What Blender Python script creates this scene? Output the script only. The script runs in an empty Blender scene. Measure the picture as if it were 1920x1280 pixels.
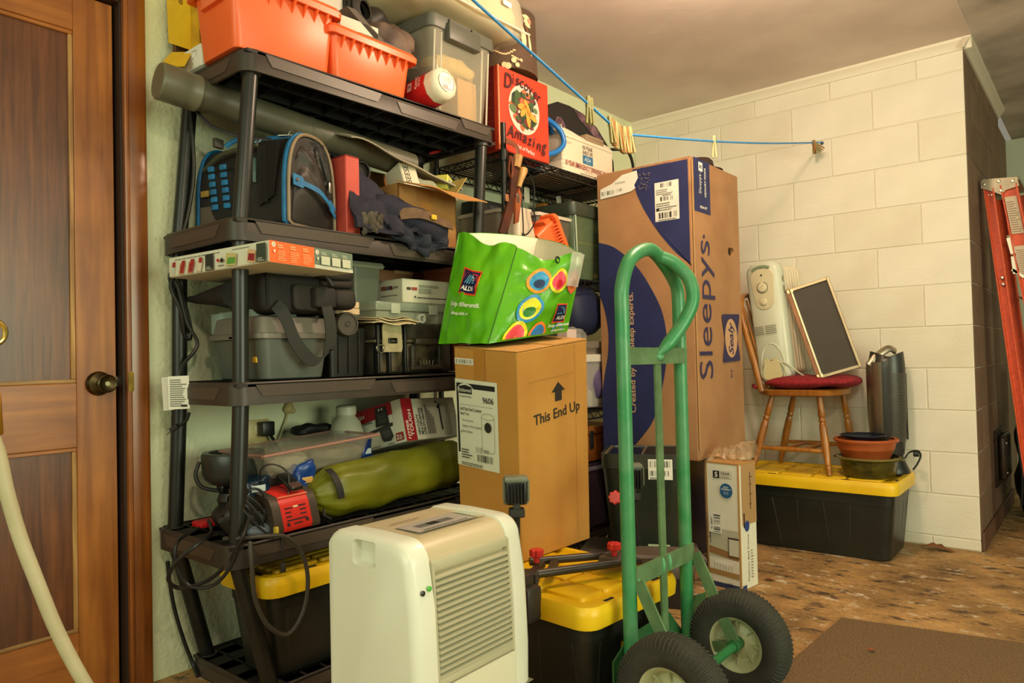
import bpy, bmesh, math, random
from mathutils import Vector, Matrix, noise
rnd = random.Random(11)
SC = bpy.context.scene
COL = SC.collection
PI = math.pi
sin, cos, rad = math.sin, math.cos, math.radians

# ------------------------------------------------------------------ camera
cd = bpy.data.cameras.new('camera'); cam = bpy.data.objects.new('camera', cd); COL.objects.link(cam)
cd.sensor_width = 36.0; cd.lens = 1345.3 / 1920 * 36; cd.clip_start = .05; cd.clip_end = 60
_yw, _pt, _rl = rad(-39.77), rad(1.23), rad(-1.35)
_f = Vector((sin(_yw) * cos(_pt), cos(_yw) * cos(_pt), sin(_pt)))
_r = Vector((cos(_yw), -sin(_yw), 0)); _u = _r.cross(_f)
_R = _r * cos(_rl) + _u * sin(_rl); _U = -_r * sin(_rl) + _u * cos(_rl)
_m = Matrix((_R, _U, -_f)).transposed().to_4x4(); _m.translation = (.491, -4.002, .968)
cam.matrix_world = _m
SC.camera = cam

# ------------------------------------------------------------------ world, lamps, exposure
wd = bpy.data.worlds.new('world'); SC.world = wd; wd.use_nodes = True
wd.node_tree.nodes['Background'].inputs[0].default_value = (1.0, .93, .70, 1)
wd.node_tree.nodes['Background'].inputs[1].default_value = .22

def area(name, loc, to, w, h, e, col, shape='RECTANGLE'):
    l = bpy.data.lights.new(name, 'AREA'); l.shape = shape; l.size = w; l.size_y = h; l.energy = e; l.color = col
    o = bpy.data.objects.new(name, l); COL.objects.link(o); o.location = loc
    o.rotation_euler = (Vector(to) - Vector(loc)).to_track_quat('-Z', 'Y').to_euler(); return o
def bulb(name, loc, e, col, r=.06):
    l = bpy.data.lights.new(name, 'POINT'); l.energy = e; l.color = col; l.shadow_soft_size = r
    o = bpy.data.objects.new(name, l); COL.objects.link(o); o.location = loc; return o
bulb('ceiling_bulb_light', (-.32, -1.75, 2.24), 44, (1, .74, .50), .07)
bulb('near_fill_light', (1.0, -4.0, 2.15), 38, (1, .82, .60), .08)  # unseen warm fill added near the camera to brighten floor and ladder
area('garage_opening_light', (.2, -6.4, 1.9), (-.9, -1.5, 1.0), 2.4, 1.5, 46, (.86, 1, .66))
area('side_opening_light', (3.5, -2.7, 1.3), (-1.2, -2.0, .7), 2.0, 1.6, 84, (.90, 1, .68))
SC.view_settings.view_transform = 'Standard'; SC.view_settings.look = 'None'
SC.view_settings.exposure = 0.18; SC.view_settings.gamma = 1.0; SC.view_settings.use_curve_mapping = False

# ------------------------------------------------------------------ materials
def lin(c):
    return tuple((x / 255 / 12.92 if x / 255 <= .04045 else ((x / 255 + .055) / 1.055) ** 2.4) for x in c[:3]) + (1,)
MC = {}
def M(col, rough=.5, metal=0, c2=None, vs=8, bump=0, bs=80, clear=0, trans=0, stretch=None, coat=0, contrast=.5, detail=4, emit=0):
    """procedural principled material: col/c2 mixed by noise, optional bump; clear = share of see-through plastic"""
    key = (tuple(col), rough, metal, c2, vs, bump, bs, clear, trans, stretch, coat, contrast, detail, emit)
    if key in MC: return MC[key]
    m = bpy.data.materials.new('surface'); m.use_nodes = True; nt = m.node_tree; N = nt.nodes; L = nt.links
    p = N['Principled BSDF']; p.inputs['Base Color'].default_value = lin(col); p.inputs['Roughness'].default_value = rough
    p.inputs['Metallic'].default_value = metal; p.inputs['Coat Weight'].default_value = coat
    tc = N.new('ShaderNodeTexCoord'); src = tc.outputs['Object']
    if stretch:
        mp = N.new('ShaderNodeMapping'); mp.inputs['Scale'].default_value = stretch; L.new(src, mp.inputs[0]); src = mp.outputs[0]
    if c2:
        n = N.new('ShaderNodeTexNoise'); n.inputs['Scale'].default_value = vs; n.inputs['Detail'].default_value = detail; L.new(src, n.inputs['Vector'])
        r = N.new('ShaderNodeValToRGB'); h = .5 * (1 - contrast) * .9
        r.color_ramp.elements[0].position = .28 + h * .3; r.color_ramp.elements[1].position = .72 - h * .3
        r.color_ramp.elements[0].color = lin(col); r.color_ramp.elements[1].color = lin(c2)
        L.new(n.outputs['Fac'], r.inputs[0]); L.new(r.outputs[0], p.inputs['Base Color'])
    if bump:
        n = N.new('ShaderNodeTexNoise'); n.inputs['Scale'].default_value = bs; n.inputs['Detail'].default_value = 3; L.new(src, n.inputs['Vector'])
        b = N.new('ShaderNodeBump'); b.inputs['Strength'].default_value = bump; b.inputs['Distance'].default_value = .004
        L.new(n.outputs['Fac'], b.inputs['Height']); L.new(b.outputs[0], p.inputs['Normal'])
    if trans: p.inputs['Transmission Weight'].default_value = trans
    if emit:
        p.inputs['Emission Color'].default_value = lin(col); p.inputs['Emission Strength'].default_value = emit
    if clear:
        t = N.new('ShaderNodeBsdfTransparent'); x = N.new('ShaderNodeMixShader'); x.inputs[0].default_value = 1 - clear
        L.new(t.outputs[0], x.inputs[1]); L.new(p.outputs[0], x.inputs[2]); L.new(x.outputs[0], N['Material Output'].inputs[0])
    MC[key] = m; return m

def wood(dark, light, rough=.4, axis=2, scale=1.0, coat=.2, dirt=None):
    m = bpy.data.materials.new('wood'); m.use_nodes = True; nt = m.node_tree; N = nt.nodes; L = nt.links; p = N['Principled BSDF']
    tc = N.new('ShaderNodeTexCoord'); mp = N.new('ShaderNodeMapping'); s = [22 * scale] * 3; s[axis] = 1.3 * scale
    mp.inputs['Scale'].default_value = s; L.new(tc.outputs['Object'], mp.inputs[0])
    n = N.new('ShaderNodeTexNoise'); n.inputs['Scale'].default_value = 1.6; n.inputs['Detail'].default_value = 7; n.inputs['Distortion'].default_value = .6
    L.new(mp.outputs[0], n.inputs['Vector'])
    r = N.new('ShaderNodeValToRGB'); r.color_ramp.elements[0].position = .3; r.color_ramp.elements[1].position = .72
    r.color_ramp.elements[0].color = lin(dark); r.color_ramp.elements[1].color = lin(light); L.new(n.outputs['Fac'], r.inputs[0])
    n2 = N.new('ShaderNodeTexNoise'); n2.inputs['Scale'].default_value = 3.2; n2.inputs['Detail'].default_value = 5; L.new(tc.outputs['Object'], n2.inputs['Vector'])
    r2 = N.new('ShaderNodeValToRGB'); r2.color_ramp.elements[0].position = .38; r2.color_ramp.elements[1].position = .66
    r2.color_ramp.elements[0].color = lin(dirt or dark); r2.color_ramp.elements[1].color = (1, 1, 1, 1)
    L.new(n2.outputs['Fac'], r2.inputs[0])
    x = N.new('ShaderNodeMixRGB'); x.blend_type = 'MULTIPLY'; x.inputs[0].default_value = .5; L.new(r.outputs[0], x.inputs[1]); L.new(r2.outputs[0], x.inputs[2])
    L.new(x.outputs[0], p.inputs['Base Color']); p.inputs['Roughness'].default_value = rough; p.inputs['Coat Weight'].default_value = coat; p.inputs['Coat Roughness'].default_value = .3
    b = N.new('ShaderNodeBump'); b.inputs['Strength'].default_value = .12; b.inputs['Distance'].default_value = .002
    L.new(n.outputs['Fac'], b.inputs['Height']); L.new(b.outputs[0], p.inputs['Normal']); return m

# ------------------------------------------------------------------ things
def thing(name, label, cat, loc=(0, 0, 0), rz=0, group=None, rx=0, ry=0):
    o = bpy.data.objects.new(name, None); COL.objects.link(o); o.empty_display_size = .05
    o.matrix_world = Matrix.Translation(loc) @ Matrix.Rotation(rad(rz), 4, 'Z') @ Matrix.Rotation(rad(rx), 4, 'X') @ Matrix.Rotation(rad(ry), 4, 'Y')
    o['label'] = label; o['category'] = cat
    if group: o['group'] = group
    return o
def structure(name, label=None):
    o = bpy.data.objects.new(name, None); COL.objects.link(o); o['kind'] = 'structure'
    if label: o['label'] = label
    return o
def copy_tree(o, parent=None):
    c = o.copy(); COL.objects.link(c)
    if parent: c.parent = parent
    for ch in list(o.children): copy_tree(ch, c)
    return c

class B:
    """collects shapes into one mesh object; w = thing whose location is subtracted (world coordinates in)"""
    def __init__(s, w=None):
        s.v = []; s.f = []; s.off = -w.matrix_world.translation if w is not None else Vector((0, 0, 0))
    def add(s, vs, fs):
        n = len(s.v); s.v += [Vector(v) for v in vs]; s.f += [tuple(i + n for i in f) for f in fs]; return s
    def box(s, lo, hi, bev=0, seg=2, mx=None):
        bm = bmesh.new(); bmesh.ops.create_cube(bm, size=1)
        d = [max(abs(hi[i] - lo[i]), 1e-5) for i in range(3)]; c = [(hi[i] + lo[i]) / 2 for i in range(3)]
        bmesh.ops.scale(bm, vec=d, verts=bm.verts)
        if bev: bmesh.ops.bevel(bm, geom=bm.edges[:], offset=min(bev, min(d) * .49), segments=seg, affect='EDGES', profile=.5)
        bm.verts.index_update()
        vs = [v.co + Vector(c) for v in bm.verts]
        if mx is not None: vs = [mx @ v for v in vs]
        s.add(vs, [[v.index for v in f.verts] for f in bm.faces]); bm.free(); return s
    def obox(s, a, b, w, t, up=(0, 0, 1), bev=0):
        """flat bar from a to b: width w across, thickness t along up"""
        a, b = Vector(a), Vector(b); z = (b - a); ln = z.length; z = z / ln; u = Vector(up); x = u.cross(z)
        if x.length < 1e-5: x = Vector((1, 0, 0)).cross(z)
        x.normalize(); y = z.cross(x)
        mx = Matrix((x, y, z)).transposed().to_4x4(); mx.translation = a
        return s.box((-w / 2, -t / 2, 0), (w / 2, t / 2, ln), bev, 1, mx)
    def tube(s, pts, r, n=8, closed=False, flat=None):
        pts = [Vector(p) for p in pts]; k = len(pts); rs = r if isinstance(r, (list, tuple)) else [r] * k
        up = None; rings = []
        for i, p in enumerate(pts):
            a = pts[(i - 1) % k] if (closed or i) else p; b = pts[(i + 1) % k] if (closed or i < k - 1) else p
            t = (b - a)
            t = t.normalized() if t.length > 1e-9 else Vector((0, 0, 1))
            if up is None:
                up = Vector((0, 0, 1)) if abs(t.z) < .9 else Vector((1, 0, 0))
            x = (up - t * up.dot(t)); x = x.normalized() if x.length > 1e-6 else t.orthogonal().normalized()
            y = t.cross(x); up = x; fl = flat or 1
            rings.append([p + (x * cos(2 * PI * j / n) + y * sin(2 * PI * j / n) * fl) * rs[i] for j in range(n)])
        return s.loft(rings, closed=closed)
    def loft(s, rings, closed=False, cap=(True, True)):
        n = len(rings[0]); k = len(rings); vs = [v for r in rings for v in r]; fs = []
        for i in range(k if closed else k - 1):
            a, b = i * n, ((i + 1) % k) * n
            for j in range(n): fs.append((a + j, a + (j + 1) % n, b + (j + 1) % n, b + j))
        if not closed:
            if cap[0]: fs.append(tuple(range(n))[::-1])
            if cap[1]: fs.append(tuple((k - 1) * n + j for j in range(n)))
        return s.add(vs, fs)
    def lathe(s, prof, n=24, c=(0, 0, 0), ax=None):
        """prof: (radius, height); ax: direction of the axis"""
        q = Vector(ax or (0, 0, 1)).to_track_quat('Z', 'Y'); c = Vector(c)
        return s.loft([[c + q @ Vector((max(r, 1e-4) * cos(2 * PI * j / n), max(r, 1e-4) * sin(2 * PI * j / n), h)) for j in range(n)] for r, h in prof], cap=(prof[0][0] < .001, prof[-1][0] < .001))
    def prism(s, poly, o, u, v, d):
        """polygon in the plane o+u*x+v*y, extruded by vector d"""
        o, u, v, d = Vector(o), Vector(u), Vector(v), Vector(d); a = [o + u * x + v * y for x, y in poly]
        n = len(a); vs = a + [p + d for p in a]
        fs = [tuple(range(n))[::-1], tuple(range(n, 2 * n))] + [(i, (i + 1) % n, n + (i + 1) % n, n + i) for i in range(n)]
        return s.add(vs, fs)
    def grid(s, fn, nu, nv, thick=0):
        vs = [fn(i / nu, j / nv) for i in range(nu + 1) for j in range(nv + 1)]; w = nv + 1
        fs = [(i * w + j, (i + 1) * w + j, (i + 1) * w + j + 1, i * w + j + 1) for i in range(nu) for j in range(nv)]
        if thick:
            n = len(vs); vv = [Vector(v) for v in vs]; nr = []
            for i in range(nu + 1):
                for j in range(nv + 1):
                    a = vv[min(i + 1, nu) * w + j] - vv[max(i - 1, 0) * w + j]; b = vv[i * w + min(j + 1, nv)] - vv[i * w + max(j - 1, 0)]
                    q = a.cross(b); nr.append(q.normalized() if q.length > 1e-9 else Vector((0, 0, 1)))
            vs = vv + [vv[i] - nr[i] * thick for i in range(n)]
            fs = fs + [tuple(n + k for k in f)[::-1] for f in fs]
            bd = [i * w for i in range(nu + 1)] + [nu * w + j for j in range(1, nv + 1)] + [i * w + nv for i in range(nu - 1, -1, -1)] + [j for j in range(nv - 1, 0, -1)]
            for a, b in zip(bd, bd[1:] + bd[:1]): fs.append((b, a, n + a, n + b))
        return s.add(vs, fs)
    def lump(s, c, r, amp=.0, fq=4, p=2.0, n=20, seed=0, mx=None):
        """soft lump: superellipsoid with folds"""
        rings = []
        def sp(x): return math.copysign(abs(x) ** (2 / p), x)
        for i in range(1, n):
            th = -PI / 2 + PI * i / n; ring = []
            for j in range(2 * n):
                ph = 2 * PI * j / (2 * n); v = Vector((sp(cos(th)) * sp(cos(ph)) * r[0], sp(cos(th)) * sp(sin(ph)) * r[1], sp(sin(th)) * r[2]))
                if amp:
                    d = v.normalized(); v += d * amp * (noise.noise(v * fq + Vector((seed, seed * 2, 0))) + .5 * noise.noise(v * fq * 2.3 + Vector((seed, 9, seed))))
                if mx is not None: v = mx @ v
                ring.append(v + Vector(c))
            rings.append(ring)
        return s.loft(rings)
    def each(s, name, m, parent=None, smooth=35):
        """every separate piece as an object of its own"""
        g = list(range(len(s.v)))
        def root(i):
            while g[i] != i: g[i] = g[g[i]]; i = g[i]
            return i
        for f in s.f:
            for i in f[1:]: g[root(i)] = root(f[0])
        parts = {}
        for f in s.f: parts.setdefault(root(f[0]), []).append(f)
        out = []
        for fs in parts.values():
            ix = sorted({i for f in fs for i in f}); mp = {i: k for k, i in enumerate(ix)}; b = B(); b.off = s.off
            b.v = [s.v[i] for i in ix]; b.f = [tuple(mp[i] for i in f) for f in fs]; out.append(b.build(name, m, parent, smooth))
        return out
    def build(s, name, m, parent=None, smooth=35, kind=None, label=None, pos=None):
        me = bpy.data.meshes.new(name); me.from_pydata([v + s.off for v in s.v], [], s.f)
        bm = bmesh.new(); bm.from_mesh(me); bmesh.ops.recalc_face_normals(bm, faces=bm.faces); bm.to_mesh(me); bm.free()
        me.materials.append(m)
        if smooth:
            me.polygons.foreach_set('use_smooth', [True] * len(me.polygons)); me.set_sharp_from_angle(angle=rad(smooth))
        o = bpy.data.objects.new(name, me); COL.objects.link(o)
        if parent: o.parent = parent
        if pos: o.location = pos
        if kind: o['kind'] = kind
        if label: o['label'] = label
        return o

def solo(o, label, cat, group=None):
    o['label'] = label; o['category'] = cat
    if group: o['group'] = group
    return o
def single(b, name, m, label, cat, c, group=None, smooth=35):
    """a thing that is one mesh, with its origin at c"""
    b.off = -Vector(c); o = b.build(name, m, smooth=smooth); o.location = c; return solo(o, label, cat, group)

def rrect(cx, cy, w, d, r, n=4):
    pts = []
    r = min(r, w / 2 - 1e-4, d / 2 - 1e-4)
    for qx, qy, a0 in ((1, 1, 0), (-1, 1, 90), (-1, -1, 180), (1, -1, 270)):
        for i in range(n + 1):
            a = rad(a0 + 90 * i / n); pts.append((cx + qx * (w / 2 - r) + r * cos(a), cy + qy * (d / 2 - r) + r * sin(a)))
    return pts
def rr3(cx, cy, w, d, r, z, n=4): return [Vector((x, y, z)) for x, y in rrect(cx, cy, w, d, r, n)]
def spline(pts, n=8, closed=False):
    P = [Vector(p) for p in pts]; k = len(P); out = []
    for i in range(k if closed else k - 1):
        g = (lambda q: P[q % k]) if closed else (lambda q: P[max(0, min(k - 1, q))])
        a, b, c, d = g(i - 1), g(i), g(i + 1), g(i + 2)
        for j in range(n):
            t = j / n; out.append(.5 * ((2 * b) + (c - a) * t + (2 * a - 5 * b + 4 * c - d) * t * t + (3 * b - a - 3 * c + d) * t ** 3))
    if not closed: out.append(P[-1])
    return out
def cut(o, cutter):
    """carve the shape in cutter out of mesh object o"""
    me = bpy.data.meshes.new('c'); me.from_pydata([v + cutter.off for v in cutter.v], [], cutter.f)
    bm = bmesh.new(); bm.from_mesh(me); bmesh.ops.recalc_face_normals(bm, faces=bm.faces); bm.to_mesh(me); bm.free()
    c = bpy.data.objects.new('c', me); COL.objects.link(c)
    if o.parent: c.parent = o.parent
    md = o.modifiers.new('b', 'BOOLEAN'); md.object = c; md.operation = 'DIFFERENCE'; md.solver = 'EXACT'
    dg = bpy.context.evaluated_depsgraph_get(); dg.update()
    nm = bpy.data.meshes.new_from_object(o.evaluated_get(dg)); o.modifiers.clear(); old = o.data; o.data = nm
    bpy.data.objects.remove(c); bpy.data.meshes.remove(me)
    nm.polygons.foreach_set('use_smooth', [True] * len(nm.polygons)); nm.set_sharp_from_angle(angle=rad(35)); return o

TXC = {}
def glyphs(t, bold=0, shear=0):
    k = (t, bold, shear)
    if k not in TXC:
        c = bpy.data.curves.new('t', 'FONT'); c.body = t; c.offset = bold; c.shear = shear; c.resolution_u = 3
        o = bpy.data.objects.new('t', c); m = o.to_mesh()
        TXC[k] = ([tuple(v.co[:2]) for v in m.vertices], [tuple(p.vertices) for p in m.polygons])
        o.to_mesh_clear(); bpy.data.objects.remove(o); bpy.data.curves.remove(c)
    return TXC[k]

class Face:
    """flat print on a face: origin o, axes u and v"""
    def __init__(s, par, o, u, v, w=None):
        s.par = par; s.o = Vector(o); s.u = Vector(u).normalized(); s.v = Vector(v).normalized(); s.n = s.u.cross(s.v); s.k = 0; s.w = w
    def pt(s, x, y, l): return s.o + s.u * x + s.v * y + s.n * l
    def lift(s):
        s.k += 1; return .0006 + .0003 * s.k
    def put(s, vs, fs, m, name):
        b = B(s.w); l = s.lift(); b.add([s.pt(x, y, l) for x, y in vs], fs)
        me_o = b.build(name, m, s.par, smooth=0)
        return me_o
    def poly(s, pts, m, name='printed_patch'): return s.put(pts, [tuple(range(len(pts)))], m, name)
    def quad(s, x, y, w, h, m, name='printed_patch'): return s.poly([(x, y), (x + w, y), (x + w, y + h), (x, y + h)], m, name)
    def ell(s, cx, cy, rx, ry, m, name='printed_disc', n=28): return s.poly([(cx + rx * cos(2 * PI * i / n), cy + ry * sin(2 * PI * i / n)) for i in range(n)], m, name)
    def quads(s, rs, m, name='small_print'):
        vs = []; fs = []
        for x, y, w, h in rs:
            n = len(vs); vs += [(x, y), (x + w, y), (x + w, y + h), (x, y + h)]; fs.append((n, n + 1, n + 2, n + 3))
        return s.put(vs, fs, m, name)
    def lines(s, x, y, w, h, n, m, fill=.45, seed=1):
        """n rows of print too small to read"""
        r = random.Random(seed); rs = []
        for i in range(n):
            yy = y + h - (i + 1) * h / n; xx = x; end = x + w * (r.uniform(.6, 1) if n > 1 else 1)
            while xx < end:
                d = min(r.uniform(.04, .13) * w, end - xx); rs.append((xx, yy, d * .85, h / n * fill)); xx += d
        return s.quads(rs, m)
    def bars(s, x, y, w, h, m, n=26, seed=2, tall=True):
        r = random.Random(seed); xs = sorted(r.random() for _ in range(n)); rs = []
        for a in xs:
            t = r.choice((.008, .014, .02))
            rs.append((x + a * w * .97, y, w * t, h) if tall else (x, y + a * h * .97, w, h * t))
        return s.quads(rs, m, 'barcode')
    def text(s, t, x, y, w, h, m, turn=0, bold=.0, shear=0, fit='both', name='lettering'):
        """lettering fitted to width w and height h; turn = 90 reads upwards"""
        vs, fs = glyphs(t, bold, shear)
        x0 = min(v[0] for v in vs); x1 = max(v[0] for v in vs); y0 = min(v[1] for v in vs); y1 = max(v[1] for v in vs)
        sx = w / (x1 - x0); sy = h / (y1 - y0)
        q = [((a - x0) * sx, (b - y0) * sy) for a, b in vs]
        if turn == 90: q = [(h - b, a) for a, b in q]
        elif turn: q = [(a * cos(rad(turn)) - b * sin(rad(turn)), a * sin(rad(turn)) + b * cos(rad(turn))) for a, b in q]
        return s.put([(x + a, y + b) for a, b in q], fs, m, name)

# common colours
BLK = (22, 22, 21); WHT = (236, 232, 222); INK = M((24, 23, 24), .7); PAPER = M((228, 226, 214), .7)
CARD = M((178, 130, 72), .85, c2=(160, 114, 60), vs=5, bump=.12, bs=140, contrast=.4)
CARD2 = M((172, 128, 88), .85, c2=(158, 114, 76), vs=5, bump=.1, bs=140, contrast=.4)
NAVY = M((36, 44, 98), .65, c2=(30, 37, 84), vs=9)
BLKP = M((20, 21, 20), .38, c2=(27, 27, 26), vs=20); BLKR = M((13, 13, 13), .6)
YEL = M((232, 190, 22), .42, c2=(218, 172, 18), vs=6)
RACKB = M((58, 49, 42), .45, c2=(49, 42, 36), vs=12)
STEEL = M((170, 166, 156), .3, 1); BRASS = M((150, 116, 48), .32, 1, c2=(112, 88, 44), vs=30)
WALLC = M((232, 226, 210), .75, c2=(222, 215, 198), vs=3, bump=.35, bs=55, contrast=.4)
REDP = M((190, 34, 30), .4)
ORG = M((244, 110, 54), .35, c2=(238, 102, 48), vs=5)
CLEAR = M((220, 222, 210), .12, clear=.72); CLEARG = M((150, 160, 140), .15, clear=.55)
# ------------------------------------------------------------------ setting
def floor_mat():
    m = bpy.data.materials.new('old_concrete'); m.use_nodes = True; nt = m.node_tree; N = nt.nodes; L = nt.links; p = N['Principled BSDF']
    tc = N.new('ShaderNodeTexCoord')
    def nz(scale, det, rough, a, b, ca, cb, st=(1, 1, 1)):
        mp = N.new('ShaderNodeMapping'); mp.inputs['Scale'].default_value = st; L.new(tc.outputs['Object'], mp.inputs[0])
        n = N.new('ShaderNodeTexNoise'); n.inputs['Scale'].default_value = scale; n.inputs['Detail'].default_value = det; n.inputs['Roughness'].default_value = rough; L.new(mp.outputs[0], n.inputs['Vector'])
        r = N.new('ShaderNodeValToRGB'); r.color_ramp.elements[0].position = a; r.color_ramp.elements[1].position = b
        r.color_ramp.elements[0].color = ca; r.color_ramp.elements[1].color = cb; L.new(n.outputs['Fac'], r.inputs[0]); return n, r
    _, base = nz(3.0, 7, .6, .36, .64, lin((140, 106, 62)), lin((206, 162, 102)))
    _, stain = nz(6.5, 9, .7, .53, .62, (0, 0, 0, 1), (1, 1, 1, 1), (1, 2.2, 1))
    _, flake = nz(9.0, 10, .75, .565, .61, (0, 0, 0, 1), (1, 1, 1, 1), (1, 1.7, 1))
    nb, speck = nz(60, 4, .6, .35, .7, (.62, .62, .62, 1), (1, 1, 1, 1))
    a = N.new('ShaderNodeMixRGB'); L.new(stain.outputs[0], a.inputs[0]); L.new(base.outputs[0], a.inputs[1]); a.inputs[2].default_value = lin((82, 62, 46))
    b = N.new('ShaderNodeMixRGB'); L.new(flake.outputs[0], b.inputs[0]); L.new(a.outputs[0], b.inputs[1]); b.inputs[2].default_value = lin((214, 198, 172))
    c = N.new('ShaderNodeMixRGB'); c.blend_type = 'MULTIPLY'; c.inputs[0].default_value = .8; L.new(b.outputs[0], c.inputs[1]); L.new(speck.outputs[0], c.inputs[2])
    L.new(c.outputs[0], p.inputs['Base Color']); p.inputs['Roughness'].default_value = .8
    bp = N.new('ShaderNodeBump'); bp.inputs['Strength'].default_value = .4; bp.inputs['Distance'].default_value = .004; L.new(nb.outputs['Fac'], bp.inputs['Height']); L.new(bp.outputs[0], p.inputs['Normal'])
    return m
FL = B().box((-2.2, -7, -.12), (4, 4, 0)).build('floor', floor_mat(), kind='structure', smooth=0)
FL['label'] = 'brown stained concrete garage floor with flaking pale paint'
CEILM = M((228, 212, 204), .85, c2=(212, 196, 188), vs=2.2, bump=.25, bs=22, detail=7, contrast=.3)
B().box((-2.2, -4.6, 2.43), (.04, .2, 2.55)).build('ceiling', CEILM, kind='structure', smooth=0)
B().box((.0, -4.6, 2.432), (3.4, 3, 2.55)).build('ceiling', M((214, 202, 194), .85, c2=(160, 150, 140), vs=3, bump=.2, bs=20), kind='structure', smooth=0)
PLAST = M((226, 230, 196), .8, c2=(214, 220, 182), vs=4, bump=.8, bs=70, contrast=.5)
XW = -1.79
b = B(); b.box((XW - .16, -3.078, 0), (XW, .02, 2.43)); b.box((XW - .16, -3.94, 2.09), (XW, -3.078, 2.43)); b.box((XW - .16, -5.2, 0), (XW, -3.94, 2.43))
wl = b.build('wall_left', PLAST, kind='structure', smooth=0)
wl['label'] = 'rough plastered cream wall behind the shelving'

# block wall facing the room, and its return: every block a piece
wb = B().box((XW - .02, .004, 0), (-.003, .2, 2.43)).build('wall_back', M((222, 214, 196), .8, bump=.3, bs=60), kind='structure', smooth=0)
wb['label'] = 'cream painted concrete block wall'
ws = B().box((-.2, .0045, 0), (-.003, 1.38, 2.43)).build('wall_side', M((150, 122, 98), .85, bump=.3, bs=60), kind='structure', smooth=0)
ws['label'] = 'dark tan return of the block wall'
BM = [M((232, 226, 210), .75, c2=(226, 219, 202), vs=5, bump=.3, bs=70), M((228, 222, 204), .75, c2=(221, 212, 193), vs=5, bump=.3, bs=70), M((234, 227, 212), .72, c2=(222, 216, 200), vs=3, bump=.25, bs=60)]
SM = [M((118, 92, 72), .85, c2=(106, 82, 63), vs=5, bump=.3, bs=70), M((124, 98, 76), .85, c2=(112, 86, 66), vs=5, bump=.3, bs=70)]  # blocks of the return, a darker tan than the facing wall
H = .2032; J = .0028
protos = {}
def block(wall, w, h, axis, mats, pos):
    k = (round(w, 3), round(h, 3), axis, rnd.randrange(len(mats)))
    if k not in protos:
        bb = B()
        if axis == 'x': bb.box((J, -.0, J), (w - J, .02, h - J), .0025, 1)
        else: bb.box((-.02, J, J), (.0, w - J, h - J), .0025, 1)
        o = bb.build('concrete_block', mats[k[3]], wall)
        protos[k] = o
    else:
        o = protos[k].copy(); COL.objects.link(o); o.parent = wall
    o.location = (pos[0] + rnd.uniform(0, .0012) * (axis == 'y'), pos[1] + rnd.uniform(-.0012, 0) * (axis == 'x'), pos[2])
rows = [(.0, .051)] + [(.051 + H * i, H) for i in range(11)] + [(.051 + H * 11, 2.43 - .051 - H * 11)]
for i, (z, h) in enumerate(rows):
    # joints step half a block from course to course
    xs = [0.0]; x = -H if i % 2 == 1 else -2 * H
    x = -H if i % 2 == 0 else -2 * H
    while x > XW: xs.append(x); x -= 2 * H
    xs.append(XW)
    for a, c in zip(xs[1:], xs[:-1]):
        if c - a > .02: block(wb, c - a, h, 'x', BM, (a, 0, z))
    ys = [0.0]; y = 2 * H if i % 2 == 0 else H
    while y < 1.36: ys.append(y); y += 2 * H
    ys.append(1.38)
    for a, c in zip(ys[:-1], ys[1:]):
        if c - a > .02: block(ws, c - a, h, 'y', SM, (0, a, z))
# cornices
WT = M((232, 224, 206), .6)
prof = [(0, 0), (0, -.052), (-.008, -.05), (-.012, -.038), (-.026, -.02), (-.034, -.014), (-.038, 0)]
t = B(); t.loft([[Vector((x, a + .0, 2.432 + z)) for a, z in prof] for x in (XW, .036)])
t.build('trim_1', WT, kind='structure')['label'] = 'cream cornice along the top of the block wall'
t = B(); t.loft([[Vector((-a, y, 2.432 + z)) for a, z in prof] for y in (-.036, 1.38)])
t.build('trim_2', M((206, 192, 172), .6), kind='structure')['label'] = 'cornice along the top of the wall return'
B().box((0, .01, 0), (.012, 1.38, .085), .003, 1).build('baseboard_side', M((104, 70, 50), .6, c2=(86, 58, 42), vs=12), kind='structure')
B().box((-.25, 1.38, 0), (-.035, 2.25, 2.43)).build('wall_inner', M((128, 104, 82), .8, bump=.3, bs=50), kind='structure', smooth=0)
B().box((-.25, 2.2, 0), (3.4, 2.35, 2.43)).build('wall_far', M((206, 212, 190), .8, bump=.3, bs=50), kind='structure', smooth=0)

# door with two flush panels
WD = wood((148, 82, 26), (196, 122, 48), .38, 2, 1.0, .3, (150, 118, 88)); WDH = wood((146, 82, 28), (194, 120, 48), .38, 1, 1.0, .3, (150, 118, 88))
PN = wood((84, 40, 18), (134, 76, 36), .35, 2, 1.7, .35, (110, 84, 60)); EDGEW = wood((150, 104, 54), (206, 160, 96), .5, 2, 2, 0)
EDGEH = wood((140, 100, 56), (200, 158, 100), .5, 1, 2, 0)
d = structure('door_1', 'worn orange-brown wooden panel door'); y1, y0 = -3.1, -3.93; xf = -1.82
def P(name, lo, hi, m, bev=.002): return B().box(lo, hi, bev, 1).build(name, m, d)
P('stile', (xf - .035, y1 - .108, .012), (xf, y1, 2.07), WD); P('stile', (xf - .035, y0, .012), (xf, y0 + .108, 2.07), WD)
for z0, z1 in ((.012, .202), (.735, .922), (1.958, 2.07)): P('rail', (xf - .034, y0 + .108, z0), (xf - .0005, y1 - .108, z1), WDH)
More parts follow.
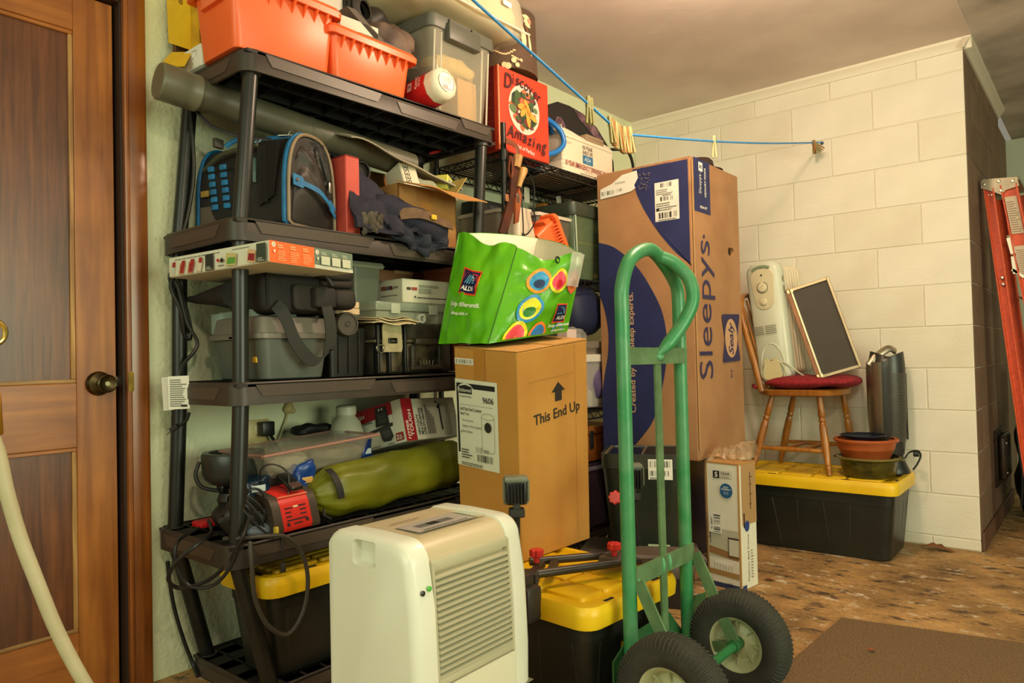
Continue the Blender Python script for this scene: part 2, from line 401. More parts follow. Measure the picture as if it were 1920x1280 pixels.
for z0, z1 in ((.202, .735), (.922, 1.958)):
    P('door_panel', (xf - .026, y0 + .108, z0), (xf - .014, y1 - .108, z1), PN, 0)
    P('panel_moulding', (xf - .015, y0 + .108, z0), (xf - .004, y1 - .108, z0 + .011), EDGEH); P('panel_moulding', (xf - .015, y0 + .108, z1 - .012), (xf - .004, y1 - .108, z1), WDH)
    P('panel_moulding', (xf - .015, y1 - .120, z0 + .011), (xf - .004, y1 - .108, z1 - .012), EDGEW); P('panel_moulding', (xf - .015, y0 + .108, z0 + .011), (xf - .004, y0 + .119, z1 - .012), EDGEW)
AB = M((108, 96, 62), .38, 1, c2=(70, 62, 44), vs=25)
kn = B().lathe([(.0, 0), (.036, 0), (.036, .006), (.031, .016), (.015, .022), (.013, .036), (.019, .044), (.0255, .056), (.0265, .068), (.0235, .071), (.017, .066), (.0, .064)], 28, (xf, -3.150, .918), (1, 0, 0)).build('door_knob', AB, d)
B().lathe([(0, 0), (.007, 0), (.0065, .003), (.0, .003)], 16, (xf + .064, -3.150, .918), (1, 0, 0)).build('keyhole', M((150, 140, 108), .35, 1), kn)
B().box((xf - .026, -3.104, .905), (xf - .006, -3.090, .937), .002).build('latch_bolt', STEEL, d)
# jamb, casing and strike plate
tr = structure('trim_3', 'orange-brown wooden door casing')
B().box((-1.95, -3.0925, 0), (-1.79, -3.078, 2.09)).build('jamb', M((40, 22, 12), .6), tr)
B().box((-1.95, -3.13, 0), (-1.865, -3.085, 2.09)).build('gap_filler', M((24, 14, 8), .7), tr)  # dark filler added behind the door to close the bright gap
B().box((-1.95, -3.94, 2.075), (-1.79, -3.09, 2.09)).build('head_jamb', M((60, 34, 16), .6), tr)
cs = [(0, 0), (.016, 0), (.019, .004), (.019, .010), (.015, .014), (.017, .026), (.018, .052), (.014, .064), (.008, .068), (0, .068)]
B().loft([[Vector((XW + a, -3.086 + c, z)) for a, c in cs] for z in (0, 2.16)]).build('casing_side', wood((118, 62, 18), (174, 100, 36), .3, 2, 1, .5, (140, 104, 70)), tr)
B().box((XW, -4.0, 2.082), (XW + .018, -3.086, 2.15), .004).build('casing_head', WDH, tr)
B().loft([[Vector((XW + .0185 + l, -3.083 + x * 1.0, .92 + z)) for x, z in rrect(.006, 0, .016, .062, .008)] for l in (-.008, .0012)]).build('strike_plate', BRASS, tr)

# carpet mat on the right of the floor, a dry leaf by the wall
mm = M((128, 100, 68), .95, c2=(94, 74, 50), vs=160, bump=.9, bs=260)
def fm(u, v): return Vector((-.33 + u * 1.5 + .05 * v, -2.5 + v * (1.235 + u * .3), .006 + .002 * noise.noise(Vector((u * 9, v * 9, 0)))))
single(B().grid(fm, 20, 20, .006), 'carpet_mat', mm, 'flat brown carpet mat lying on the concrete floor', 'mat', (.4, -1.9, 0))
def leaf(c, s, a):
    def f(u, v):
        w = sin(PI * min(max(v, .02), .98)) * (.5 + .14 * sin(v * 25)); return Vector((c[0] + s * ((v - .5) * cos(a) - (u - .5) * w * sin(a)), c[1] + s * ((v - .5) * sin(a) + (u - .5) * w * cos(a)), c[2] + s * (.05 + .22 * abs(u - .5) * w + .06 * sin(v * 5))))
    return B().grid(f, 6, 14, .0008)
LFM = M((128, 74, 32), .7, c2=(98, 54, 24), vs=40)
single(leaf((-.165, -.075, 0), .15, .1), 'dry_leaf', LFM, 'large curled brown leaf at the foot of the block wall', 'leaf', (-.165, -.075, 0))
single(leaf((-.64, -.98, 0), .05, .4), 'dry_leaf', LFM, 'small brown leaf on the floor right of the tall white cartons', 'leaf', (-.64, -.98, 0))
single(leaf((-.12, -1.52, .012), .03, 1), 'dry_leaf', M((150, 66, 30), .7), 'tiny reddish leaf lying on the carpet mat', 'leaf', (-.12, -1.52, .012))

# access cover on the return wall
t = thing('access_cover', 'dark brown metal access cover on the side of the block wall', 'cover', (.0, .77, .36))
b = B(); b.box((.001, -.19, -.15), (.012, .19, .15), .003, 1); b.build('frame', M((58, 42, 30), .5, .4, c2=(44, 32, 24), vs=20), t)
b = B(); b.box((.012, -.13, -.12), (.045, .17, .12), .02, 3); b.build('cover_plate', M((66, 48, 34), .45, .4, c2=(48, 34, 26), vs=14), t)
for z in (-.08, .08): B().lathe([(0, 0), (.008, 0), (.006, .006), (0, .006)], 10, (.045, -.09, z), (1, 0, 0)).build('screw', STEEL, t)
# ------------------------------------------------------------------ black plastic shelving unit
SH = thing('shelving_unit', 'black five tier plastic shelving unit against the plaster wall, full of boxes and tools', 'shelving', (-1.555, -2.45, 0))
OFFS = [(.075, .055), (-.025, .474), (-.006, .915), (.0, 1.372), (.04, 1.855)]     # lean and top height of each deck, lowest first
XS, XE, YS, YE = -1.775, -1.335, -2.985, -1.925
DT = .064
def deck(i):
    oy, zt = OFFS[i]; sl = .014 if i == 4 else 0
    y0, y1 = YS + oy, YE + oy + (.01 if i == 4 else 0); cx, cy, w, d = (XS + XE) / 2, (y0 + y1) / 2, XE - XS, y1 - y0
    b = B(SH)
    def zz(p, z): return Vector((p[0], p[1], z + (p[1] - y0) / d * sl))
    ro = rrect(cx, cy, w, d, .042, 5); ri = rrect(cx, cy, w - .016, d - .016, .036, 5)
    b.loft([[zz(p, zt - DT) for p in ri], [zz(p, zt - DT) for p in ro], [zz(p, zt - .006) for p in ro], [zz(p, zt) for p in rrect(cx, cy, w - .008, d - .008, .04, 5)], [zz(p, zt) for p in ri], [zz(p, zt - .012) for p in ri]], closed=True)
    o = b.build('deck', RACKB, SH)
    # slatted top with slots, and the ribs below
    b = B(SH); n = 15; st = (d - .016) / n
    for k in range(n):
        ya = y0 + .008 + k * st; z = zt - .004 + (ya - y0) / d * sl
        b.box((XS + .008, ya, z - .008), (XE - .008, ya + st - .009, z))
    for x in (XS + .04, XS + .15, XS + .26, XE - .05):
        b.add([(x + dx, y, zt - .004 - dz + (y - y0) / d * sl) for y in (y0 + .01, y1 - .01) for dx, dz in ((0, 0), (.05, 0), (.05, .009), (0, .009))], [(0, 1, 2, 3), (4, 7, 6, 5), (0, 4, 5, 1), (1, 5, 6, 2), (2, 6, 7, 3), (3, 7, 4, 0)])
    b.build('slatted_top', M((34, 31, 29), .6), o, kind='stuff')
    b = B(SH)
    for k in range(9):
        ya = y0 + .05 + k * (d - .1) / 8; b.box((XS + .008, ya - .002, zt - .045), (XE - .008, ya + .002, zt - .012))
    for x in (XS + .12, XS + .22, XS + .32): b.box((x - .002, y0 + .008, zt - .045), (x + .002, y1 - .008, zt - .012))
    b.build('underside_ribs', BLKR, o, kind='stuff')
    # raised mouldings of the front lip
    b = B(SH)
    for a, c, lo, hi in ((.08, .46, -.040, -.008), (.54, .80, -.056, -.022), (.83, .97, -.040, -.008)):
        ya, yb = y0 + a * d, y0 + c * d; dz = (ya - y0) / d * sl
        b.prism([(ya, lo + .0), (yb - .02, lo + .0), (yb, hi), (ya - .02, hi)], (XE - .004, 0, zt + dz), (0, 1, 0), (0, 0, 1), (.0068, 0, 0))
    b.prism([(XS + .08, -.048), (XE - .1, -.048), (XE - .07, -.014), (XS + .06, -.014)], (0, y0 + .004, zt), (1, 0, 0), (0, 0, 1), (0, -.006, 0))
    b.each('lip_moulding', M((74, 64, 56), .42), o)
    return o
for i in range(5): deck(i)
PM = M((31, 33, 30), .34, c2=(25, 27, 24), vs=14)
for px in (XS + .045, XE - .035):
    for py in (YS + .04, YE - .04):
        for i in range(4):
            (oa, za), (ob, zb) = OFFS[i], OFFS[i + 1]
            b = B(SH); b.tube([(px, py + oa, za - .02), (px, py + ob, zb - .05)], .0225, 16); b.build('post', PM, SH)
        for oy, zt in OFFS: b = B(SH); b.tube([(px, py + oy, zt - DT), (px, py + oy, zt + .001)], .028, 16); b.build('post_socket', RACKB, SH)

# ------------------------------------------------------------------ helpers for boxes
def carton_body(T, w, d, h, m=CARD, bev=.003, name='box_body'): return B().box((-w, 0, 0), (0, d, h), bev, 1).build(name, m, T)
def faces(T, w, d, h): return Face(T, (-w, 0, 0), (1, 0, 0), (0, 0, 1)), Face(T, (0, 0, 0), (0, 1, 0), (0, 0, 1)), Face(T, (0, 0, h), (0, 1, 0), (-1, 0, 0))

def tub(label, c, w, d, h, group):
    """orange tub: origin at the base; w along x, d along y"""
    T = thing('storage_tub', label, 'tub', c, 0, group)
    bs = lambda z, k: rr3(0, 0, w + k, d + k, .02, z, 4)
    b = B(); b.loft([bs(0, 0), bs(.004, .004), bs(h - .03, .03), bs(h - .03, .03), bs(h, .045), bs(h, .036), bs(.01, -.008)], cap=(True, True)); b.build('tub_body', ORG, T)
    b = B(); b.loft([bs(h - .026, .07), bs(h - .008, .074), bs(h + .006, .055), bs(h + .006, .036), bs(h - .02, .036), bs(h - .026, .05)], closed=True); b.build('rim', ORG, T)
    b = B(); n = 8
    for i in range(n):
        y = -(d / 2) + d * (i + .5) / n
        for s in (-1, 1): b.add([(s * (w / 2 + .018), y - .003, h - .026), (s * (w / 2 + .018), y + .003, h - .026), (s * (w / 2 + .036), y + .003, h - .026), (s * (w / 2 + .036), y - .003, h - .026), (s * (w / 2 + .012), y, h - .062)], [(0, 1, 2, 3), (0, 4, 1), (1, 4, 2), (2, 4, 3), (3, 4, 0)])
    b.each('rim_rib', ORG, T)
    b = B()
    for s in (-1, 1): b.loft([rr3(0, s * (d / 2 + .016), .11, .02, .006, z) for z in (h - .07, h - .026)])
    b.each('handle_lug', ORG, T); return T
tub('larger orange plastic tub, at the door end of the top shelf', (-1.455, -2.80, 1.857), .19, .31, .207, 'orange tubs on the top shelf')
tub('lower orange plastic tub on the top shelf with a grey board across its rim', (-1.455, -2.475, 1.862), .19, .295, .155, 'orange tubs on the top shelf')

# clear storage box with grey lid, top shelf right
T = thing('lidded_storage_box', 'clear plastic storage box with dark grey clip lid on the top shelf', 'storage box', (-1.50, -2.045, 1.868))
b = B(); R1 = lambda z, k: rr3(0, 0, .27 + k, .285 + k, .03, z, 4)
b.loft([R1(0, 0), R1(.31, .05), R1(.31, .04), R1(.006, -.008)]); b.build('clear_body', M((205, 200, 180), .1, clear=.80), T)
b = B(); b.loft([R1(.30, .06), R1(.318, .07), R1(.345, .066), R1(.352, .03)]); b.build('lid', M((92, 92, 84), .45), T)
b = B(); b.box((.155, -.10, .262), (.186, .07, .326), .006); b.obox((.172, -.075, .30), (.172, -.075, .34), .03, .012); b.obox((.172, .045, .30), (.172, .045, .34), .03, .012); b.build('clip', M((84, 84, 76), .45), T)
b = B()
for y in (-.145, -.11, .11, .145): b.tube([(.135, y, .01), (.154, y, .29)], .004, 6)
b.each('corner_ridge', M((225, 222, 205), .15, clear=.45), T)
T2 = thing('folded_cardboard', 'tan cardboard sheets inside the clear storage box with grey lid', 'cardboard', (-1.46, -2.0, 1.88))
b = B(T2); b.box((-1.47, -2.03, 1.877), (-1.392, -1.925, 2.04), .002); b.box((-1.55, -2.06, 1.877), (-1.475, -1.925, 2.06), .002); b.build('sheet', M((206, 156, 86), .8), T2)
single(B().lump((-1.46, -2.02, 2.085), (.085, .12, .05), .03, 14, 2.4, 14, 3), 'yellow_cloth', M((214, 178, 96), .9), 'crumpled yellow cloth at the top inside the clear storage box', 'cloth', (-1.46, -2.02, 2.04))
single(B().lump((-1.50, -2.115, 1.98), (.10, .055, .1), .03, 12, 3, 14, 5), 'dark_bag', M((66, 64, 54), .6), 'dark bag packed inside the clear storage box with dark grey clip lid', 'bag', (-1.5, -2.115, 1.88))

# clear bag of bedding on top
T = thing('bedding_bag', 'large clear zip bag of cream bedding on the storage box with dark grey clip lid', 'bag', (-1.50, -2.03, 2.222))
b = B(T); b.lump((-1.50, -2.04, 2.325), (.24, .34, .10), .02, 7, 5, 22, 2); b.build('clear_cover', M((224, 220, 196), .2, clear=.5), T)
b = B(T); b.lump((-1.50, -2.04, 2.315), (.215, .30, .075), .045, 8, 4, 20, 8); b.build('blanket', M((222, 206, 150), .9, c2=(212, 178, 108), vs=7), T)
b = B(T); b.tube(spline([(-1.262, -2.33, 2.26), (-1.255, -2.2, 2.25), (-1.25, -1.95, 2.25), (-1.262, -1.74, 2.26)], 6), .004, 6); b.build('piping', M((230, 226, 206), .3), T)
Face(T, (.245, .12, .10), (0, 1, 0), (0, 0, 1)).quad(0, 0, .05, .02, M((240, 238, 228), .5), 'printed_tag')

# plastic cups in a red wrapper
T = thing('cup_package', 'pack of plastic plates in a red wrapper lying on the top shelf edge', 'package', (-1.345, -2.215, 1.928))
ax = Vector((1, -.04, .10)).normalized()
b = B(); b.lathe([(0, -.075), (.058, -.075), (.060, -.07), (.060, .055), (.056, .072), (.040, .080), (.038, .076), (.012, .076), (0, .078)], 10, (0, 0, 0), ax); o = b.build('plate_stack', M((232, 228, 206), .35, bump=.3, bs=60), T, smooth=50)
b = B(); b.lathe([(.0612, -.076), (.0620, -.07), (.0622, .022), (.0612, .028)], 10, (0, 0, 0), ax); b.build('red_wrapper', M((196, 34, 34), .35, bump=.2, bs=40), T, smooth=50)
sd = Vector((0, 0, 1)).cross(ax).normalized(); upv = ax.cross(sd)
FC_ = Face(T, ax * .0785, sd, upv); FC_.k = 4
FC_.ell(0, 0, .034, .034, M((240, 238, 226), .4), 'end_label'); FC_.bars(-.006, -.004, .028, .026, INK, 16); FC_.bars(-.027, -.010, .010, .034, M((150, 146, 130), .6), 6); FC_.lines(-.018, -.026, .038, .016, 3, M((150, 60, 50), .6))
s2 = Vector((.1, -1, .25)); s2 = (s2 - ax * s2.dot(ax)).normalized(); F2 = Face(T, ax * -.058 + s2 * .0605, s2.cross(ax) * -1, ax * 1)
F2 = Face(T, s2 * .0598, ax, s2.cross(ax)); F2.text('PLASTIC', -.018, -.022, .048, .013, M((240, 236, 226), .5), 90, .02); F2.text('10 IN', .0, -.018, .034, .009, M((240, 236, 226), .5), 90, .02); F2.quad(-.058, -.02, .022, .034, M((236, 234, 226), .5), 'white_panel'); F2.text('P', -.052, -.006, .012, .012, M((40, 84, 160), .5), 90, .03)
# things between tub and bag
T = thing('gift_box', 'open white carton with dark grey flap lying across the orange tub', 'box', (-1.44, -2.44, 2.026), -4)
b = B(); b.box((-.10, -.13, .0), (.06, .02, .065), .002); b.build('box_body', M((226, 214, 196), .7), T)
b = B(); b.prism([(-.005, .10), (.03, .10), (.19, .0), (.14, .0)], (-.09, -.10, .0), (0, 1, 0), (0, 0, 1), (.15, 0, 0)); b.build('lid_flap', M((96, 84, 74), .7), T)
b = B(); b.box((.05, -.08, .003), (.085, .14, .016), .004); b.build('grey_edge', M((92, 80, 72), .6), T)
single(B().lump((-1.47, -2.335, 2.075), (.09, .085, .085), .03, 10, 3, 16, 21), 'wrapped_bundle', M((120, 96, 82), .6, c2=(60, 46, 42), vs=10), 'brown bundle in thin plastic behind the grey board on the lower orange tub', 'bundle', (-1.47, -2.335, 2.0))
single(B().lump((-1.52, -2.36, 2.165), (.08, .07, .06), .02, 12, 2.2, 16, 4), 'dark_folded_bag', M((42, 36, 32), .55), 'dark brown glossy bag behind the open white carton', 'bag', (-1.52, -2.36, 2.11))
T = thing('quilted_roll', 'black quilted roll standing behind the two orange tubs', 'roll', (-1.50, -2.50, 2.04))
b = B(T)
for k in range(7): b.lathe([(.03, -.012), (.05, -.006), (.055, 0), (.05, .006), (.03, .012)], 20, (-1.54 + k * .018, -2.485 + k * .006, 2.16), (1, .3, 0))
b.build('quilted_cover', M((44, 38, 34), .7), T)
b = B(T); b.tube([(-1.56, -2.49, 2.16), (-1.5, -2.49, 2.06)], .03, 12); b.build('core', M((30, 28, 26), .8), T)
single(B().box((-1.60, -2.62, 2.08), (-1.45, -2.515, 2.30), .004), 'pale_carton', M((206, 196, 182), .7), 'pale grey carton behind the large orange tub', 'carton', (-1.525, -2.567, 1.86))
# ------------------------------------------------------------------ top left: torn yellow carton, white carton, drain pipe
T = thing('yellow_carton', 'torn bright yellow carton standing on the flat white carton on the top shelf', 'carton', (-1.64, -2.90, 1.93))
YC = M((238, 192, 10), .6, c2=(226, 178, 8), vs=9, bump=.2, bs=30); BRN = M((112, 74, 36), .85)
b = B(T)
b.prism([(-1.785, 2.30), (-1.764, 1.986), (-1.622, 1.921), (-1.612, 2.30)], (0, -2.955, 0), (1, 0, 0), (0, 0, 1), (0, .004, 0)); b.build('front_panel', YC, T)
b = B(T); b.prism([(-1.611, 2.30), (-1.621, 1.921), (-1.572, 1.927), (-1.545, 2.30)], (0, -2.953, 0), (1, 0, 0), (0, 0, 1), (0, .05, 0)); b.build('torn_side', M((222, 176, 14), .6, c2=(196, 146, 16), vs=20, bump=.4, bs=30), T)
b = B(T); b.box((-1.77, -2.94, 1.935), (-1.745, -2.75, 2.28)); b.box((-1.765, -2.76, 1.93), (-1.60, -2.75, 2.28)); b.box((-1.765, -2.94, 1.925), (-1.62, -2.75, 1.932)); b.build('brown_inside', BRN, T)
b = B(T); b.add([(-1.755, -2.95, 1.955), (-1.623, -2.95, 1.918), (-1.588, -2.99, 1.855), (-1.75, -2.995, 1.894), (-1.755, -2.95, 1.951), (-1.623, -2.95, 1.914), (-1.588, -2.99, 1.851), (-1.75, -2.995, 1.890)], [(0, 1, 2, 3), (7, 6, 5, 4), (0, 4, 5, 1), (1, 5, 6, 2), (2, 6, 7, 3), (3, 7, 4, 0)]); b.build('bottom_flap', YC, T)
b = B(T); b.tube([(-1.672, -2.9565, 2.085), (-1.668, -2.958, 2.085)], .009, 8); b.build('dent', M((150, 110, 20), .8), T)
T = thing('white_carton', 'flat white carton with drawn parts, under the torn yellow carton', 'carton', (-1.63, -2.86, 1.86))
b = B(T); b.box((-1.775, -2.955, 1.858), (-1.56, -2.76, 1.925), .003); b.box((-1.56, -2.952, 1.858), (-1.478, -2.76, 1.922), .002); o = b.build('box_body', M((226, 226, 214), .6), T)
Fw = Face(T, (-1.775 + 1.63, -2.956 + 2.86, 0), (1, 0, 0), (0, 0, 1)); Fw.quads([(.10, .02, .03, .0015), (.10, .045, .03, .0015), (.10, .02, .0015, .026), (.13, .02, .0015, .026), (.165, .012, .004, .005), (.17, .026, .004, .005), (.16, .05, .03, .0015), (.19, .03, .0015, .02)], M((150, 150, 142), .7), 'line_drawing')
T = thing('wire_basket', 'black wire rack behind the yellow carton on the top shelf', 'rack', (-1.545, -2.93, 1.91)); b = B(T)
for k in range(7): b.tube([(-1.56 + k * .008, -2.94 + k * .012, 1.93), (-1.56 + k * .008, -2.94 + k * .012, 2.28)], .0025, 5)
for k in range(9): b.tube([(-1.57, -2.95, 1.95 + k * .04), (-1.50, -2.85, 1.95 + k * .04)], .0025, 5)
b.build('wire', M((34, 32, 32), .4), T)

T = thing('drain_pipe', 'grey-green plastic tube with end cap lying under the top shelf', 'tube', (-1.56, -2.7, 1.74))
p0, p1 = Vector((-1.575, -3.075, 1.782)), Vector((-1.50, -2.18, 1.69)); ax = (p1 - p0).normalized(); L0 = (p1 - p0).length
GP = M((92, 90, 72), .42, c2=(80, 78, 62), vs=7)
b = B(T); b.lathe([(0, .05), (.048, .05), (.048, L0), (0, L0)], 32, p0, ax); b.build('pipe', GP, T)
b = B(T); b.lathe([(0, 0), (.050, 0), (.054, .005), (.054, .07), (.052, .074), (.052, .10), (.0535, .104), (.0535, .112), (.048, .116)], 32, p0, ax); b.build('end_cap', M((112, 108, 88), .42, c2=(100, 98, 80), vs=9), T)
b = B(T); b.lathe([(.048, L0 * .52), (.0505, L0 * .52 + .002), (.0505, L0 * .52 + .008), (.048, L0 * .52 + .01)], 32, p0, ax); b.build('coupling_ring', GP, T)
single(B().tube(spline([(-1.60, -2.955, 1.735), (-1.585, -2.92, 1.695), (-1.56, -2.87, 1.672), (-1.53, -2.80, 1.665), (-1.5, -2.74, 1.668)], 8), .0055, 6, flat=.3), 'hanging_strap', BLKR, 'thin black strap sagging below the drain pipe', 'strap', (-1.56, -2.87, 1.66))

# ------------------------------------------------------------------ shelf four: tool bag, trousers, open carton
BAGF = M((33, 30, 27), .6, c2=(26, 24, 21), vs=14, bump=.35, bs=26); BAGD = M((18, 17, 16), .75, bump=.3, bs=120); BLUE = M((24, 116, 172), .55, c2=(20, 98, 150), vs=30, bump=.3, bs=200)
T = thing('tool_bag', 'black open-mouth tool bag with bright blue piping and straps', 'tool bag', (-1.36, -2.795, 1.376), 15)
W_, D_, H_ = .385, .205, .285
def arch(x, k=0, top=1.0, sq=0):
    """end outline in the y-z plane, flat base and rounded shoulders"""
    o = []
    for i in range(25):
        a = PI * i / 24; y = -cos(a); z = sin(a) ** .55
        o.append(Vector((x, D_ / 2 + (D_ / 2 + k) * math.copysign(abs(y) ** .75, y), .03 + (H_ - .03 + k) * z * top)))
    return o + [Vector((x, D_ + k, .012)), Vector((x, D_ - .015, 0)), Vector((x, .015, 0)), Vector((x, -k, .012))]
b = B(); b.loft([arch(-W_ + .02, -.02, .96), arch(-W_ + .005, 0, .98), arch(-W_ * .6, .004, 1.0), arch(-W_ * .3, .004, 1), arch(-.012, 0), arch(0, -.006)]); b.build('bag_body', BAGF, T, smooth=50)
def endf(u, v):
    y = .012 + u * (D_ - .024); e = 1 - abs(2 * u - 1); zz = .012 + v * (H_ - .03) * min(1, (1 - abs(2 * u - 1) ** 3) ** .5 + .0)
    w = .016 * sin(PI * u) * sin(PI * v) + .03 * max(0, v - .42) * min(1, e * 3) * (noise.noise(Vector((u * 9 + v * 7, v * 6, 2))) + .5 * sin(u * 16 + v * 18)) - .02 * max(0, v - .75)
    return Vector((.002 + w, y, zz))
b = B(); b.grid(endf, 24, 24, .003); b.build('end_panel', M((37, 31, 26), .5, c2=(27, 23, 20), vs=9, bump=.3, bs=40), T, smooth=60)
ring = [p for p in arch(.002, .002)]
b = B(); b.tube(ring, .0055, 6, closed=True); b.build('piping', M((142, 122, 98), .5), T)
b = B(); b.tube([p + Vector((-.013, 0, 0)) for p in arch(0, .004)], .0075, 6, closed=True); b.tube([p for p in arch(-W_ + .02, .002)], .006, 6, closed=True); b.each('blue_piping', BLUE, T)
b = B(); hp = spline([(.014, .006, .135), (.018, .05, .128), (.032, .10, .112), (.028, .15, .085), (.016, .196, .06)], 6)
b.grid(lambda u, v: hp[int(u * (len(hp) - 1))] + Vector((.001, 0, (v - .5) * (.034 if u < .22 or u > .78 else .016))), len(hp) - 1, 2, .003); h = b.build('grab_handle', BLUE, T)
b = B()
for q in ((.018, .02, .134), (.02, .186, .064)): b.lathe([(0, 0), (.0055, 0), (.004, .003), (0, .003)], 10, q, (1, 0, 0))
b.each('rivet', M((150, 130, 110), .35, 1), h)
b = B(); b.tube([(.012, .145, .27), (.016, .155, .20), (.018, .165, .15)], .0022, 5); b.tube([(.012, .11, .275), (.017, .135, .21), (.019, .155, .16)], .003, 5); z = b.build('zip', M((30, 28, 26), .6), T)
b = B(); b.box((.016, .160, .12), (.022, .172, .155), .002); b.build('zip_pull', STEEL, z)
# long side: pockets, loops, badge, buckles
b = B(); b.loft([[Vector((-W_ + .09 + x, -.018 * k - .004, .02 + zq)) for x, zq in rrect(.06, .085, .13 - .02 * k, .17 - .02 * k, .05, 5)] for k in (0, .6, 1)]); b.build('front_pocket', BAGD, T)
b = B()
for cx in (-.285, -.235):
    for k in range(6): b.box((cx - .012 + .003 * k, -.029 + .0 * k, .185 - k * .024), (cx + .014 + .003 * k, -.021, .203 - k * .024), .004)
b.each('loop_webbing', BLUE, T)
b = B(); b.box((-.345, -.012, .115), (-.31, -.006, .135), .002); b.build('woven_badge', M((150, 122, 52), .6), T)
b = B(); b.box((-.352, -.008, .02), (-.25, -.003, .085), .02); b.build('grey_patch', M((96, 84, 74), .6), T)
b = B(); b.tube(spline([(-.34, -.006, .20), (-.26, -.012, .236), (-.18, -.012, .245), (-.11, -.008, .25)], 6), .007, 6, flat=.6); b.build('pocket_zip', M((60, 62, 44), .55), T)
b = B(); b.box((-.125, -.02, .165), (-.112, -.008, .21), .004); b.tube([(-.118, -.014, .17), (-.118, -.014, .135)], .006, 8); b.build('side_buckle', M((60, 84, 78), .4), T)
b = B(); b.add([(-.11, -.009, .245), (-.02, -.009, .25), (-.045, -.012, .09), (-.11, -.012, .06)], [(0, 1, 2, 3)]); b.obox((-.08, -.012, .24), (-.075, -.014, .07), .012, .005, (0, -1, 0)); b.build('shoulder_flap', BAGD, T)
b = B(); b.tube(spline([(-.28, .03, .278), (-.25, .05, .300), (-.2, .07, .292), (-.12, .08, .295), (-.05, .09, .288), (-.03, .10, .298)], 6), .008, 6, flat=.5); b.build('carry_strap', BLUE, T)
b = B(); b.tube([(-.055 + .016 * cos(a), .085, .298 + .012 * sin(a)) for a in [2 * PI * i / 12 for i in range(12)]], .0022, 5, closed=True); b.tube([(-.1, .07, .297), (-.02, .10, .295)], .003, 6); b.build('strap_ring', STEEL, T)
b = B(); b.box((-.30, -.004, .270), (-.285, .03, .30), .003); b.build('pull_tab', M((70, 66, 58), .6), T)
Ft = Face(T, (-.19, -.004, .252), (1, 0, .06), (0, .5, .8)); Ft.text('TOOLS', 0, 0, .09, .012, M((206, 206, 198), .6), 0, .01); Ft.k = 4

T = thing('red_folder_box', 'narrow dull red box standing upright beside the tool bag', 'box', (-1.37, -2.578, 1.372), 3)
carton_body(T, .24, .058, .255, M((196, 76, 62), .6, c2=(180, 64, 54), vs=7)); f1, f2, f3 = faces(T, .24, .058, .255); f2.lines(.015, .13, .03, .02, 2, M((160, 56, 48), .7))
b = B(); b.box((-.24, 0, .255), (0, .058, .2575), .001); b.build('lid_edge', M((150, 48, 44), .6), T)

NV = M((38, 36, 54), .85, c2=(26, 26, 42), vs=7, bump=.4, bs=160)
T = thing('navy_trousers', 'crumpled navy work trousers hanging over the shelf edge, brown waistband showing', 'trousers', (-1.40, -2.40, 1.376))
def nz3(a, b_, c): return noise.noise(Vector((a, b_, c)))
def heap(u, v):
    # back of the heap high against the red box, front spilling over the lip
    y = -2.545 + u * .33 - .03 * v; h = .225 * (1 - u) ** .8 + .055
    z = 1.376 + h * (1 - v ** 1.6) + .028 * nz3(u * 5 + 2, v * 6, 1) + .014 * sin(u * 9 + v * 14) * v + .008 * nz3(u * 15, v * 13, 4)
    x = -1.50 + .165 * v ** .8 + .03 * sin(PI * u) * v + .022 * nz3(u * 6, v * 5, 8)
    return Vector((x, y, max(z, 1.379)))
b = B(T); b.grid(heap, 40, 30, .012); b.build('cloth', NV, T, smooth=80)
def leg_(u, v):
    c = spline([(-1.40, -2.50, 1.44), (-1.365, -2.44, 1.475), (-1.345, -2.36, 1.46), (-1.325, -2.27, 1.432), (-1.32, -2.19, 1.418)], 6)
    p = c[int(u * (len(c) - 1))]; a = 2 * PI * v; r = .040 * (1 + .25 * nz3(u * 4, cos(a) * 1.5, sin(a) * 1.5 + 3)) * (.75 + .5 * sin(PI * u))
    return p + Vector((cos(a) * r * .75, .0, sin(a) * r + .006 * nz3(u * 11, a, 3)))
b = B(T); b.loft([[leg_(i / 24, j / 22) for j in range(22)] for i in range(25)]); b.build('folded_leg', M((36, 36, 56), .85, c2=(26, 26, 44), vs=8, bump=.4, bs=160), T, smooth=80)
def drape(u, v):
    y = -2.47 + u * .27 + .03 * v; lo = .10 - .05 * abs(u - .55) * 2
    z = 1.425 - v * lo + .010 * nz3(u * 8, v * 5, 7) - .02 * max(0, u - .8); x = -1.338 + .026 * min(1, v * 2.2) - .014 * v + .013 * sin(u * 20 + v * 3) * (.4 + v) + .012 * nz3(u * 9, v * 6, 3); return Vector((max(x, -1.332 if z < 1.378 else -2), y, z))
b = B(T); b.grid(drape, 34, 16, .008); b.build('hanging_cloth', M((32, 38, 54), .85, c2=(22, 28, 42), vs=8, bump=.4, bs=160), T, smooth=80)
wl_ = spline([(-1.312, -2.40, 1.455), (-1.290, -2.34, 1.462), (-1.282, -2.27, 1.455), (-1.288, -2.20, 1.442), (-1.30, -2.165, 1.44)], 7)
b = B(T); b.grid(lambda u, v: wl_[int(u * (len(wl_) - 1))] + Vector((.004 * sin(u * 9) - .012 * v, 0, (v - .5) * .040 * (1 - .35 * u))), len(wl_) - 1, 3, .004); b.build('waistband', M((112, 86, 58), .8, c2=(84, 62, 44), vs=30, bump=.3, bs=120), T)
b = B(T); b.box((-1.288, -2.285, 1.447), (-1.281, -2.262, 1.464), .002); b.build('yellow_tag', M((214, 176, 40), .7), T)
def pk(u, v): return Vector((-1.335 + .02 * sin(PI * u) + .012 * nz3(u * 7, v * 7, 5), -2.545 + u * .085, 1.442 - .07 * v * (1 - .3 * u) + .012 * nz3(u * 9, v * 7, 6)))
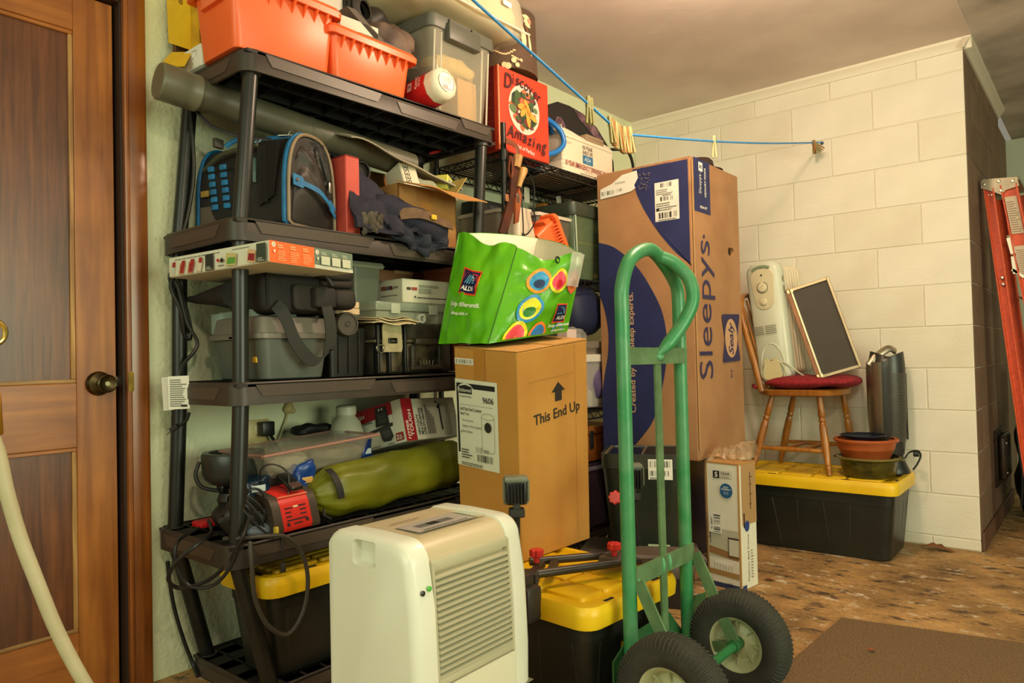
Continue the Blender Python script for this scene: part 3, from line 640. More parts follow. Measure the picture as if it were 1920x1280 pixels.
b = B(T); b.grid(pk, 16, 14, .006); b.build('pocket_lining', M((88, 80, 68), .85, c2=(58, 52, 44), vs=20, bump=.3, bs=60), T, smooth=80)

T = thing('open_carton', 'open brown cardboard carton of small boxes on the fourth shelf', 'carton', (-1.385, -2.345, 1.376), -2)
b = B(); w, d, h, th = .25, .275, .205, .005
b.box((-w, 0, 0), (0, d, th)); b.box((-w, 0, 0), (0, th, h)); b.box((-w, d - th, 0), (0, d, h)); b.box((-w, 0, 0), (-w + th, d, h + .10)); b.box((-th, 0, 0), (0, d, h)); b.build('box_body', CARD, T)
b = B(); n = 14
def flap(u, v): return Vector((v * .115, -.01 + u * (d + .05) + .01 * v, h + .004 - v * .035 - .02 * u * v + .008 * sin(u * 8) * v))
b.grid(flap, n, 6, .004); b.build('front_flap', M((196, 142, 78), .85, c2=(184, 130, 70), vs=6, bump=.2, bs=120), T, smooth=60)
b = B(); b.add([(-w, d, h), (0, d, h), (0, d + .06, h + .075), (-w, d + .06, h + .075), (-w, d + .004, h), (0, d + .004, h), (0, d + .064, h + .075), (-w, d + .064, h + .075)], [(0, 1, 2, 3), (7, 6, 5, 4), (0, 4, 5, 1), (1, 5, 6, 2), (2, 6, 7, 3), (3, 7, 4, 0)]); b.build('side_flap', M((176, 150, 78), .8), T)
f1, f2, f3 = faces(T, w, d, h); f2.quad(.10, .0, .055, h, M((176, 122, 62), .3), 'packing_tape'); f2.quad(.085, h - .05, .075, .05, M((160, 108, 56), .5), 'tape_scar')
T = thing('small_white_box', 'small tilted white box with slanted black capitals standing in the open carton', 'box', (-1.40, -2.30, 1.585), -3, None, 0, -20)
carton_body(T, .09, .075, .092, M((208, 200, 176), .7)); f1, f2, f3 = faces(T, .09, .075, .092); f2.text('SEESE', .012, .012, .07, .024, INK, 90)
T = thing('bulb_box', 'yellow and white light bulb box lying in the open carton', 'box', (-1.43, -2.06, 1.615), 24, None, -14, 0)
carton_body(T, .07, .12, .062, M((214, 206, 90), .6)); f1, f2, f3 = faces(T, .07, .12, .062); f2.quad(.012, .012, .06, .038, M((150, 170, 160), .6)); f2.quad(.08, 0, .04, .062, M((226, 220, 200), .5)); b = B(); b.box((-.07, .12, 0), (0, .124, .062), .001); b.build('end_label', PAPER, T)
single(B().lump((-1.455, -2.19, 1.60), (.05, .07, .035), .02, 16, 2.6, 14, 41), 'white_pouch', M((150, 152, 132), .5), 'pale plastic pouch between the small boxes in the open carton', 'pouch', (-1.455, -2.19, 1.57))
T = thing('red_cap_bottle', 'dark bottle with bright red cap standing behind the open carton', 'bottle', (-1.56, -2.20, 1.376))
b = B(); b.lathe([(0, 0), (.035, 0), (.036, .24), (.02, .30), (.014, .33), (0, .33)], 20); b.build('bottle_body', M((36, 30, 28), .3), T); b = B(); b.lathe([(0, .325), (.019, .325), (.019, .365), (.014, .372), (0, .372)], 20); b.build('cap', REDP, T)
GS = M((158, 152, 132), .8, c2=(146, 138, 120), vs=5)
def sheet(u, v):
    y = -2.53 + u * .53; z = 1.735 - .055 * u - .055 * u * u + (.02 * sin(u * 7) * (1 - u)) - v * (.035 + .035 * sin(PI * min(1, u * 1.6)) ** 2) * (1 - .7 * u); x = -1.50 + v * .10 + .015 * sin(u * 6)
    return Vector((x, y, z))
single(B().grid(sheet, 26, 8, .005), 'grey_felt_sheet', GS, 'pale grey felt sheet draped from the red box to the open carton', 'sheet', (-1.46, -2.3, 1.66), smooth=60)
T = thing('dark_canister', 'black cylinder lying on the fourth shelf behind the red box', 'canister', (-1.50, -2.44, 1.62)); b = B(); b.lathe([(0, -.10), (.036, -.10), (.038, -.095), (.038, .04), (.034, .045), (.030, .045), (.03, .03), (0, .03)], 22, (0, 0, 0), (1, -.1, -.1)); b.build('barrel', M((34, 30, 28), .35), T); b = B(); b.lathe([(.038, .02), (.041, .022), (.041, .034), (.038, .036)], 22, (0, 0, 0), (1, -.1, -.1)); b.build('rim_ring', M((60, 50, 44), .4), T)
T = thing('dark_crate', 'black crate at the back of the fourth shelf carrying the canister', 'crate', (-1.65, -2.36, 1.374)); b = B(); b.box((-.10, -.16, 0), (.05, .12, .20), .006); b.build('crate_body', M((24, 22, 22), .7), T); b = B(); b.box((-.105, -.165, .185), (.055, .125, .205), .004); b.build('crate_rim', M((32, 30, 28), .6), T)
single(B().tube([(-1.60, -1.98, 1.80), (-1.58, -1.755, 1.892)], .006, 8), 'red_rod', M((170, 30, 26), .4), 'thin red rod behind the shelving, by the wire rack', 'rod', (-1.59, -1.87, 1.83))
# ------------------------------------------------------------------ shelf three
T = thing('tool_box', 'grey plastic toolbox with lidded top and yellow latch on the third shelf', 'toolbox', (-1.50, -2.775, .918))
TG = M((92, 98, 90), .42, c2=(84, 90, 82), vs=8)
b = B(); b.loft([rr3(0, 0, .245, .205, .03, .0, 5), rr3(0, 0, .255, .215, .03, .004, 5), rr3(0, 0, .285, .245, .034, .122, 5)]); b.build('lower_box', TG, T)
b = B(); b.loft([rr3(0, 0, .285, .25, .034, .118, 5), rr3(0, 0, .302, .268, .036, .12, 5), rr3(0, 0, .302, .268, .036, .134, 5), rr3(0, 0, .285, .25, .034, .137, 5), rr3(0, 0, .262, .235, .03, .182, 5), rr3(0, 0, .24, .22, .028, .186, 5)]); b.build('lid', M((112, 108, 98), .42, c2=(104, 100, 92), vs=8), T)
b = B()
for k in (0,): b.box((-.01, -.134, .118), (.05, -.118, .132), .004); b.box((-.008, -.125, .07), (.048, -.113, .122), .004)
b.build('latch_recess', M((46, 48, 46), .5), T)
b = B(); b.box((.092, -.118, .05), (.112, -.106, .068), .003); b.build('yellow_latch', YEL, T)
b = B(); b.loft([rr3(-.02, -.03, .2, .15, .014, .184), rr3(-.02, -.03, .205, .155, .014, .206), rr3(-.02, -.03, .19, .14, .012, .21)]); b.box((-.155, -.112, .14), (-.09, -.09, .205), .006); b.build('clear_organizer', M((170, 190, 176), .12, clear=.5), T)

LB = M((29, 25, 22), .7, c2=(22, 20, 18), vs=16, bump=.3, bs=60)
T = thing('laptop_bag', 'black fabric shoulder bag lying on the grey toolbox, strap hanging down', 'bag', (-1.48, -2.74, 1.125))
def soft(lo, hi, r, amp, sd, n=12):
    c = [(lo[i] + hi[i]) / 2 for i in range(3)]; b = B(T); b.lump(c, [(hi[i] - lo[i]) / 2 for i in range(3)], amp, 12, r, n, sd); return b
def tail(i, j):
    u = i / 12; a = 2 * PI * j / 24; ce = lambda x, p: math.copysign(abs(x) ** p, x)
    return Vector((-1.70 + .20 * u, -2.855 + .035 * u + (.085 + .03 * u) * ce(cos(a), .7), 1.170 + .004 * u + (.012 + .034 * u) * ce(sin(a), .6) + .004 * noise.noise(Vector((u * 8, a, 1)))))
b = B(T); b.loft([[tail(i, j) for j in range(24)] for i in range(13)]); b.build('flat_flap', LB, T, smooth=60)
soft((-1.56, -2.885, 1.112), (-1.362, -2.635, 1.232), 7, .012, 3, 18).build('bag_body', LB, T, smooth=50)
b = B(T); b.tube(spline([(-1.361, -2.868, 1.130), (-1.362, -2.868, 1.212), (-1.385, -2.86, 1.228), (-1.46, -2.86, 1.232), (-1.54, -2.86, 1.228)], 5), .003, 5); b.build('seam_piping', M((20, 18, 16), .7), T)
soft((-1.372, -2.79, 1.118), (-1.345, -2.655, 1.200), 6, .006, 9, 14).build('front_pocket', M((38, 32, 27), .7, bump=.3, bs=50), T, smooth=50)
for k, (lo, hi) in enumerate((((-1.40, -2.70, 1.214), (-1.33, -2.575, 1.252)), ((-1.41, -2.69, 1.192), (-1.34, -2.57, 1.222)), ((-1.42, -2.655, 1.130), (-1.335, -2.56, 1.196)))): soft(lo, hi, 3.4, .006, 20 + k, 14).build('padded_handle', M((33, 27, 23), .7, bump=.3, bs=60), T, smooth=60)
st = spline([(-1.35, -2.70, 1.195), (-1.315, -2.695, 1.12), (-1.308, -2.69, 1.05), (-1.315, -2.70, .99), (-1.322, -2.745, .968), (-1.325, -2.80, 1.02), (-1.335, -2.83, 1.10), (-1.35, -2.85, 1.135)], 7)
b = B(T); b.grid(lambda u, v: st[int(round(u * (len(st) - 1)))] + Vector((.004 * (v - .5), (v - .5) * .036 * (1 if u < .45 else .75), (v - .5) * (.0 if u < .4 else .028))), len(st) - 1, 2, .004); b.build('shoulder_strap', M((36, 38, 33), .75, bump=.4, bs=200), T)
b = B(T); b.box((-1.352, -2.735, 1.13), (-1.318, -2.66, 1.19), .008); b.build('strap_pad', M((32, 29, 25), .75), T)
b = B(T); b.tube(spline([(-1.352, -2.75, 1.248), (-1.345, -2.72, 1.256), (-1.34, -2.69, 1.236), (-1.33, -2.665, 1.20)], 6), .007, 6, flat=.5); b.tube([(-1.35, -2.78, 1.245), (-1.34, -2.755, 1.23), (-1.345, -2.735, 1.25)], .0035, 6); b.build('buckle_webbing', BLKP, T)

T = thing('photo_kit_box', 'flat white and orange carton wedged under the second shelf from the top', 'box', (-1.2, -2.96, 1.2335), 9.6, None, -.5, -1.4)
w, d, h = .424, .315, .058
carton_body(T, w, d, h, M((216, 216, 198), .6)); f1, f2, f3 = faces(T, w, d, h)
f1.lines(.03, .0465, .20, .006, 1, M((120, 122, 110), .7)); f1.lines(.28, .0475, .07, .005, 1, M((120, 122, 110), .7))
PCS = [(.006, .03), (.048, .033), (.089, .034), (.128, .032)]
for k, (x, ww) in enumerate(PCS):
    f1.poly([(x, .004), (x + ww * .7, .002), (x + ww, .030), (x + ww * .9, .040), (x + ww * .25, .036)], M(((214, 196, 160), (196, 150, 110), (186, 120, 90), (206, 190, 160))[k], .6), 'printed_photo')
    f1.poly([(x + ww * .2, .007), (x + ww * .68, .006), (x + ww * .88, .028), (x + ww * .32, .031)], M(((190, 200, 190), (160, 44, 40), (150, 40, 40), (214, 206, 186))[k], .6), 'printed_photo')
    f1.poly([(x + ww * .45, .028), (x + ww * .9, .026), (x + ww * .95, .042), (x + ww * .5, .042)], M((158, 40, 38), .6), 'printed_photo')
f1.quad(.171, .001, .035, .046, M((40, 44, 38), .6), 'dark_panel'); f1.lines(.175, .004, .027, .010, 3, M((196, 196, 180), .6))
f1.poly([(.218, .026), (.226, .031), (.232, .025), (.226, .019)], REDP, 'printed_patch'); f1.poly([(.234, .024), (.243, .032), (.250, .022), (.240, .016)], INK, 'printed_patch'); f1.lines(.226, .008, .024, .006, 1, INK)
f1.poly([(.258, .006), (.300, .004), (.304, .036), (.262, .042)], M((196, 180, 120), .6), 'printed_photo'); f1.poly([(.264, .010), (.298, .009), (.300, .026), (.268, .028)], M((94, 150, 60), .6), 'printed_photo')
f1.poly([(.345, .008), (.376, .002), (.380, .036), (.350, .042)], M((206, 170, 130), .6), 'printed_photo'); f1.poly([(.349, .012), (.374, .007), (.377, .026), (.353, .030)], M((140, 26, 36), .6), 'printed_photo')
f1.quad(.384, .001, .036, .050, M((52, 62, 52), .6), 'dark_panel'); f1.lines(.388, .004, .028, .011, 3, M((196, 196, 180), .6))
f2.quad(0, 0, .16, h, M((232, 104, 40), .55), 'orange_panel'); f2.quad(.16, 0, .155, h, M((104, 122, 104), .6), 'green_panel'); f2.quad(.16, .0, .155, .010, M((196, 198, 180), .6))
W6 = M((236, 226, 206), .6); PEACH = M((244, 178, 120), .6)
f2.ell(.014, .048, .0068, .0068, W6); f2.text('2', .0118, .0445, .0044, .007, INK, 0, .01); f2.ell(.170, .046, .0068, .0068, W6); f2.text('3', .1678, .0425, .0044, .007, INK, 0, .01)
for x in (.026, .070, .115): f2.lines(x, .040, .026, .012, 2, PEACH, .6, 3); f2.lines(x, .006, .034, .030, 6, PEACH, .4, int(x * 999))
f2.ell(.014, .030, .003, .004, W6); f2.ell(.170, .028, .003, .004, W6)
for x in (.182, .224, .266): f2.lines(x, .040, .028, .010, 2, M((180, 190, 170), .6), .5, 4); f2.quad(x, .012, .034, .024, M((196, 200, 178), .6), 'text_block')

T = thing('hard_case', 'scuffed black hard tool case with metal latch plate on the third shelf', 'tool case', (-1.375, -2.47, .918))
CB = M((40, 38, 30), .4, c2=(82, 74, 52), vs=22, bump=.25, bs=40, detail=8, contrast=.2); w, d, h = .30, .36, .172
b = B(); b.box((-w, .0, .0), (0, d, .112), .012); b.build('case_body', M((30, 29, 26), .42, c2=(58, 54, 42), vs=14, detail=8), T)
b = B(); b.box((-w - .004, -.004, .116), (.004, d + .004, h), .012); b.build('case_lid', M((32, 30, 27), .42, c2=(62, 57, 44), vs=14, detail=8), T)
b = B(); b.box((-w - .006, -.006, .108), (.007, d + .006, .118), .003); b.build('seam_rim', M((86, 80, 60), .4), T)
b = B()
for y0, y1 in ((.0, .012), (.048, .060), (.118, .130), (.295, .307)): b.box((-.01, y0, .004), (.016, y1, h - .004), .004)
b.each('rib', BLKP, T)
for y0, y1 in ((.014, .046), (.062, .116), (.132, .293)):
    b = B(); b.box((-.01, y0, .006), (.008, y1, .106), .01); b.build('scuffed_panel', CB, T)
b = B(); b.prism([(.022, -.016), (.104, -.016), (.108, .0), (.104, .072), (.098, .078), (.026, .078), (.022, .07)], (.0165, -.004, .092), (0, 1, 0), (0, 0, 1), (.004, 0, 0)); o = b.build('latch_plate', M((190, 182, 146), .42, .35, c2=(168, 158, 122), vs=30), T)
cut(o, B().box((.01, .04, .104), (.03, .083, .123), .004))
b = B(); b.tube(spline([(.02, -.014 + .010, .098), (.02, -.012 + .034, .098), (.02, .018, .078), (.02, .008, .074), (.02, -.006, .082)], 5, True), .0026, 6, closed=True); b.build('d_ring', STEEL, T)
b = B(); b.box((.012, .14, .012), (.026, .295, .03), .006); b.box((.012, .14, .02), (.028, .162, .098), .006); b.box((.012, .272, .02), (.028, .295, .098), .006); b.box((.012, .16, .100), (.03, .275, .122), .006); b.build('carry_handle', M((36, 34, 30), .42, c2=(64, 58, 44), vs=20), T)
b = B()
for k in range(5): y = .19 + k * .016; b.tube([(.012, y, .045), (.013, y + .008 * (1 if k < 2 else -1 if k > 2 else 0), .02)], .002, 5)
b.each('moulded_ridge', M((110, 104, 84), .4), T)
T = thing('black_file_crate', 'black ribbed plastic crate between the grey toolbox and the hard case', 'crate', (-1.50, -2.56, .918)); b = B(); b.loft([rr3(0, 0, .2, .135, .012, 0), rr3(0, 0, .21, .15, .012, .155)]); b.build('crate_body', M((16, 16, 15), .5), T); b = B()
for y in (-.04, .0, .04): b.box((.098, y - .002, .01), (.108, y + .002, .145))
b.each('rib', M((40, 38, 34), .4), T)

T = thing('steel_thermos', 'black thermos lying with its round lid towards the room, above the hard case', 'thermos', (-1.42, -2.575, 1.085)); b = B(); b.lathe([(0, -.13), (.033, -.13), (.036, -.12), (.036, .02), (.034, .03)], 24, (0, 0, 0), (1, -.12, 0)); b.build('thermos_body', BLKP, T); b = B(); b.lathe([(.0375, .02), (.0385, .03), (.0385, .05), (.036, .054), (.031, .054), (.030, .050), (0, .050)], 28, (0, 0, 0), (1, -.12, 0)); b.build('screw_lid', M((66, 58, 48), .5), T)
b = B(); b.tube([(.0505 * 1.0, -.006 + .006 * cos(a) * 1.4, .008 * sin(a)) for a in [2 * PI * i / 14 for i in range(14)]], .0012, 5, closed=True); b.build('lid_emblem', M((44, 40, 34), .5), T)

def books(name, lab, c, dims, col, n, grp, rz=0):
    for k in range(n):
        T = thing(name, lab[k], 'book', (c[0] - .004 * k, c[1] + .002 * k, c[2] + k * dims[2]), rz, grp); b = B(); b.box((-dims[0], 0, .001), (0, dims[1], dims[2] - .001), .0015, 1); b.build('cover', col[k], T); b = B(); b.box((-dims[0] + .004, -.001, .003), (-.004, dims[1] - .004, dims[2] - .003)); b.build('pages', PAPER, T)
books('paperback', ['lower cream book stacked beside the black bag on the third shelf', 'upper cream book stacked beside the black bag on the third shelf'], (-1.40, -2.60, 1.118), (.14, .10, .022), [M((214, 186, 150), .6), M((222, 196, 160), .6)], 2, 'books beside the black bag', 6)
T = thing('green_gift_sleeve', 'dark green gift bag with gold figure standing behind the cream books', 'gift bag', (-1.52, -2.585, 1.10)); b = B(); b.box((-.05, 0, 0), (0, .135, .155), .004); b.build('bag_body', M((36, 66, 34), .5, c2=(28, 54, 28), vs=10), T); b = B(); b.box((-.05, -.012, .01), (.002, .0, .15), .002); b.build('white_edge', M((206, 206, 184), .6), T); Face(T, (.0, .07, .05), (0, 1, 0), (0, 0, 1)).poly([(.0, .0), (.02, .004), (.018, .02), (.034, .028), (.03, .042), (.012, .044), (.012, .03), (-.004, .018)], M((196, 168, 90), .45), 'gold_figure')
T = thing('frosted_bin', 'frosted grey plastic bin at the back of the third shelf', 'bin', (-1.50, -2.40, 1.118)); b = B(); b.loft([rr3(-.06, 0, .12, .10, .01, 0), rr3(-.06, 0, .14, .12, .01, .175)]); b.build('bin_body', M((112, 118, 102), .4), T); b = B(); b.loft([rr3(-.06, 0, .15, .14, .012, .172), rr3(-.06, 0, .16, .15, .012, .18), rr3(-.06, 0, .15, .14, .012, .192)]); b.build('lid', M((150, 158, 138), .4), T)
T = thing('small_tan_carton', 'tan cardboard carton in shadow behind the white graphics box', 'carton', (-1.58, -2.34, 1.10)); carton_body(T, .17, .235, .205, M((150, 106, 70), .8)); b = B(); b.box((-.02, .14, .195), (.002, .235, .2065), .001); b.build('paper_tape', M((206, 158, 112), .6), T)
T = thing('pink_carton', 'salmon pink carton behind the green shopping bag on the third shelf', 'carton', (-1.45, -2.03, .918)); carton_body(T, .16, .09, .40, M((176, 92, 62), .7)); b = B(); b.box((-.162, -.002, .385), (.002, .092, .4015), .001); b.build('lid_edge', M((196, 110, 76), .7), T)
T = thing('brown_carton', 'dark red-brown carton behind the white graphics box', 'carton', (-1.60, -2.10, 1.10)); carton_body(T, .12, .075, .21, M((110, 58, 36), .8)); b = B(); b.box((-.121, -.001, .19), (.001, .076, .2115), .001); b.build('lid_edge', M((126, 40, 34), .8), T)
T = thing('parts_organizer', 'clear flat parts organizer lying on the hard case', 'organizer', (-1.40, -2.44, 1.092)); b = B(); b.box((-.24, 0, 0), (0, .33, .044), .006); b.build('lower_tray', M((186, 196, 170), .12, clear=.55), T); b = B(); b.box((-.245, -.005, .044), (.005, .335, .075), .006); b.build('lid', M((190, 206, 184), .12, clear=.5), T)
b = B()
for y in (.05, .11, .17, .23, .29): b.box((-.238, y, .003), (-.004, y + .002, .04))
b.box((.003, .06, .035), (.009, .10, .07), .002); b.box((.003, .24, .035), (.009, .28, .07), .002); b.each('divider', M((206, 214, 192), .2, clear=.3), T)
single(B().lathe([(.011, 0), (.017, 0), (.017, .012), (.011, .012), (.011, 0)], 22, (-1.40, -2.24, 1.112), (1, 0, 0)), 'tape_roll', M((206, 212, 196), .4), 'small white tape roll inside the clear parts organizer', 'tape roll', (-1.40, -2.24, 1.112))
for k, (yy, zz, rz, cc) in enumerate(((-2.50, 1.092, -8, (214, 196, 158)), (-2.49, 1.098, 6, (196, 184, 150)), (-2.47, 1.104, -3, (222, 206, 170)), (-2.44, 1.110, 12, (170, 160, 128)))):
    b = B(); b.grid(lambda u, v: Vector((-.12 + u * .13, v * .17, .006 * sin(u * 4 + k) * v + .004 * sin(v * 9 + k))), 8, 10, .0025); o = b.build('paper_leaflet', M(cc, .7), smooth=60); o.location = (-1.355, yy, zz); o.rotation_euler = (0, .06, rad(rz)); solo(o, ['lowest cream leaflet of the fanned papers on the hard case', 'second leaflet from below of the fanned papers on the hard case', 'pale leaflet near the top of the fanned papers on the hard case', 'topmost olive leaflet of the fanned papers on the hard case'][k], 'leaflet', 'leaflets on the hard case')
T = thing('graphics_box', 'white flat carton with a coloured lettering band on the clear organizer', 'box', (-1.40, -2.32, 1.1675)); w, d, h = .19, .25, .085
carton_body(T, w, d, h, M((206, 208, 184), .6)); f1, f2, f3 = faces(T, w, d, h)
f1.quad(.075, .048, .062, .014, M((120, 36, 44), .6), 'colour_band'); f1.quad(.10, .048, .022, .014, M((44, 70, 120), .6), 'colour_band'); f1.text('AUTO', .077, .050, .040, .010, M((186, 150, 60), .6)); f1.text('GRAPH', .122, .050, .045, .010, M((60, 58, 30), .6), 0, .01); f1.lines(.075, .026, .09, .006, 1, M((90, 92, 80), .7)); f1.poly([(.035, .0), (.06, .0), (.06, .03), (.05, .055), (.035, .06)], M((150, 152, 134), .6), 'grey_swoosh'); f1.ell(.045, .066, .008, .004, INK)
f2.quad(.018, .045, .018, .010, M((60, 60, 56), .6)); f2.text('AUTO', .019, .046, .022, .009, M((70, 64, 40), .6), 0, .01); f2.quad(.042, .045, .025, .011, M((150, 66, 54), .6), 'colour_band'); f2.lines(.075, .058, .15, .010, 2, M((110, 112, 100), .7)); f2.quad(.075, .036, .06, .018, M((160, 164, 146), .6)); f2.lines(.065, .018, .17, .007, 1, INK); f2.ell(.056, .022, .003, .004, INK)

# ------------------------------------------------------------------ shelf two
T = thing('camping_fan', 'round black portable fan and light standing on the second shelf', 'fan', (-1.575, -2.862, .478)); FB_ = M((30, 31, 30), .38)
b = B(); b.lathe([(0, 0), (.05, 0), (.052, .012), (.046, .07), (.05, .078), (.042, .10), (.03, .108), (0, .108)], 28); b.build('base', FB_, T)
b = B(); b.lathe([(.05, .125), (.07, .13), (.084, .145), (.09, .16), (.092, .215), (.088, .222), (.072, .222), (.066, .212), (.06, .15), (.05, .14)], 32); b.build('fan_ring', M((40, 42, 40), .34), T)
b = B(); b.lathe([(0, .145), (.06, .147), (.06, .15), (0, .152)], 24); b.build('fan_back', BLKR, T)
b = B()
for k in range(30): a = 2 * PI * k / 30; b.tube([(.088 * cos(a), .088 * sin(a), .16), (.078 * cos(a), .078 * sin(a), .142), (.05 * cos(a), .05 * sin(a), .132)], .0022, 5)
b.build('grille', M((84, 84, 78), .4), T, kind='stuff')
b = B(); b.tube(spline([(-.03, -.092, .20), (-.03, -.104, .16), (-.02, -.09, .125), (0, -.05, .11)], 6), .006, 8); b.tube(spline([(-.03, .092, .20), (-.03, .104, .16), (-.02, .09, .125), (0, .05, .11)], 6), .006, 8); b.each('yoke_arm', FB_, T)
for s in (-1, 1): B().lathe([(0, 0), (.018, 0), (.018, .014), (.014, .018), (0, .018)], 16, (-.0, -.03 * s, .118), (0, -s, .1)).build('pivot_knob', FB_, T)

T = thing('wall_outlet', 'cream double wall outlet with black plug behind the shelving', 'outlet', (XW, -2.651, .71)); b = B(); b.box((0, -.040, -.062), (.006, .040, .062), .003); b.build('cover_plate', M((196, 178, 120), .4), T)
b = B(); b.box((.005, -.018, -.045), (.009, .018, -.012), .006); b.box((.005, -.018, .012), (.009, .018, .045), .006); b.each('socket', M((206, 190, 140), .4), T)
b = B(); b.box((.0088, -.009, -.034), (.0095, -.006, -.022)); b.box((.0088, .006, -.034), (.0095, .009, -.022)); b.each('slot', INK, T)
T = thing('black_plug', 'black power adapter plugged into the cream wall outlet', 'plug', (XW + .012, -2.632, .735)); b = B(); b.box((-.002, -.028, -.02), (.034, .02, .03), .006); b.build('adapter', BLKP, T); b = B(); b.tube(spline([(.02, .01, -.02), (.02, .026, -.045), (.03, .04, -.075)], 6), .006, 8); b.build('cord', BLKP, T)
T = thing('wall_hook', 'yellowed knotted cord end hanging on the plaster wall above the outlet', 'cord', (XW + .004, -2.535, .80)); b = B(); b.lump((.008, 0, .005), (.012, .018, .022), .006, 40, 2, 12, 4); b.lump((.008, .012, -.006), (.01, .012, .012), .004, 40, 2, 10, 9); b.build('knot', M((206, 190, 130), .6), T); b = B(); b.tube([(.006, -.004, -.01), (.008, -.014, -.04), (.014, -.058, -.13)], .004, 6); b.build('cord_tail', M((196, 186, 148), .6), T)

T = thing('clear_tray', 'clear plastic lidded tray of papers balanced on clutter on the second shelf', 'tray', (-1.52, -2.65, .60)); my = Matrix.Rotation(rad(3), 4, 'X')
b = B(); sec = lambda z, k: [my @ Vector((x, y, z)) for x, y in rrect(0, 0, .17 + k, .36 + k, .015)]
b.loft([sec(.03, -.01), sec(.095, .03), sec(.098, .07), sec(.104, .075), sec(.104, .03), sec(.034, -.02)]); b.build('tray_body', M((196, 186, 166), .12, clear=.74), T)
b = B(); b.loft([sec(.104, .065), sec(.110, .07), sec(.114, .03)]); b.build('lid', M((200, 180, 168), .15, clear=.74), T)
b = B(); b.tube([my @ Vector((.125 * sx, .215 * sy, .108)) for sx, sy in ((1, -1), (1, 1))], .0045, 8); b.tube([my @ Vector((.125 * sx, .215 * sy, .108)) for sx, sy in ((-1, -1), (-1, 1))], .0045, 8); b.tube([my @ Vector((.125 * sx, .215 * sy, .108)) for sx, sy in ((1, 1), (-1, 1))], .0045, 8); b.tube([my @ Vector((.125 * sx, .215 * sy, .108)) for sx, sy in ((1, -1), (-1, -1))], .0045, 8); b.each('rim', M((176, 132, 118), .3, clear=.25), T)
single(B().lump((-1.50, -2.74, .662), (.06, .07, .025), .02, 20, 3, 14, 3), 'crumpled_paper', M((190, 186, 158), .8), 'crumpled pale paper inside the clear tray on the second shelf', 'paper', (-1.5, -2.74, .64))
single(B().lump((-1.50, -2.55, .668), (.06, .09, .022), .014, 16, 3, 14, 6), 'dark_leaflet_bundle', M((70, 66, 56), .7, c2=(150, 144, 120), vs=14), 'dark mottled leaflet bundle inside the clear tray on the second shelf', 'papers', (-1.5, -2.55, .64))
single(B().lump((-1.69, -2.50, .728), (.035, .075, .018), .016, 26, 3, 14, 61), 'black_strap_bundle', BLKR, 'black bundle lying at the back of the clear tray near the wall', 'bundle', (-1.68, -2.5, .71))

T = thing('battery_charger', 'red and black portable battery charger with slotted front on the second shelf', 'charger', (-1.375, -2.80, .478), 6)
prf = [(.0, .0), (.035, .0), (.040, .012), (.022, .075), (.006, .100), (-.12, .128), (-.135, .12), (-.135, 0)]
b = B(); b.prism(prf, (0, -.052, .004), (1, 0, 0), (0, 0, 1), (0, .104, 0)); b.build('red_body', M((206, 40, 34), .35), T, smooth=50)
for s in (-1, 1): b = B(); b.prism([(x * 1.02, z * 1.01) for x, z in prf], (0, s * .066 - .0145, .002), (1, 0, 0), (0, 0, 1), (0, .029, 0)); b.build('side_cheek', M((70, 58, 46), .5, c2=(60, 50, 40), vs=20), T, smooth=50)
Fc = Face(T, (.0403, 0, .016), (0, 1, 0), (-.275, 0, .96)); D1 = M((30, 16, 14), .7)
Fc.quads([(-.038, .052, .028, .004), (.008, .054, .03, .004), (-.038, .040, .02, .004), (.014, .042, .022, .004), (-.038, .028, .02, .004), (.014, .030, .022, .004), (-.036, .017, .07, .004), (-.014, .006, .03, .004)], D1, 'vent_slots'); Fc.ell(-.034, .008, .0055, .0055, D1, 'socket'); Fc.ell(.034, .012, .0055, .0055, D1, 'socket'); Fc.ell(.0, .056, .010, .003, M((220, 196, 160), .5), 'printed_badge')
b = B(); b.tube([(.012, -.053, .1), (.012, .053, .1)], .0028, 8); b.build('front_edge_highlight', M((226, 120, 90), .3), T)
b = B(); b.box((.03, -.082, .003), (.046, -.073, .028), .003); b.build('clamp_tip', M((196, 170, 60), .4), T)
T = thing('black_mobile_phone', 'small black phone leaning on the red battery charger', 'phone', (-1.40, -2.79, .612), 10, None, 0, 32); b = B(); b.box((-.03, -.024, 0), (.045, .024, .014), .005); b.build('phone_body', M((22, 22, 24), .25), T); b = B(); b.box((.02, -.020, .0135), (.043, .020, .0150), .002); b.build('screen', M((84, 62, 60), .2), T); b = B(); b.box((.0452, -.021, .002), (.0465, .021, .006)); b.build('chrome_edge', STEEL, T)
T = thing('black_adapter_box', 'black plastic box behind the phone under the clear tray', 'box', (-1.50, -2.82, .59), 12); b = B(); b.box((-.09, -.055, 0), (.06, .055, .042), .006); b.build('box_body', BLKR, T); b = B(); b.box((-.05, -.056, .022), (.05, .056, .024)); b.build('seam', BLKP, T)
for lab, c, r, cc, sd in (('dull teal foil bag behind the cable tangle, under the clear tray', (-1.45, -2.875, .60), (.035, .045, .035), (16, 46, 70), 3), ('bright blue foil snack bag between the charger and the green roll', (-1.455, -2.71, .60), (.035, .045, .06), (16, 66, 150), 8), ('blue foil bag behind the heater carton', (-1.50, -2.44, .655), (.04, .03, .05), (18, 58, 140), 12)):
    T = thing('foil_bag', lab, 'bag', (c[0], c[1], c[2] - r[2])); b = B(T); b.lump(c, r, .016, 26, 4.5, 20, sd); b.build('foil', M(cc, .3, c2=tuple(int(x * .7) for x in cc), vs=14), T, smooth=70)
    b = B(T); b.box((c[0] + r[0] * .97, c[1] - r[1] * .5, c[2] - .005), (c[0] + r[0] * 1.06, c[1] + r[1] * .5, c[2] + .014), .002); b.build('printed_band', M((196, 150, 80) if sd == 8 else (190, 206, 206), .5), T)

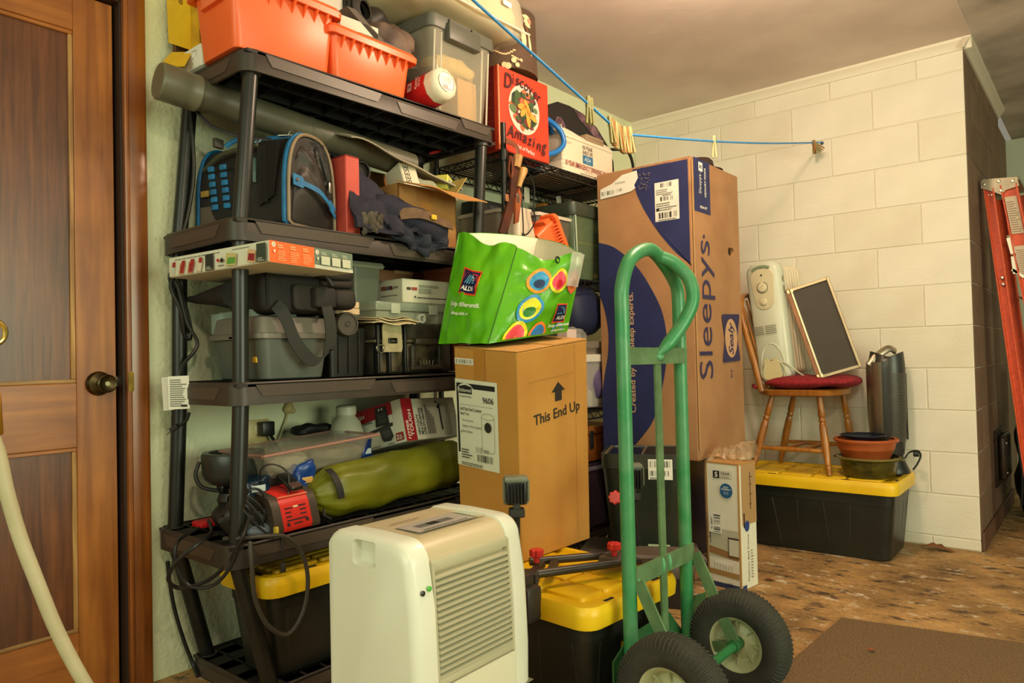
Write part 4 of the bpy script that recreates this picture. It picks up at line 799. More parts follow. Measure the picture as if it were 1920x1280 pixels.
T = thing('sleeping_pad_roll', 'olive green stuffed roll bag lying along the second shelf', 'roll bag', (-1.42, -2.36, .556)); GR = M((124, 124, 22), .42, c2=(96, 100, 18), vs=4.5, bump=.3, bs=18)
def pad(i, j):
    u = i / 30; a = 2 * PI * j / 36; e = min(1, (u + .02) * 7) ** .5 * min(1, (1.02 - u) * 9) ** .5
    r = .084 * e + .005 * sin(a * 11 + u * 6) * (1 - min(1, u * 3.2)) + .003 * sin(a * 7 - u * 9) * max(0, u - .5) + .010 * noise.noise(Vector((u * 7, cos(a) * 2, sin(a) * 2)))
    return Vector((-1.415 + .0 * u + r * cos(a) * .95, -2.71 + .68 * u, .553 + .03 * u + r * sin(a)))
b = B(T); b.loft([[pad(i, j) for j in range(36)] for i in range(31)]); b.build('roll_body', GR, T, smooth=80)
b = B(T); b.grid(lambda u, v: Vector((-1.415 + .0865 * cos(1.15 - u * 1.25), -2.672 + .0 * u + v * .024 + u * .012 - .03 * (1 - u) * 0, .556 + .0875 * sin(1.15 - u * 1.25))), 12, 2, .002); b.build('black_label', M((22, 22, 22), .6), T)
b = B(T); b.tube(spline([(-1.36, -2.69, .52), (-1.345, -2.7, .505), (-1.34, -2.68, .49)], 5), .004, 6); b.build('drawcord', BLKR, T)
T = thing('heater_carton', 'red and white utility heater carton tilted above the olive green roll', 'box', (-1.4, -2.314, .684), 5.6, None, -2.4, -14.1)
w, d, h = .30, .30, .151; carton_body(T, w, d, h, M((214, 216, 196), .6)); f1, f2, f3 = faces(T, w, d, h); DR = M((158, 20, 34), .5); WL = M((232, 228, 212), .6); DK = M((40, 40, 38), .6)
f1.poly([(0, .10), (.30, .108), (.30, .151), (0, .151)], DR, 'red_band'); f1.quad(.255, .0, .045, .151, M((206, 206, 186), .6)); f1.text('HYPER', .03, .138, .05, .007, M((206, 120, 110), .6), 0, .01, .2); f1.text('TOUGH', .03, .118, .085, .014, WL, 0, .02)
f1.text('HEAVY-DUTY MULTIPURPOSE', .03, .094, .12, .009, INK, 0, .015, .2); f1.text('UTILITY HEATER', .03, .080, .07, .009, INK, 0, .015, .2)
f1.poly([(.165, .075), (.235, .075), (.228, .142), (.176, .142)], M((30, 30, 30), .5), 'printed_heater'); f1.quads([(.18, .085, .043, .035)], M((60, 60, 56), .6), 'printed_grille'); f1.text('H', .19, .13, .022, .008, WL, 0, .02); f1.poly([(.04, .058), (.25, .078), (.25, .066), (.04, .048)], DK, 'printed_shadow')
f1.poly([(.18, .062), (.235, .068), (.245, .03), (.232, .016), (.196, .018), (.188, .028)], M((48, 48, 46), .5), 'printed_heater'); f1.quads([(.196, .03, .036, .026)], M((70, 70, 66), .6), 'printed_grille')
f1.quad(.257, .008, .036, .028, M((140, 40, 34), .6)); f1.text('2', .260, .013, .010, .017, WL, 0, .02); f1.lines(.273, .012, .016, .018, 4, WL); f1.lines(.10, .006, .08, .005, 1, M((90, 90, 84), .6)); f1.lines(.215, .004, .03, .008, 1, M((90, 90, 84), .6))
f2.quad(0, 0, .056, h, DR, 'red_band'); f2.text('HYPER', .010, .006, .068, .013, WL, 90, .02, .2); f2.text('TOUGH', .026, .016, .095, .017, WL, 90, .02)
for k, (t, ln) in enumerate((('HEAVY-DUTY', .075), ('MULTIPURPOSE', .098), ('UTILITY HEATER', .098))): f2.text(t, .066 + k * .0155, .018, ln, .0115, INK, 90, .02, .2)
f2.quads([(.118 + k * .009, .018, .004, .11 - .012 * k) for k in range(5)], M((70, 70, 66), .6)); f2.quads([(.195, .03, .008, .10)], INK, 'printed_scale'); f2.quads([(.206, .01, .04, .125)], M((176, 180, 160), .6), 'grey_column'); f2.ell(.185, .135, .005, .005, INK); f2.ell(.19, .115, .005, .005, INK)
T = thing('white_jug', 'white plastic jug standing behind the heater carton', 'jug', (-1.62, -2.405, .478)); b = B(); b.lathe([(0, 0), (.06, 0), (.064, .01), (.064, .22), (.05, .27), (.034, .29), (.03, .30), (0, .30)], 24); b.build('jug_body', M((190, 190, 166), .5), T); b = B(); b.lathe([(0, .298), (.036, .298), (.036, .325), (.03, .33), (0, .33)], 24); b.build('cap', M((206, 206, 186), .4), T)
single(B().box((-1.66, -2.955, .478), (-1.60, -2.86, .496), .006), 'red_tool_handle', M((196, 26, 34), .45), 'red flat tool handle lying beside the camping fan on the second shelf', 'tool', (-1.63, -2.91, .478))
single(B().lump((-1.42, -2.93, .535), (.06, .07, .05), .03, 16, 2.2, 16, 51), 'dark_cable_bundle', M((14, 14, 15), .5), 'tangle of black cables beside the red battery charger', 'cables', (-1.42, -2.93, .478))
single(B().lump((-1.375, -2.905, .497), (.03, .04, .018), .01, 26, 2.4, 12, 5), 'grey_pouch', M((92, 104, 116), .6), 'small grey blue pouch in front of the cable tangle', 'pouch', (-1.375, -2.905, .478))

T = thing('cable_coil', 'coil of thin black cables in front of the red battery charger', 'cables', (-1.395, -2.925, .49))
for k in range(6):
    b = B(); c_ = (0, 0, .05 + .006 * k); p_ = [(.03 * cos(a) + .004 * k, (.045 + .006 * (k % 3)) * sin(a), .06 + (.05 + .004 * k) * cos(a + .5 + .3 * k)) for a in [2 * PI * i / 12 for i in range(12)]]; b.tube(spline(p_, 3, True), .0028 + .0006 * (k % 2), 6, closed=True); b.build('cable_turn', (M((20, 20, 20), .3), M((54, 54, 54), .25))[k % 2], T)
# cables over the second shelf
CBL = M((26, 25, 25), .4); CBG = M((64, 60, 54), .45)
def cable(lab, pts, r, m=CBL, name='cable', n=8): p = spline(pts, 8); c = p[0]; return single(B().tube(p, r, n), name, m, lab, 'cable', tuple(c))
cable('thicker black cord looping off the door end of the second shelf', [(-1.60, -2.93, .50), (-1.45, -3.0, .497), (-1.40, -3.06, .49), (-1.42, -3.11, .45), (-1.45, -3.12, .40), (-1.46, -3.085, .365), (-1.42, -3.03, .378), (-1.36, -3.0, .43), (-1.32, -2.98, .50), (-1.34, -2.95, .54)], .0055)
cable('thinner black cord looping off the door end of the second shelf', [(-1.52, -3.0, .50), (-1.46, -3.09, .49), (-1.445, -3.10, .43), (-1.43, -3.075, .375), (-1.39, -3.03, .37), (-1.35, -3.0, .42), (-1.325, -2.985, .49)], .005)
cable('thick grey-black cord hanging in a long loop below the second shelf', [(-1.40, -2.99, .486), (-1.34, -2.97, .492), (-1.305, -2.93, .494), (-1.30, -2.86, .478), (-1.30, -2.81, .42), (-1.30, -2.792, .34), (-1.30, -2.81, .255), (-1.30, -2.86, .208), (-1.30, -2.92, .25), (-1.30, -2.957, .33), (-1.30, -2.966, .42), (-1.315, -2.962, .486)], .0062, CBG)
cable('thin charging cable from the clear tray down over the shelf lip', [(-1.42, -2.86, .60), (-1.40, -2.875, .66), (-1.39, -2.84, .672), (-1.38, -2.80, .64), (-1.37, -2.81, .57), (-1.365, -2.84, .545), (-1.34, -2.85, .50), (-1.325, -2.855, .45), (-1.322, -2.858, .40)], .0026)
single(B().box((-1.327, -2.866, .375), (-1.317, -2.850, .402), .003), 'cable_connector', M((56, 54, 50), .4), 'small dark connector at the end of the thin charging cable', 'connector', (-1.322, -2.858, .375))
cable('glossy black loop of cord above the cable tangle', [(-1.40, -2.94, .56), (-1.385, -2.92, .61), (-1.38, -2.885, .60), (-1.375, -2.87, .55), (-1.37, -2.885, .51), (-1.37, -2.92, .50)], .004)
cable('long black cord running from the top shelf down the rear post to the warning tag', [(-1.725, -2.90, 1.93), (-1.720, -2.915, 1.86), (-1.70, -2.91, 1.6), (-1.695, -2.93, 1.45), (-1.69, -2.965, 1.33), (-1.69, -2.985, 1.24), (-1.69, -2.97, 1.20), (-1.69, -2.945, 1.10), (-1.685, -2.915, 1.03), (-1.68, -2.96, .97), (-1.625, -3.0, .925)], .0058, M((44, 46, 42), .4))
cable('folded hank of black cord hanging above the warning tag', [(-1.685, -2.985, 1.235), (-1.685, -2.995, 1.20), (-1.685, -2.965, 1.13), (-1.705, -2.945, 1.06), (-1.708, -2.925, 1.05), (-1.712, -2.935, 1.10), (-1.715, -2.965, 1.18), (-1.713, -2.985, 1.235), (-1.71, -2.97, 1.25), (-1.708, -2.945, 1.17), (-1.705, -2.925, 1.08), (-1.705, -2.93, 1.05)], .0058, M((38, 39, 36), .4))
T = thing('warning_tag', 'white printed warning tag on the long cord at the rear post', 'tag', (-1.612, -3.008, .838)); b = B(); b.obox((0, 0, .0), (-.002, -.001, .097), .062, .0014, (.64, -.77, 0)); b.build('front_tag', PAPER, T); b = B(); b.obox((-.045, -.010, -.004), (-.052, -.012, .094), .034, .0014, (.5, -.85, 0)); b.build('rear_tag', PAPER, T)
ft = Face(T, Vector((.64, -.77, 0)) * .0016 - Vector((.77, .64, 0)) * .028 + Vector((0, 0, .004)), (.77, .64, 0), (0, 0, 1)); ft.lines(.002, .004, .05, .082, 13, M((120, 120, 110), .7), .5); ft.quad(.034, .003, .018, .006, INK)
T = thing('cord_plug', 'black two-pin plug dangling below the white warning tag', 'plug', (-1.655, -2.995, .765), -60); b = B(); b.tube(spline([(.0, .04, .06), (.002, .03, .035), (.004, .005, .02)], 5), .005, 8); b.obox((.004, .006, .022), (.006, -.016, .008), .016, .012); b.build('plug_body', BLKP, T); b = B(); b.obox((.003, -.016, .008), (.004, -.03, -.002), .006, .0018); b.obox((.009, -.016, .006), (.010, -.03, -.004), .006, .0018); b.each('prong', STEEL, T)
cable('black cord running down the wall behind the leaning rear leg', [(-1.775, -2.975, .36), (-1.772, -2.968, .28), (-1.77, -2.955, .20), (-1.76, -2.935, .11), (-1.74, -2.915, .03), (-1.70, -2.92, .008)], .006)
T = thing('price_sticker', 'small red and white sticker on the corner of the second shelf nearest the door', 'sticker', (-1.75, -2.967, .455)); b = B(); b.box((-.01, -.0085, 0), (.028, -.0075, .03)); b.build('paper', PAPER, T); b = B(); b.box((-.01, -.0088, .026), (.028, -.0074, .034)); b.box((.014, -.0088, .0), (.028, -.0074, .01)); b.each('red_band', REDP, T)
# ------------------------------------------------------------------ black totes with yellow lids
TB = M((26, 28, 24), .38, c2=(34, 36, 30), vs=10); YL = M((236, 194, 22), .38, c2=(224, 178, 16), vs=5)
def tote(label, F, w, d, h, rz, group='black totes with yellow lids', sticker=False):
    """origin = front right foot corner under the lid; w towards -x, d towards +y"""
    T = thing('lidded_tote', label, 'tote', F, rz, group); cx, cy = -w / 2, d / 2; hb = h - .045
    R = lambda z, k, r=.05: rr3(cx, cy, w + k, d + k, r, z, 5)
    b = B(); b.loft([R(0, -.12, .04), R(.006, -.105, .045), R(hb * .8, -.055), R(hb * .8, -.05), R(hb, -.045)]); b.build('tote_body', TB, T)
    b = B(); b.loft([R(hb - .012, -.04), R(hb - .012, -.005), R(hb + .02, .0), R(h - .012, -.004), R(h, -.016), R(h, -.06), R(h - .012, -.072)]); b.build('lid', YL, T)
    b = B()
    nx = 6
    for i in range(nx):
        x = -w + .09 + (w - .18) * i / (nx - 1)
        for yy, s in ((.0275, 1), (d - .0275, -1)):
            b.obox((x + .004, yy + s * .003, hb * .78), (x * .94 - w * .03 + (.03 if i % 2 else 0), yy + s * .028, .012), .006, .006)
    for i in range(4):
        y = .08 + (d - .16) * i / 3
        for xx, s in ((-.0275, -1), (-w + .0275, 1)): b.obox((xx + s * .003, y, hb * .78), (xx + s * .028, y * .94 + d * .03, .012), .006, .006)
    b.each('body_rib', M((44, 46, 40), .4), T)
    b = B(); n1, n2 = 4, 3
    for i in range(n1):
        for j in range(n2):
            x0 = -w + .075 + (w - .15) * i / n1; y0 = .07 + (d - .14) * j / n2
            b.loft([rr3(x0 + (w - .15) / n1 / 2, y0 + (d - .14) / n2 / 2, (w - .15) / n1 - q, (d - .14) / n2 - q, .012, z, 3) for z, q in ((h - .012, .008), (h - .004, .012), (h - .002, .02))])
    b.each('lid_pad', YL, T)
    b = B()
    for x in (-w * .28, -w * .72):
        for y in (.022, d - .022): b.box((x - .02, y - .006, h - .003), (x + .02, y + .006, h + .0015), .003)
    for y in (d * .25, d * .75): b.box((-.028, y - .02, h - .003), (-.016, y + .02, h + .0015), .003)
    b.each('latch_slot', BLKR, T); return T
t2 = tote('black tote with yellow lid behind the green hand truck', (-.553, -2.465, 0), .76, .455, .31, -4.3)
fs = Face(t2, (-.0275 - .012, .10, .05), (0, 1, 0), (.10, 0, 1)); fs.quad(.07, -.02, .075, .15, YL, 'yellow_sticker'); fs.poly([(.085, .075), (.13, .075), (.13, .10), (.1075, .118), (.085, .10)], INK, 'house_emblem'); fs.quad(.09, .08, .035, .016, PAPER); fs.lines(.16, .03, .10, .10, 6, M((196, 196, 186), .6), .3)
tote('black tote with yellow lid below the second shelf', (-1.325, -2.905, .056), .30, .62, .305, 0)
t4 = tote('black tote with yellow lid in the shadow behind the white furniture cartons', (-1.04, -.60, 0), .74, .52, .355, 0)
tr_ = tote('black tote with yellow lid by the block wall, carrying a chair', (-.248, -.485, 0), .775, .45, .365, .6)
f5 = Face(tr_, (-.0275 - .012, .16, .15), (0, 1, 0), (.10, 0, 1)); f5.quads([(.03, .03, .05, .006), (.03, .06, .05, .006), (.03, .03, .006, .03), (.074, .03, .006, .03), (.05, .04, .012, .012), (.035, -.02, .04, .008), (.04, -.04, .03, .006)], M((170, 172, 158), .6), 'printed_emblem')

# ------------------------------------------------------------------ dehumidifier
T = thing('dehumidifier', 'white portable dehumidifier with beige top and louvred front', 'dehumidifier', (-.586, -3.035, 0), .9)
W_, D_, H_ = .27, .369, .60; WH = M((228, 230, 216), .32, c2=(222, 224, 208), vs=3, coat=.2); BG = M((196, 182, 150), .35); GRY = M((188, 184, 156), .45)
def prof_(k=0, top=0):
    """front-to-back outline: rounded front shoulder"""
    p = [(0 - k * .3 - .006, 0), (.006 - k, .12), (.010 - k, .30), (.004 - k, .46), (-.010 - k, .545)]
    for i in range(7): a = rad(15 + 75 * i / 6); p.append((-.062 - k + .052 * cos(a), .545 + (.050 - k) * sin(a)))
    p += [(-.16, .598 - k), (-W_ + .04, .597 - k)]
    for i in range(5): a = rad(90 + 90 * i / 4); p.append((-W_ + .03 + .03 * cos(a) + k * .2, .567 + (.03 - k) * sin(a)))
    return p + [(-W_ + k * .2, .0)]
def shell(y0, y1, ks):
    b = B(); n = len(ks); rg = []
    for i, k in enumerate(ks): y = y0 + (y1 - y0) * i / (n - 1); rg.append([Vector((x, y, z)) for x, z in prof_(k)])
    return b.loft(rg)
b = B(); b.loft([[Vector((x, y, z)) for x, z in prof_(k)] for y, k in ((0, .022), (.003, .012), (.009, .004), (.018, 0), (.058, 0), (.060, .003))]); ls = b.build('left_shell', WH, T, smooth=50)
c = B(); c.loft([rr3(-.145, .01, .080 + q, .05, .012, 0, 3) for q in (0,)] * 1 + []) if False else None
cb = B(); cb.loft([[Vector((x, y, z)) for x, z in rrect(-.147, .560, .080 - s, .060 - s, .010, 4)] for y, s in ((-.02, 0), (.022, .012))]); cut(ls, cb)
b = B(); b.loft([[Vector((x, y, z)) for x, z in prof_(k)] for y, k in ((.309, .003), (.311, 0), (.35, 0), (.360, .004), (.366, .012), (.369, .022))]); b.build('right_shell', WH, T, smooth=50)
# middle: back/top cover, front frame and slats, water bucket door
b = B(); q = [p for p in prof_(.004)]; b.loft([[Vector((x, y, z)) for x, z in q if z > .55] + [Vector((-W_ + .02, y, .40)), Vector((-.035, y, .40)), Vector((-.014, y, .545))] for y in (.0605, .3085)]); b.build('top_cover', BG, T, smooth=40)
b = B(); b.box((-W_ + .004, .061, .02), (-.05, .308, .41)); b.build('inner_body', M((74, 70, 56), .7), T)  # coloured dark to deepen the shade in the gaps between slats
b = B(); b.prism([(-.02, .30), (.008, .295), (-.004, .548), (-.02, .55)], (0, .0605, 0), (1, 0, 0), (0, 0, 1), (0, .006, 0)); b.prism([(-.02, .30), (.008, .295), (-.004, .548), (-.02, .55)], (0, .3025, 0), (1, 0, 0), (0, 0, 1), (0, .006, 0)); b.box((-.03, .061, .296), (.007, .308, .312), .002); b.box((-.04, .061, .53), (-.006, .308, .552), .002); b.build('louvre_frame', GRY, T)
n = 17
sl = B().prism([(-.012, .0015), (.0045, -.0012), (.0052, .0030), (-.010, .0072)], (0, 0, 0), (1, 0, 0), (0, 0, 1), (0, .236, 0)).build('louvre_slat', GRY, T); 
for k in range(n):
    o = sl if k == 0 else sl.copy()
    if k: COL.objects.link(o); o.parent = T
    z = .314 + k * (.527 - .314) / n; o.location = (.004 - .012 * max(0, (z - .40)) / .14, .0665, z)
b = B(); b.loft([[Vector((x, y, z)) for x, z in ((-.05, .01), (-.004, .01), (.005, .12), (.0085, .293), (-.05, .293))] for y in (.0605, .3085)]); b.build('bucket_door', M((226, 224, 200), .34), T)
b = B(); b.box((-.05, .345, .205), (.0115, .3693, .207)); b.build('seam', M((120, 118, 100), .6), T)
ft_ = Face(T, (-.10, .10, .5955), (0, 1, 0), (-1, 0, .0)); ft_.poly([(-.01, -.03), (.17, -.03), (.17, .05), (-.01, .05)], M((176, 170, 164), .4), 'control_panel'); ft_.quad(.02, .0, .11, .025, M((110, 108, 108), .35), 'display_strip'); ft_.quad(.055, .002, .03, .021, M((54, 52, 54), .2), 'display'); ft_.lines(.01, -.024, .14, .008, 1, M((90, 88, 84), .6)); ft_.lines(.0, .075, .09, .010, 1, M((120, 84, 66), .6)); ft_.lines(.12, -.048, .06, .007, 1, M((90, 70, 60), .6)); ft_.quad(.172, -.03, .02, .08, M((190, 206, 186), .4))
fl = Face(T, (.0045, .0, .0), (0, 1, 0), (0, 0, 1)); fl.k = 2
b = B(); b.lathe([(0, 0), (.0055, 0), (.0055, .0025), (.003, .004), (0, .004)], 14, (.001, .027, .497), (1, 0, 0)); b.build('indicator_light', M((40, 44, 36), .3), T)
b = B(); b.lathe([(0, 0), (.0055, 0), (.0055, .0025), (.003, .004), (0, .004)], 14, (.001, .045, .502), (1, 0, 0)); b.build('green_indicator', M((60, 150, 40), .25, emit=.4), T)
fi = Face(T, (.0105, 0, 0), (0, 1, 0), (-.05, 0, 1)); fi.lines(.022, .478, .012, .006, 2, INK); fi.lines(.040, .480, .012, .004, 1, INK)
fi.quads([(.028, .440, .022, .001), (.028, .463, .022, .001), (.028, .440, .001, .024), (.049, .440, .001, .024), (.028, .440, .022, .006)], M((90, 110, 90), .6), 'energy_emblem'); fi.poly([(.031, .449), (.040, .447), (.047, .455), (.040, .457), (.034, .456)], M((120, 140, 120), .6), 'energy_emblem')

# ------------------------------------------------------------------ tall brown carton: This End Up
T = thing('upright_carton', 'tall brown cardboard carton printed This End Up with a white shipping label', 'carton', (-.97, -2.219, .318), -1.6, None, 6, 4.8)
w, d, h = .277, .374, .672; dz = .066
b = B(); b.box((-w, 0, 0), (0, d, h - .004), .003, 1); ob = b.build('box_body', M((196, 144, 66), .8, c2=(186, 132, 58), vs=4, bump=.15, bs=120), T)
b = B(); b.box((-w, 0, h - .003), (0, d * .49, h), .001); b.box((-w, d * .495, h - .003), (0, d, h + .003), .001); b.build('top_flap', M((190, 142, 76), .8), T)
for v in ob.data.vertices:
    if v.co.z < .05: v.co.z -= ((T.matrix_world @ v.co).z - .3125) / T.matrix_world.to_3x3().col[2].z
f1, f2, f3 = faces(T, w, d, h); TI = M((40, 34, 30), .75)
f1.quad(.092, .50 + dz, .046, .106, M((182, 128, 56), .3), 'packing_tape'); f1.quad(.140, .5 + dz, .003, .105, M((172, 120, 52), .4), 'packing_tape')
f1.quad(.004, .549 + dz, .086, .021, PAPER, 'white_strip'); f1.bars(.008, .553 + dz, .076, .013, M((120, 124, 110), .7), 30)
LBL = M((222, 226, 206), .6); y0, y1 = .205 + dz, .500 + dz
f1.quad(.002, y0, .190, y1 - y0, LBL, 'shipping_label'); f1.quad(.010, y1 - .030, .172, .017, INK, 'black_bar'); f1.quad(.008, y0 + .045, .009, y1 - y0 - .06, INK, 'black_bar')
f1.ell(.050, y1 - .034, .036, .021, LBL); f1.poly([(.020, y1 - .048), (.08, y1 - .048), (.08, y1 - .024), (.05, y1 - .018), (.020, y1 - .024)], INK, 'black_emblem'); f1.text('Rubbermaid', .024, y1 - .042, .052, .012, LBL, 0, .01); f1.text('Commercial Products', .024, y1 - .060, .055, .007, TI)
f1.text('9606', .128, y1 - .072, .048, .020, TI, 0, .01); f1.quad(.024, y1 - .085, .150, .0008, TI, 'rule')
f1.text('Ash/Trash Steel Container,', .024, y1 - .106, .10, .013, TI, 0, .01); f1.text('Sand Top', .024, y1 - .122, .04, .012, TI, 0, .01)
for k, t in enumerate(('Moss Gray Granite', 'Stainless or Mirror Stainless', 'Satin Stainless')): f1.text(t, .034, y1 - .142 - .018 * k, (.05, .085, .045)[k], .008, TI)
f1.poly([(.024, y1 - .176), (.028, y1 - .182), (.034, y1 - .168), (.028, y1 - .177)], INK, 'tick')
def outline(pts, t=.0010):
    rs = []
    for (xa, ya), (xb, yb) in zip(pts, pts[1:]):
        l = math.hypot(xb - xa, yb - ya); nx_, ny_ = -(yb - ya) / l * t / 2, (xb - xa) / l * t / 2; rs.append([(xa + nx_, ya + ny_), (xb + nx_, yb + ny_), (xb - nx_, yb - ny_), (xa - nx_, ya - ny_)])
    return rs
def draw(f, lists, m, t=.001, name='line_drawing'):
    vs = []; fs = []
    for pts in lists:
        for q in outline(pts, t): n = len(vs); vs += q; fs.append((n, n + 1, n + 2, n + 3))
    f.put(vs, fs, m, name)
el = lambda cx, cy, rx, ry, a0=0, a1=360, n=24: [(cx + rx * cos(rad(a0 + (a1 - a0) * i / n)), cy + ry * sin(rad(a0 + (a1 - a0) * i / n))) for i in range(n + 1)]
draw(f1, [el(.150, y1 - .115, .028, .010), [(.122, y1 - .115), (.122, y0 + .070)], [(.178, y1 - .115), (.178, y0 + .070)], el(.150, y0 + .070, .028, .010, 180, 360)], M((70, 74, 66), .7)); f1.ell(.150, y1 - .150, .015, .017, TI)
f1.bars(.092, y0 + .055, .032, .020, TI, 16); f1.bars(.098, y0 + .026, .070, .024, TI, 30); f1.lines(.130, y0 + .060, .035, .012, 2, TI); f1.lines(.028, y0 + .03, .05, .035, 4, TI); f1.lines(.026, y0 + .006, .15, .012, 2, TI)
f2.poly([(.205, .482 + dz), (.242, .450 + dz), (.224, .450 + dz), (.224, .418 + dz), (.187, .418 + dz), (.187, .450 + dz), (.168, .450 + dz)], TI, 'printed_arrow')
f2.text('This End Up', .074, .346 + dz, .252, .045, TI, 2.4, .015)
f2.quad(.30, 0, .001, h, M((160, 112, 50), .8), 'crease'); f2.quad(.05, .50 + dz, .24, .0012, M((150, 104, 50), .8), 'scuff')

# ------------------------------------------------------------------ green shopping bag
T = thing('shopping_bag', 'bright green plastic shopping bag printed with coloured avocados on the brown carton', 'shopping bag', (-1.10, -2.12, 1.03))
GB = M((98, 182, 26), .26, c2=(84, 168, 20), vs=5, bump=.9, bs=17); WI = M((222, 218, 196), .5, bump=.3, bs=30)
# plan corners: L left rear, F front seam, R right rear, K back
L0, F0, R0, K0 = Vector((-1.275, -2.275, 1.018)), Vector((-1.05, -2.272, 1.012)), Vector((-.968, -1.945, 1.052)), Vector((-1.22, -1.90, 1.06))
L1, F1, R1, K1 = Vector((-1.275, -2.165, 1.412)), Vector((-1.04, -2.125, 1.338)), Vector((-.885, -1.955, 1.312)), Vector((-1.20, -1.80, 1.425))
def wr(s, t, k): return .011 * noise.noise(Vector((s * 5 + k, t * 6, k * 3.1))) + .004 * noise.noise(Vector((s * 12, t * 10 + k, 5)))
def side(A0, B0, A1, B1, k, dip):
    def f(s, t, l=0):
        p = (A0.lerp(B0, s)).lerp(A1.lerp(B1, s), t); nr = ((B0 - A0).cross(A1 - A0)).normalized()
        bulge = .022 * sin(PI * s) * (1 - .3 * t) * (.4 + sin(PI * t)); e = min(1, s * 12) * min(1, (1 - s) * 12)
        return p + nr * (bulge + e * wr(s, t, k) + l) + Vector((0, 0, dip(s) * t * t))
    return f
fL = side(L0, F0, L1, F1, 1, lambda s: -.006 * sin(PI * s) + .012 * sin(s * 9))
fR = side(F0, R0, F1, R1, 2, lambda s: -.034 * sin(PI * min(1, s * 1.25)) ** 1.5)
fK = side(R0, K0, R1, K1, 3, lambda s: .012 * sin(PI * s)); fB = side(K0, L0, K1, L1, 4, lambda s: .01 * sin(PI * s))
b = B(T)
for f in (fL, fR): b.grid(lambda u, v, f=f: f(u, v), 26, 26, .0015)
b.build('front_sides', GB, T, smooth=70)
b = B(T)
for f in (fK, fB): b.grid(lambda u, v, f=f: f(u, v), 18, 14, .0015)
b.build('rear_sides', M((84, 166, 26), .4), T, smooth=70)
b = B(T)
for f in (fK, fB): b.grid(lambda u, v, f=f: f(1 - u, .45 + v * .545, -.004), 18, 10)
b.build('white_lining', WI, T, smooth=70)
b = B(T); b.add([L0, F0, R0, K0], [(0, 1, 2, 3)]); b.build('bag_base', GB, T)
b = B(T); b.add([v + Vector((0, 0, .0)) for v in (L0.lerp(L1, .5), F0.lerp(F1, .55), R0.lerp(R1, .6), K0.lerp(K1, .5))], [(0, 1, 2, 3)]); b.build('contents', M((200, 196, 170), .7, bump=.6, bs=20), T)
b = B(T); b.tube([fR(.0, i / 16, .0015) for i in range(17)], .0016, 5); b.build('side_seam', M((40, 96, 16), .5), T)
class Cloth(Face):
    x = 0
    """print that follows the folds of a bag side"""
    def __init__(s, par, f, sw, sh, w): s.par = par; s.f = f; s.sw = sw; s.sh = sh; s.k = 0; s.w = w
    def pt(s, x, y, l): return s.f(x / s.sw, y / s.sh, l + .0022 + s.x)
    def text(s, *a, **k): s.x = .0045; o = Face.text(s, *a, **k); s.x = 0; return o
    def blob(s, cx, cy, pts, m, name='printed_avocado'):
        n = len(pts); vs = [(cx, cy)]; fs = []
        for r in range(1, 6):
            vs += [(cx + x * r / 5, cy + y * r / 5) for x, y in pts]
        for j in range(n): fs.append((0, 1 + j, 1 + (j + 1) % n))
        for r in range(4):
            a, c = 1 + r * n, 1 + (r + 1) * n
            for j in range(n): fs.append((a + j, c + j, c + (j + 1) % n, a + (j + 1) % n))
        return s.put(vs, fs, m, name)
def avo(k, sq=1): return [((.86 * cos(a) * k * (1 - .26 * max(0, sin(a)) ** 1.3)) * sq, (sin(a) * 1.18 + .10) * k) for a in [2 * PI * i / 24 for i in range(24)]]
CR = Cloth(T, fR, .36, .34, T); CL = Cloth(T, fL, .24, .36, T)
P_ = lambda c: M(c, .35)
for cx, cy, k, q, c1, c2, c3 in ((.140, .232, .050, 1.42, (236, 152, 30), (40, 150, 206), (22, 52, 92)), (.243, .222, .047, 1.30, (226, 224, 40), (232, 78, 96), (196, 20, 46)), (.325, .215, .044, .85, (214, 84, 60), (232, 128, 48), (214, 100, 40)), (.128, .112, .049, 1.40, (52, 146, 206), (226, 224, 30), (34, 124, 40)), (.098, .010, .045, 1.35, (226, 224, 40), (232, 78, 96), (170, 20, 30)), (.196, .004, .036, 1.35, (236, 130, 40), (44, 120, 190), (60, 130, 190)), (.292, .004, .026, 1.1, (70, 150, 200), (90, 150, 60), (80, 140, 60))):
    y_ = max(cy, .012)
    CR.blob(cx, y_, [(x, max(y, .006 - y_)) for x, y in avo(k, q)], P_(c1)); CR.blob(cx, y_, [(x, max(y, .006 - y_)) for x, y in avo(k * .76, q)], P_(c2))
    if cy > .05: CR.blob(cx, cy - k * .22, [(k * q * .36 * cos(a), k * .42 * sin(a)) for a in [2 * PI * i / 18 for i in range(18)]], P_(c3))
def logo(f, x, y, w, h):
    bx = lambda q: [(-w / 2 * q, -h / 2 * q), (0, -h / 2 * q), (w / 2 * q, -h / 2 * q), (w / 2 * q, 0), (w / 2 * q, h / 2 * q), (0, h / 2 * q), (-w / 2 * q, h / 2 * q), (-w / 2 * q, 0)]
    f.blob(x, y, bx(1), P_((232, 120, 34)), 'logo_border'); f.blob(x, y, bx(.93), P_((196, 40, 40)), 'logo_border'); f.blob(x, y, bx(.84), P_((22, 34, 74)), 'logo_field')
    f.text('ALDI', x - w * .32, y - h * .34, w * .64, h * .18, P_((236, 236, 230)), 0, .03)
    for q in range(3): f.poly([(x - w * .30 + q * w * .13, y - h * .06), (x - w * .24 + q * w * .13, y - h * .06), (x - w * .04 + q * w * .10, y + h * .30), (x - w * .09 + q * w * .10, y + h * .30)], P_((110, 190, 226)), 'logo_stripe')
    f.quads([(x + w * .12, y + h * .16, w * .12, h * .05), (x + w * .15, y + h * .06, w * .12, h * .05), (x + w * .18, y - h * .04, w * .12, h * .05)], P_((110, 190, 226)), 'logo_stripe')
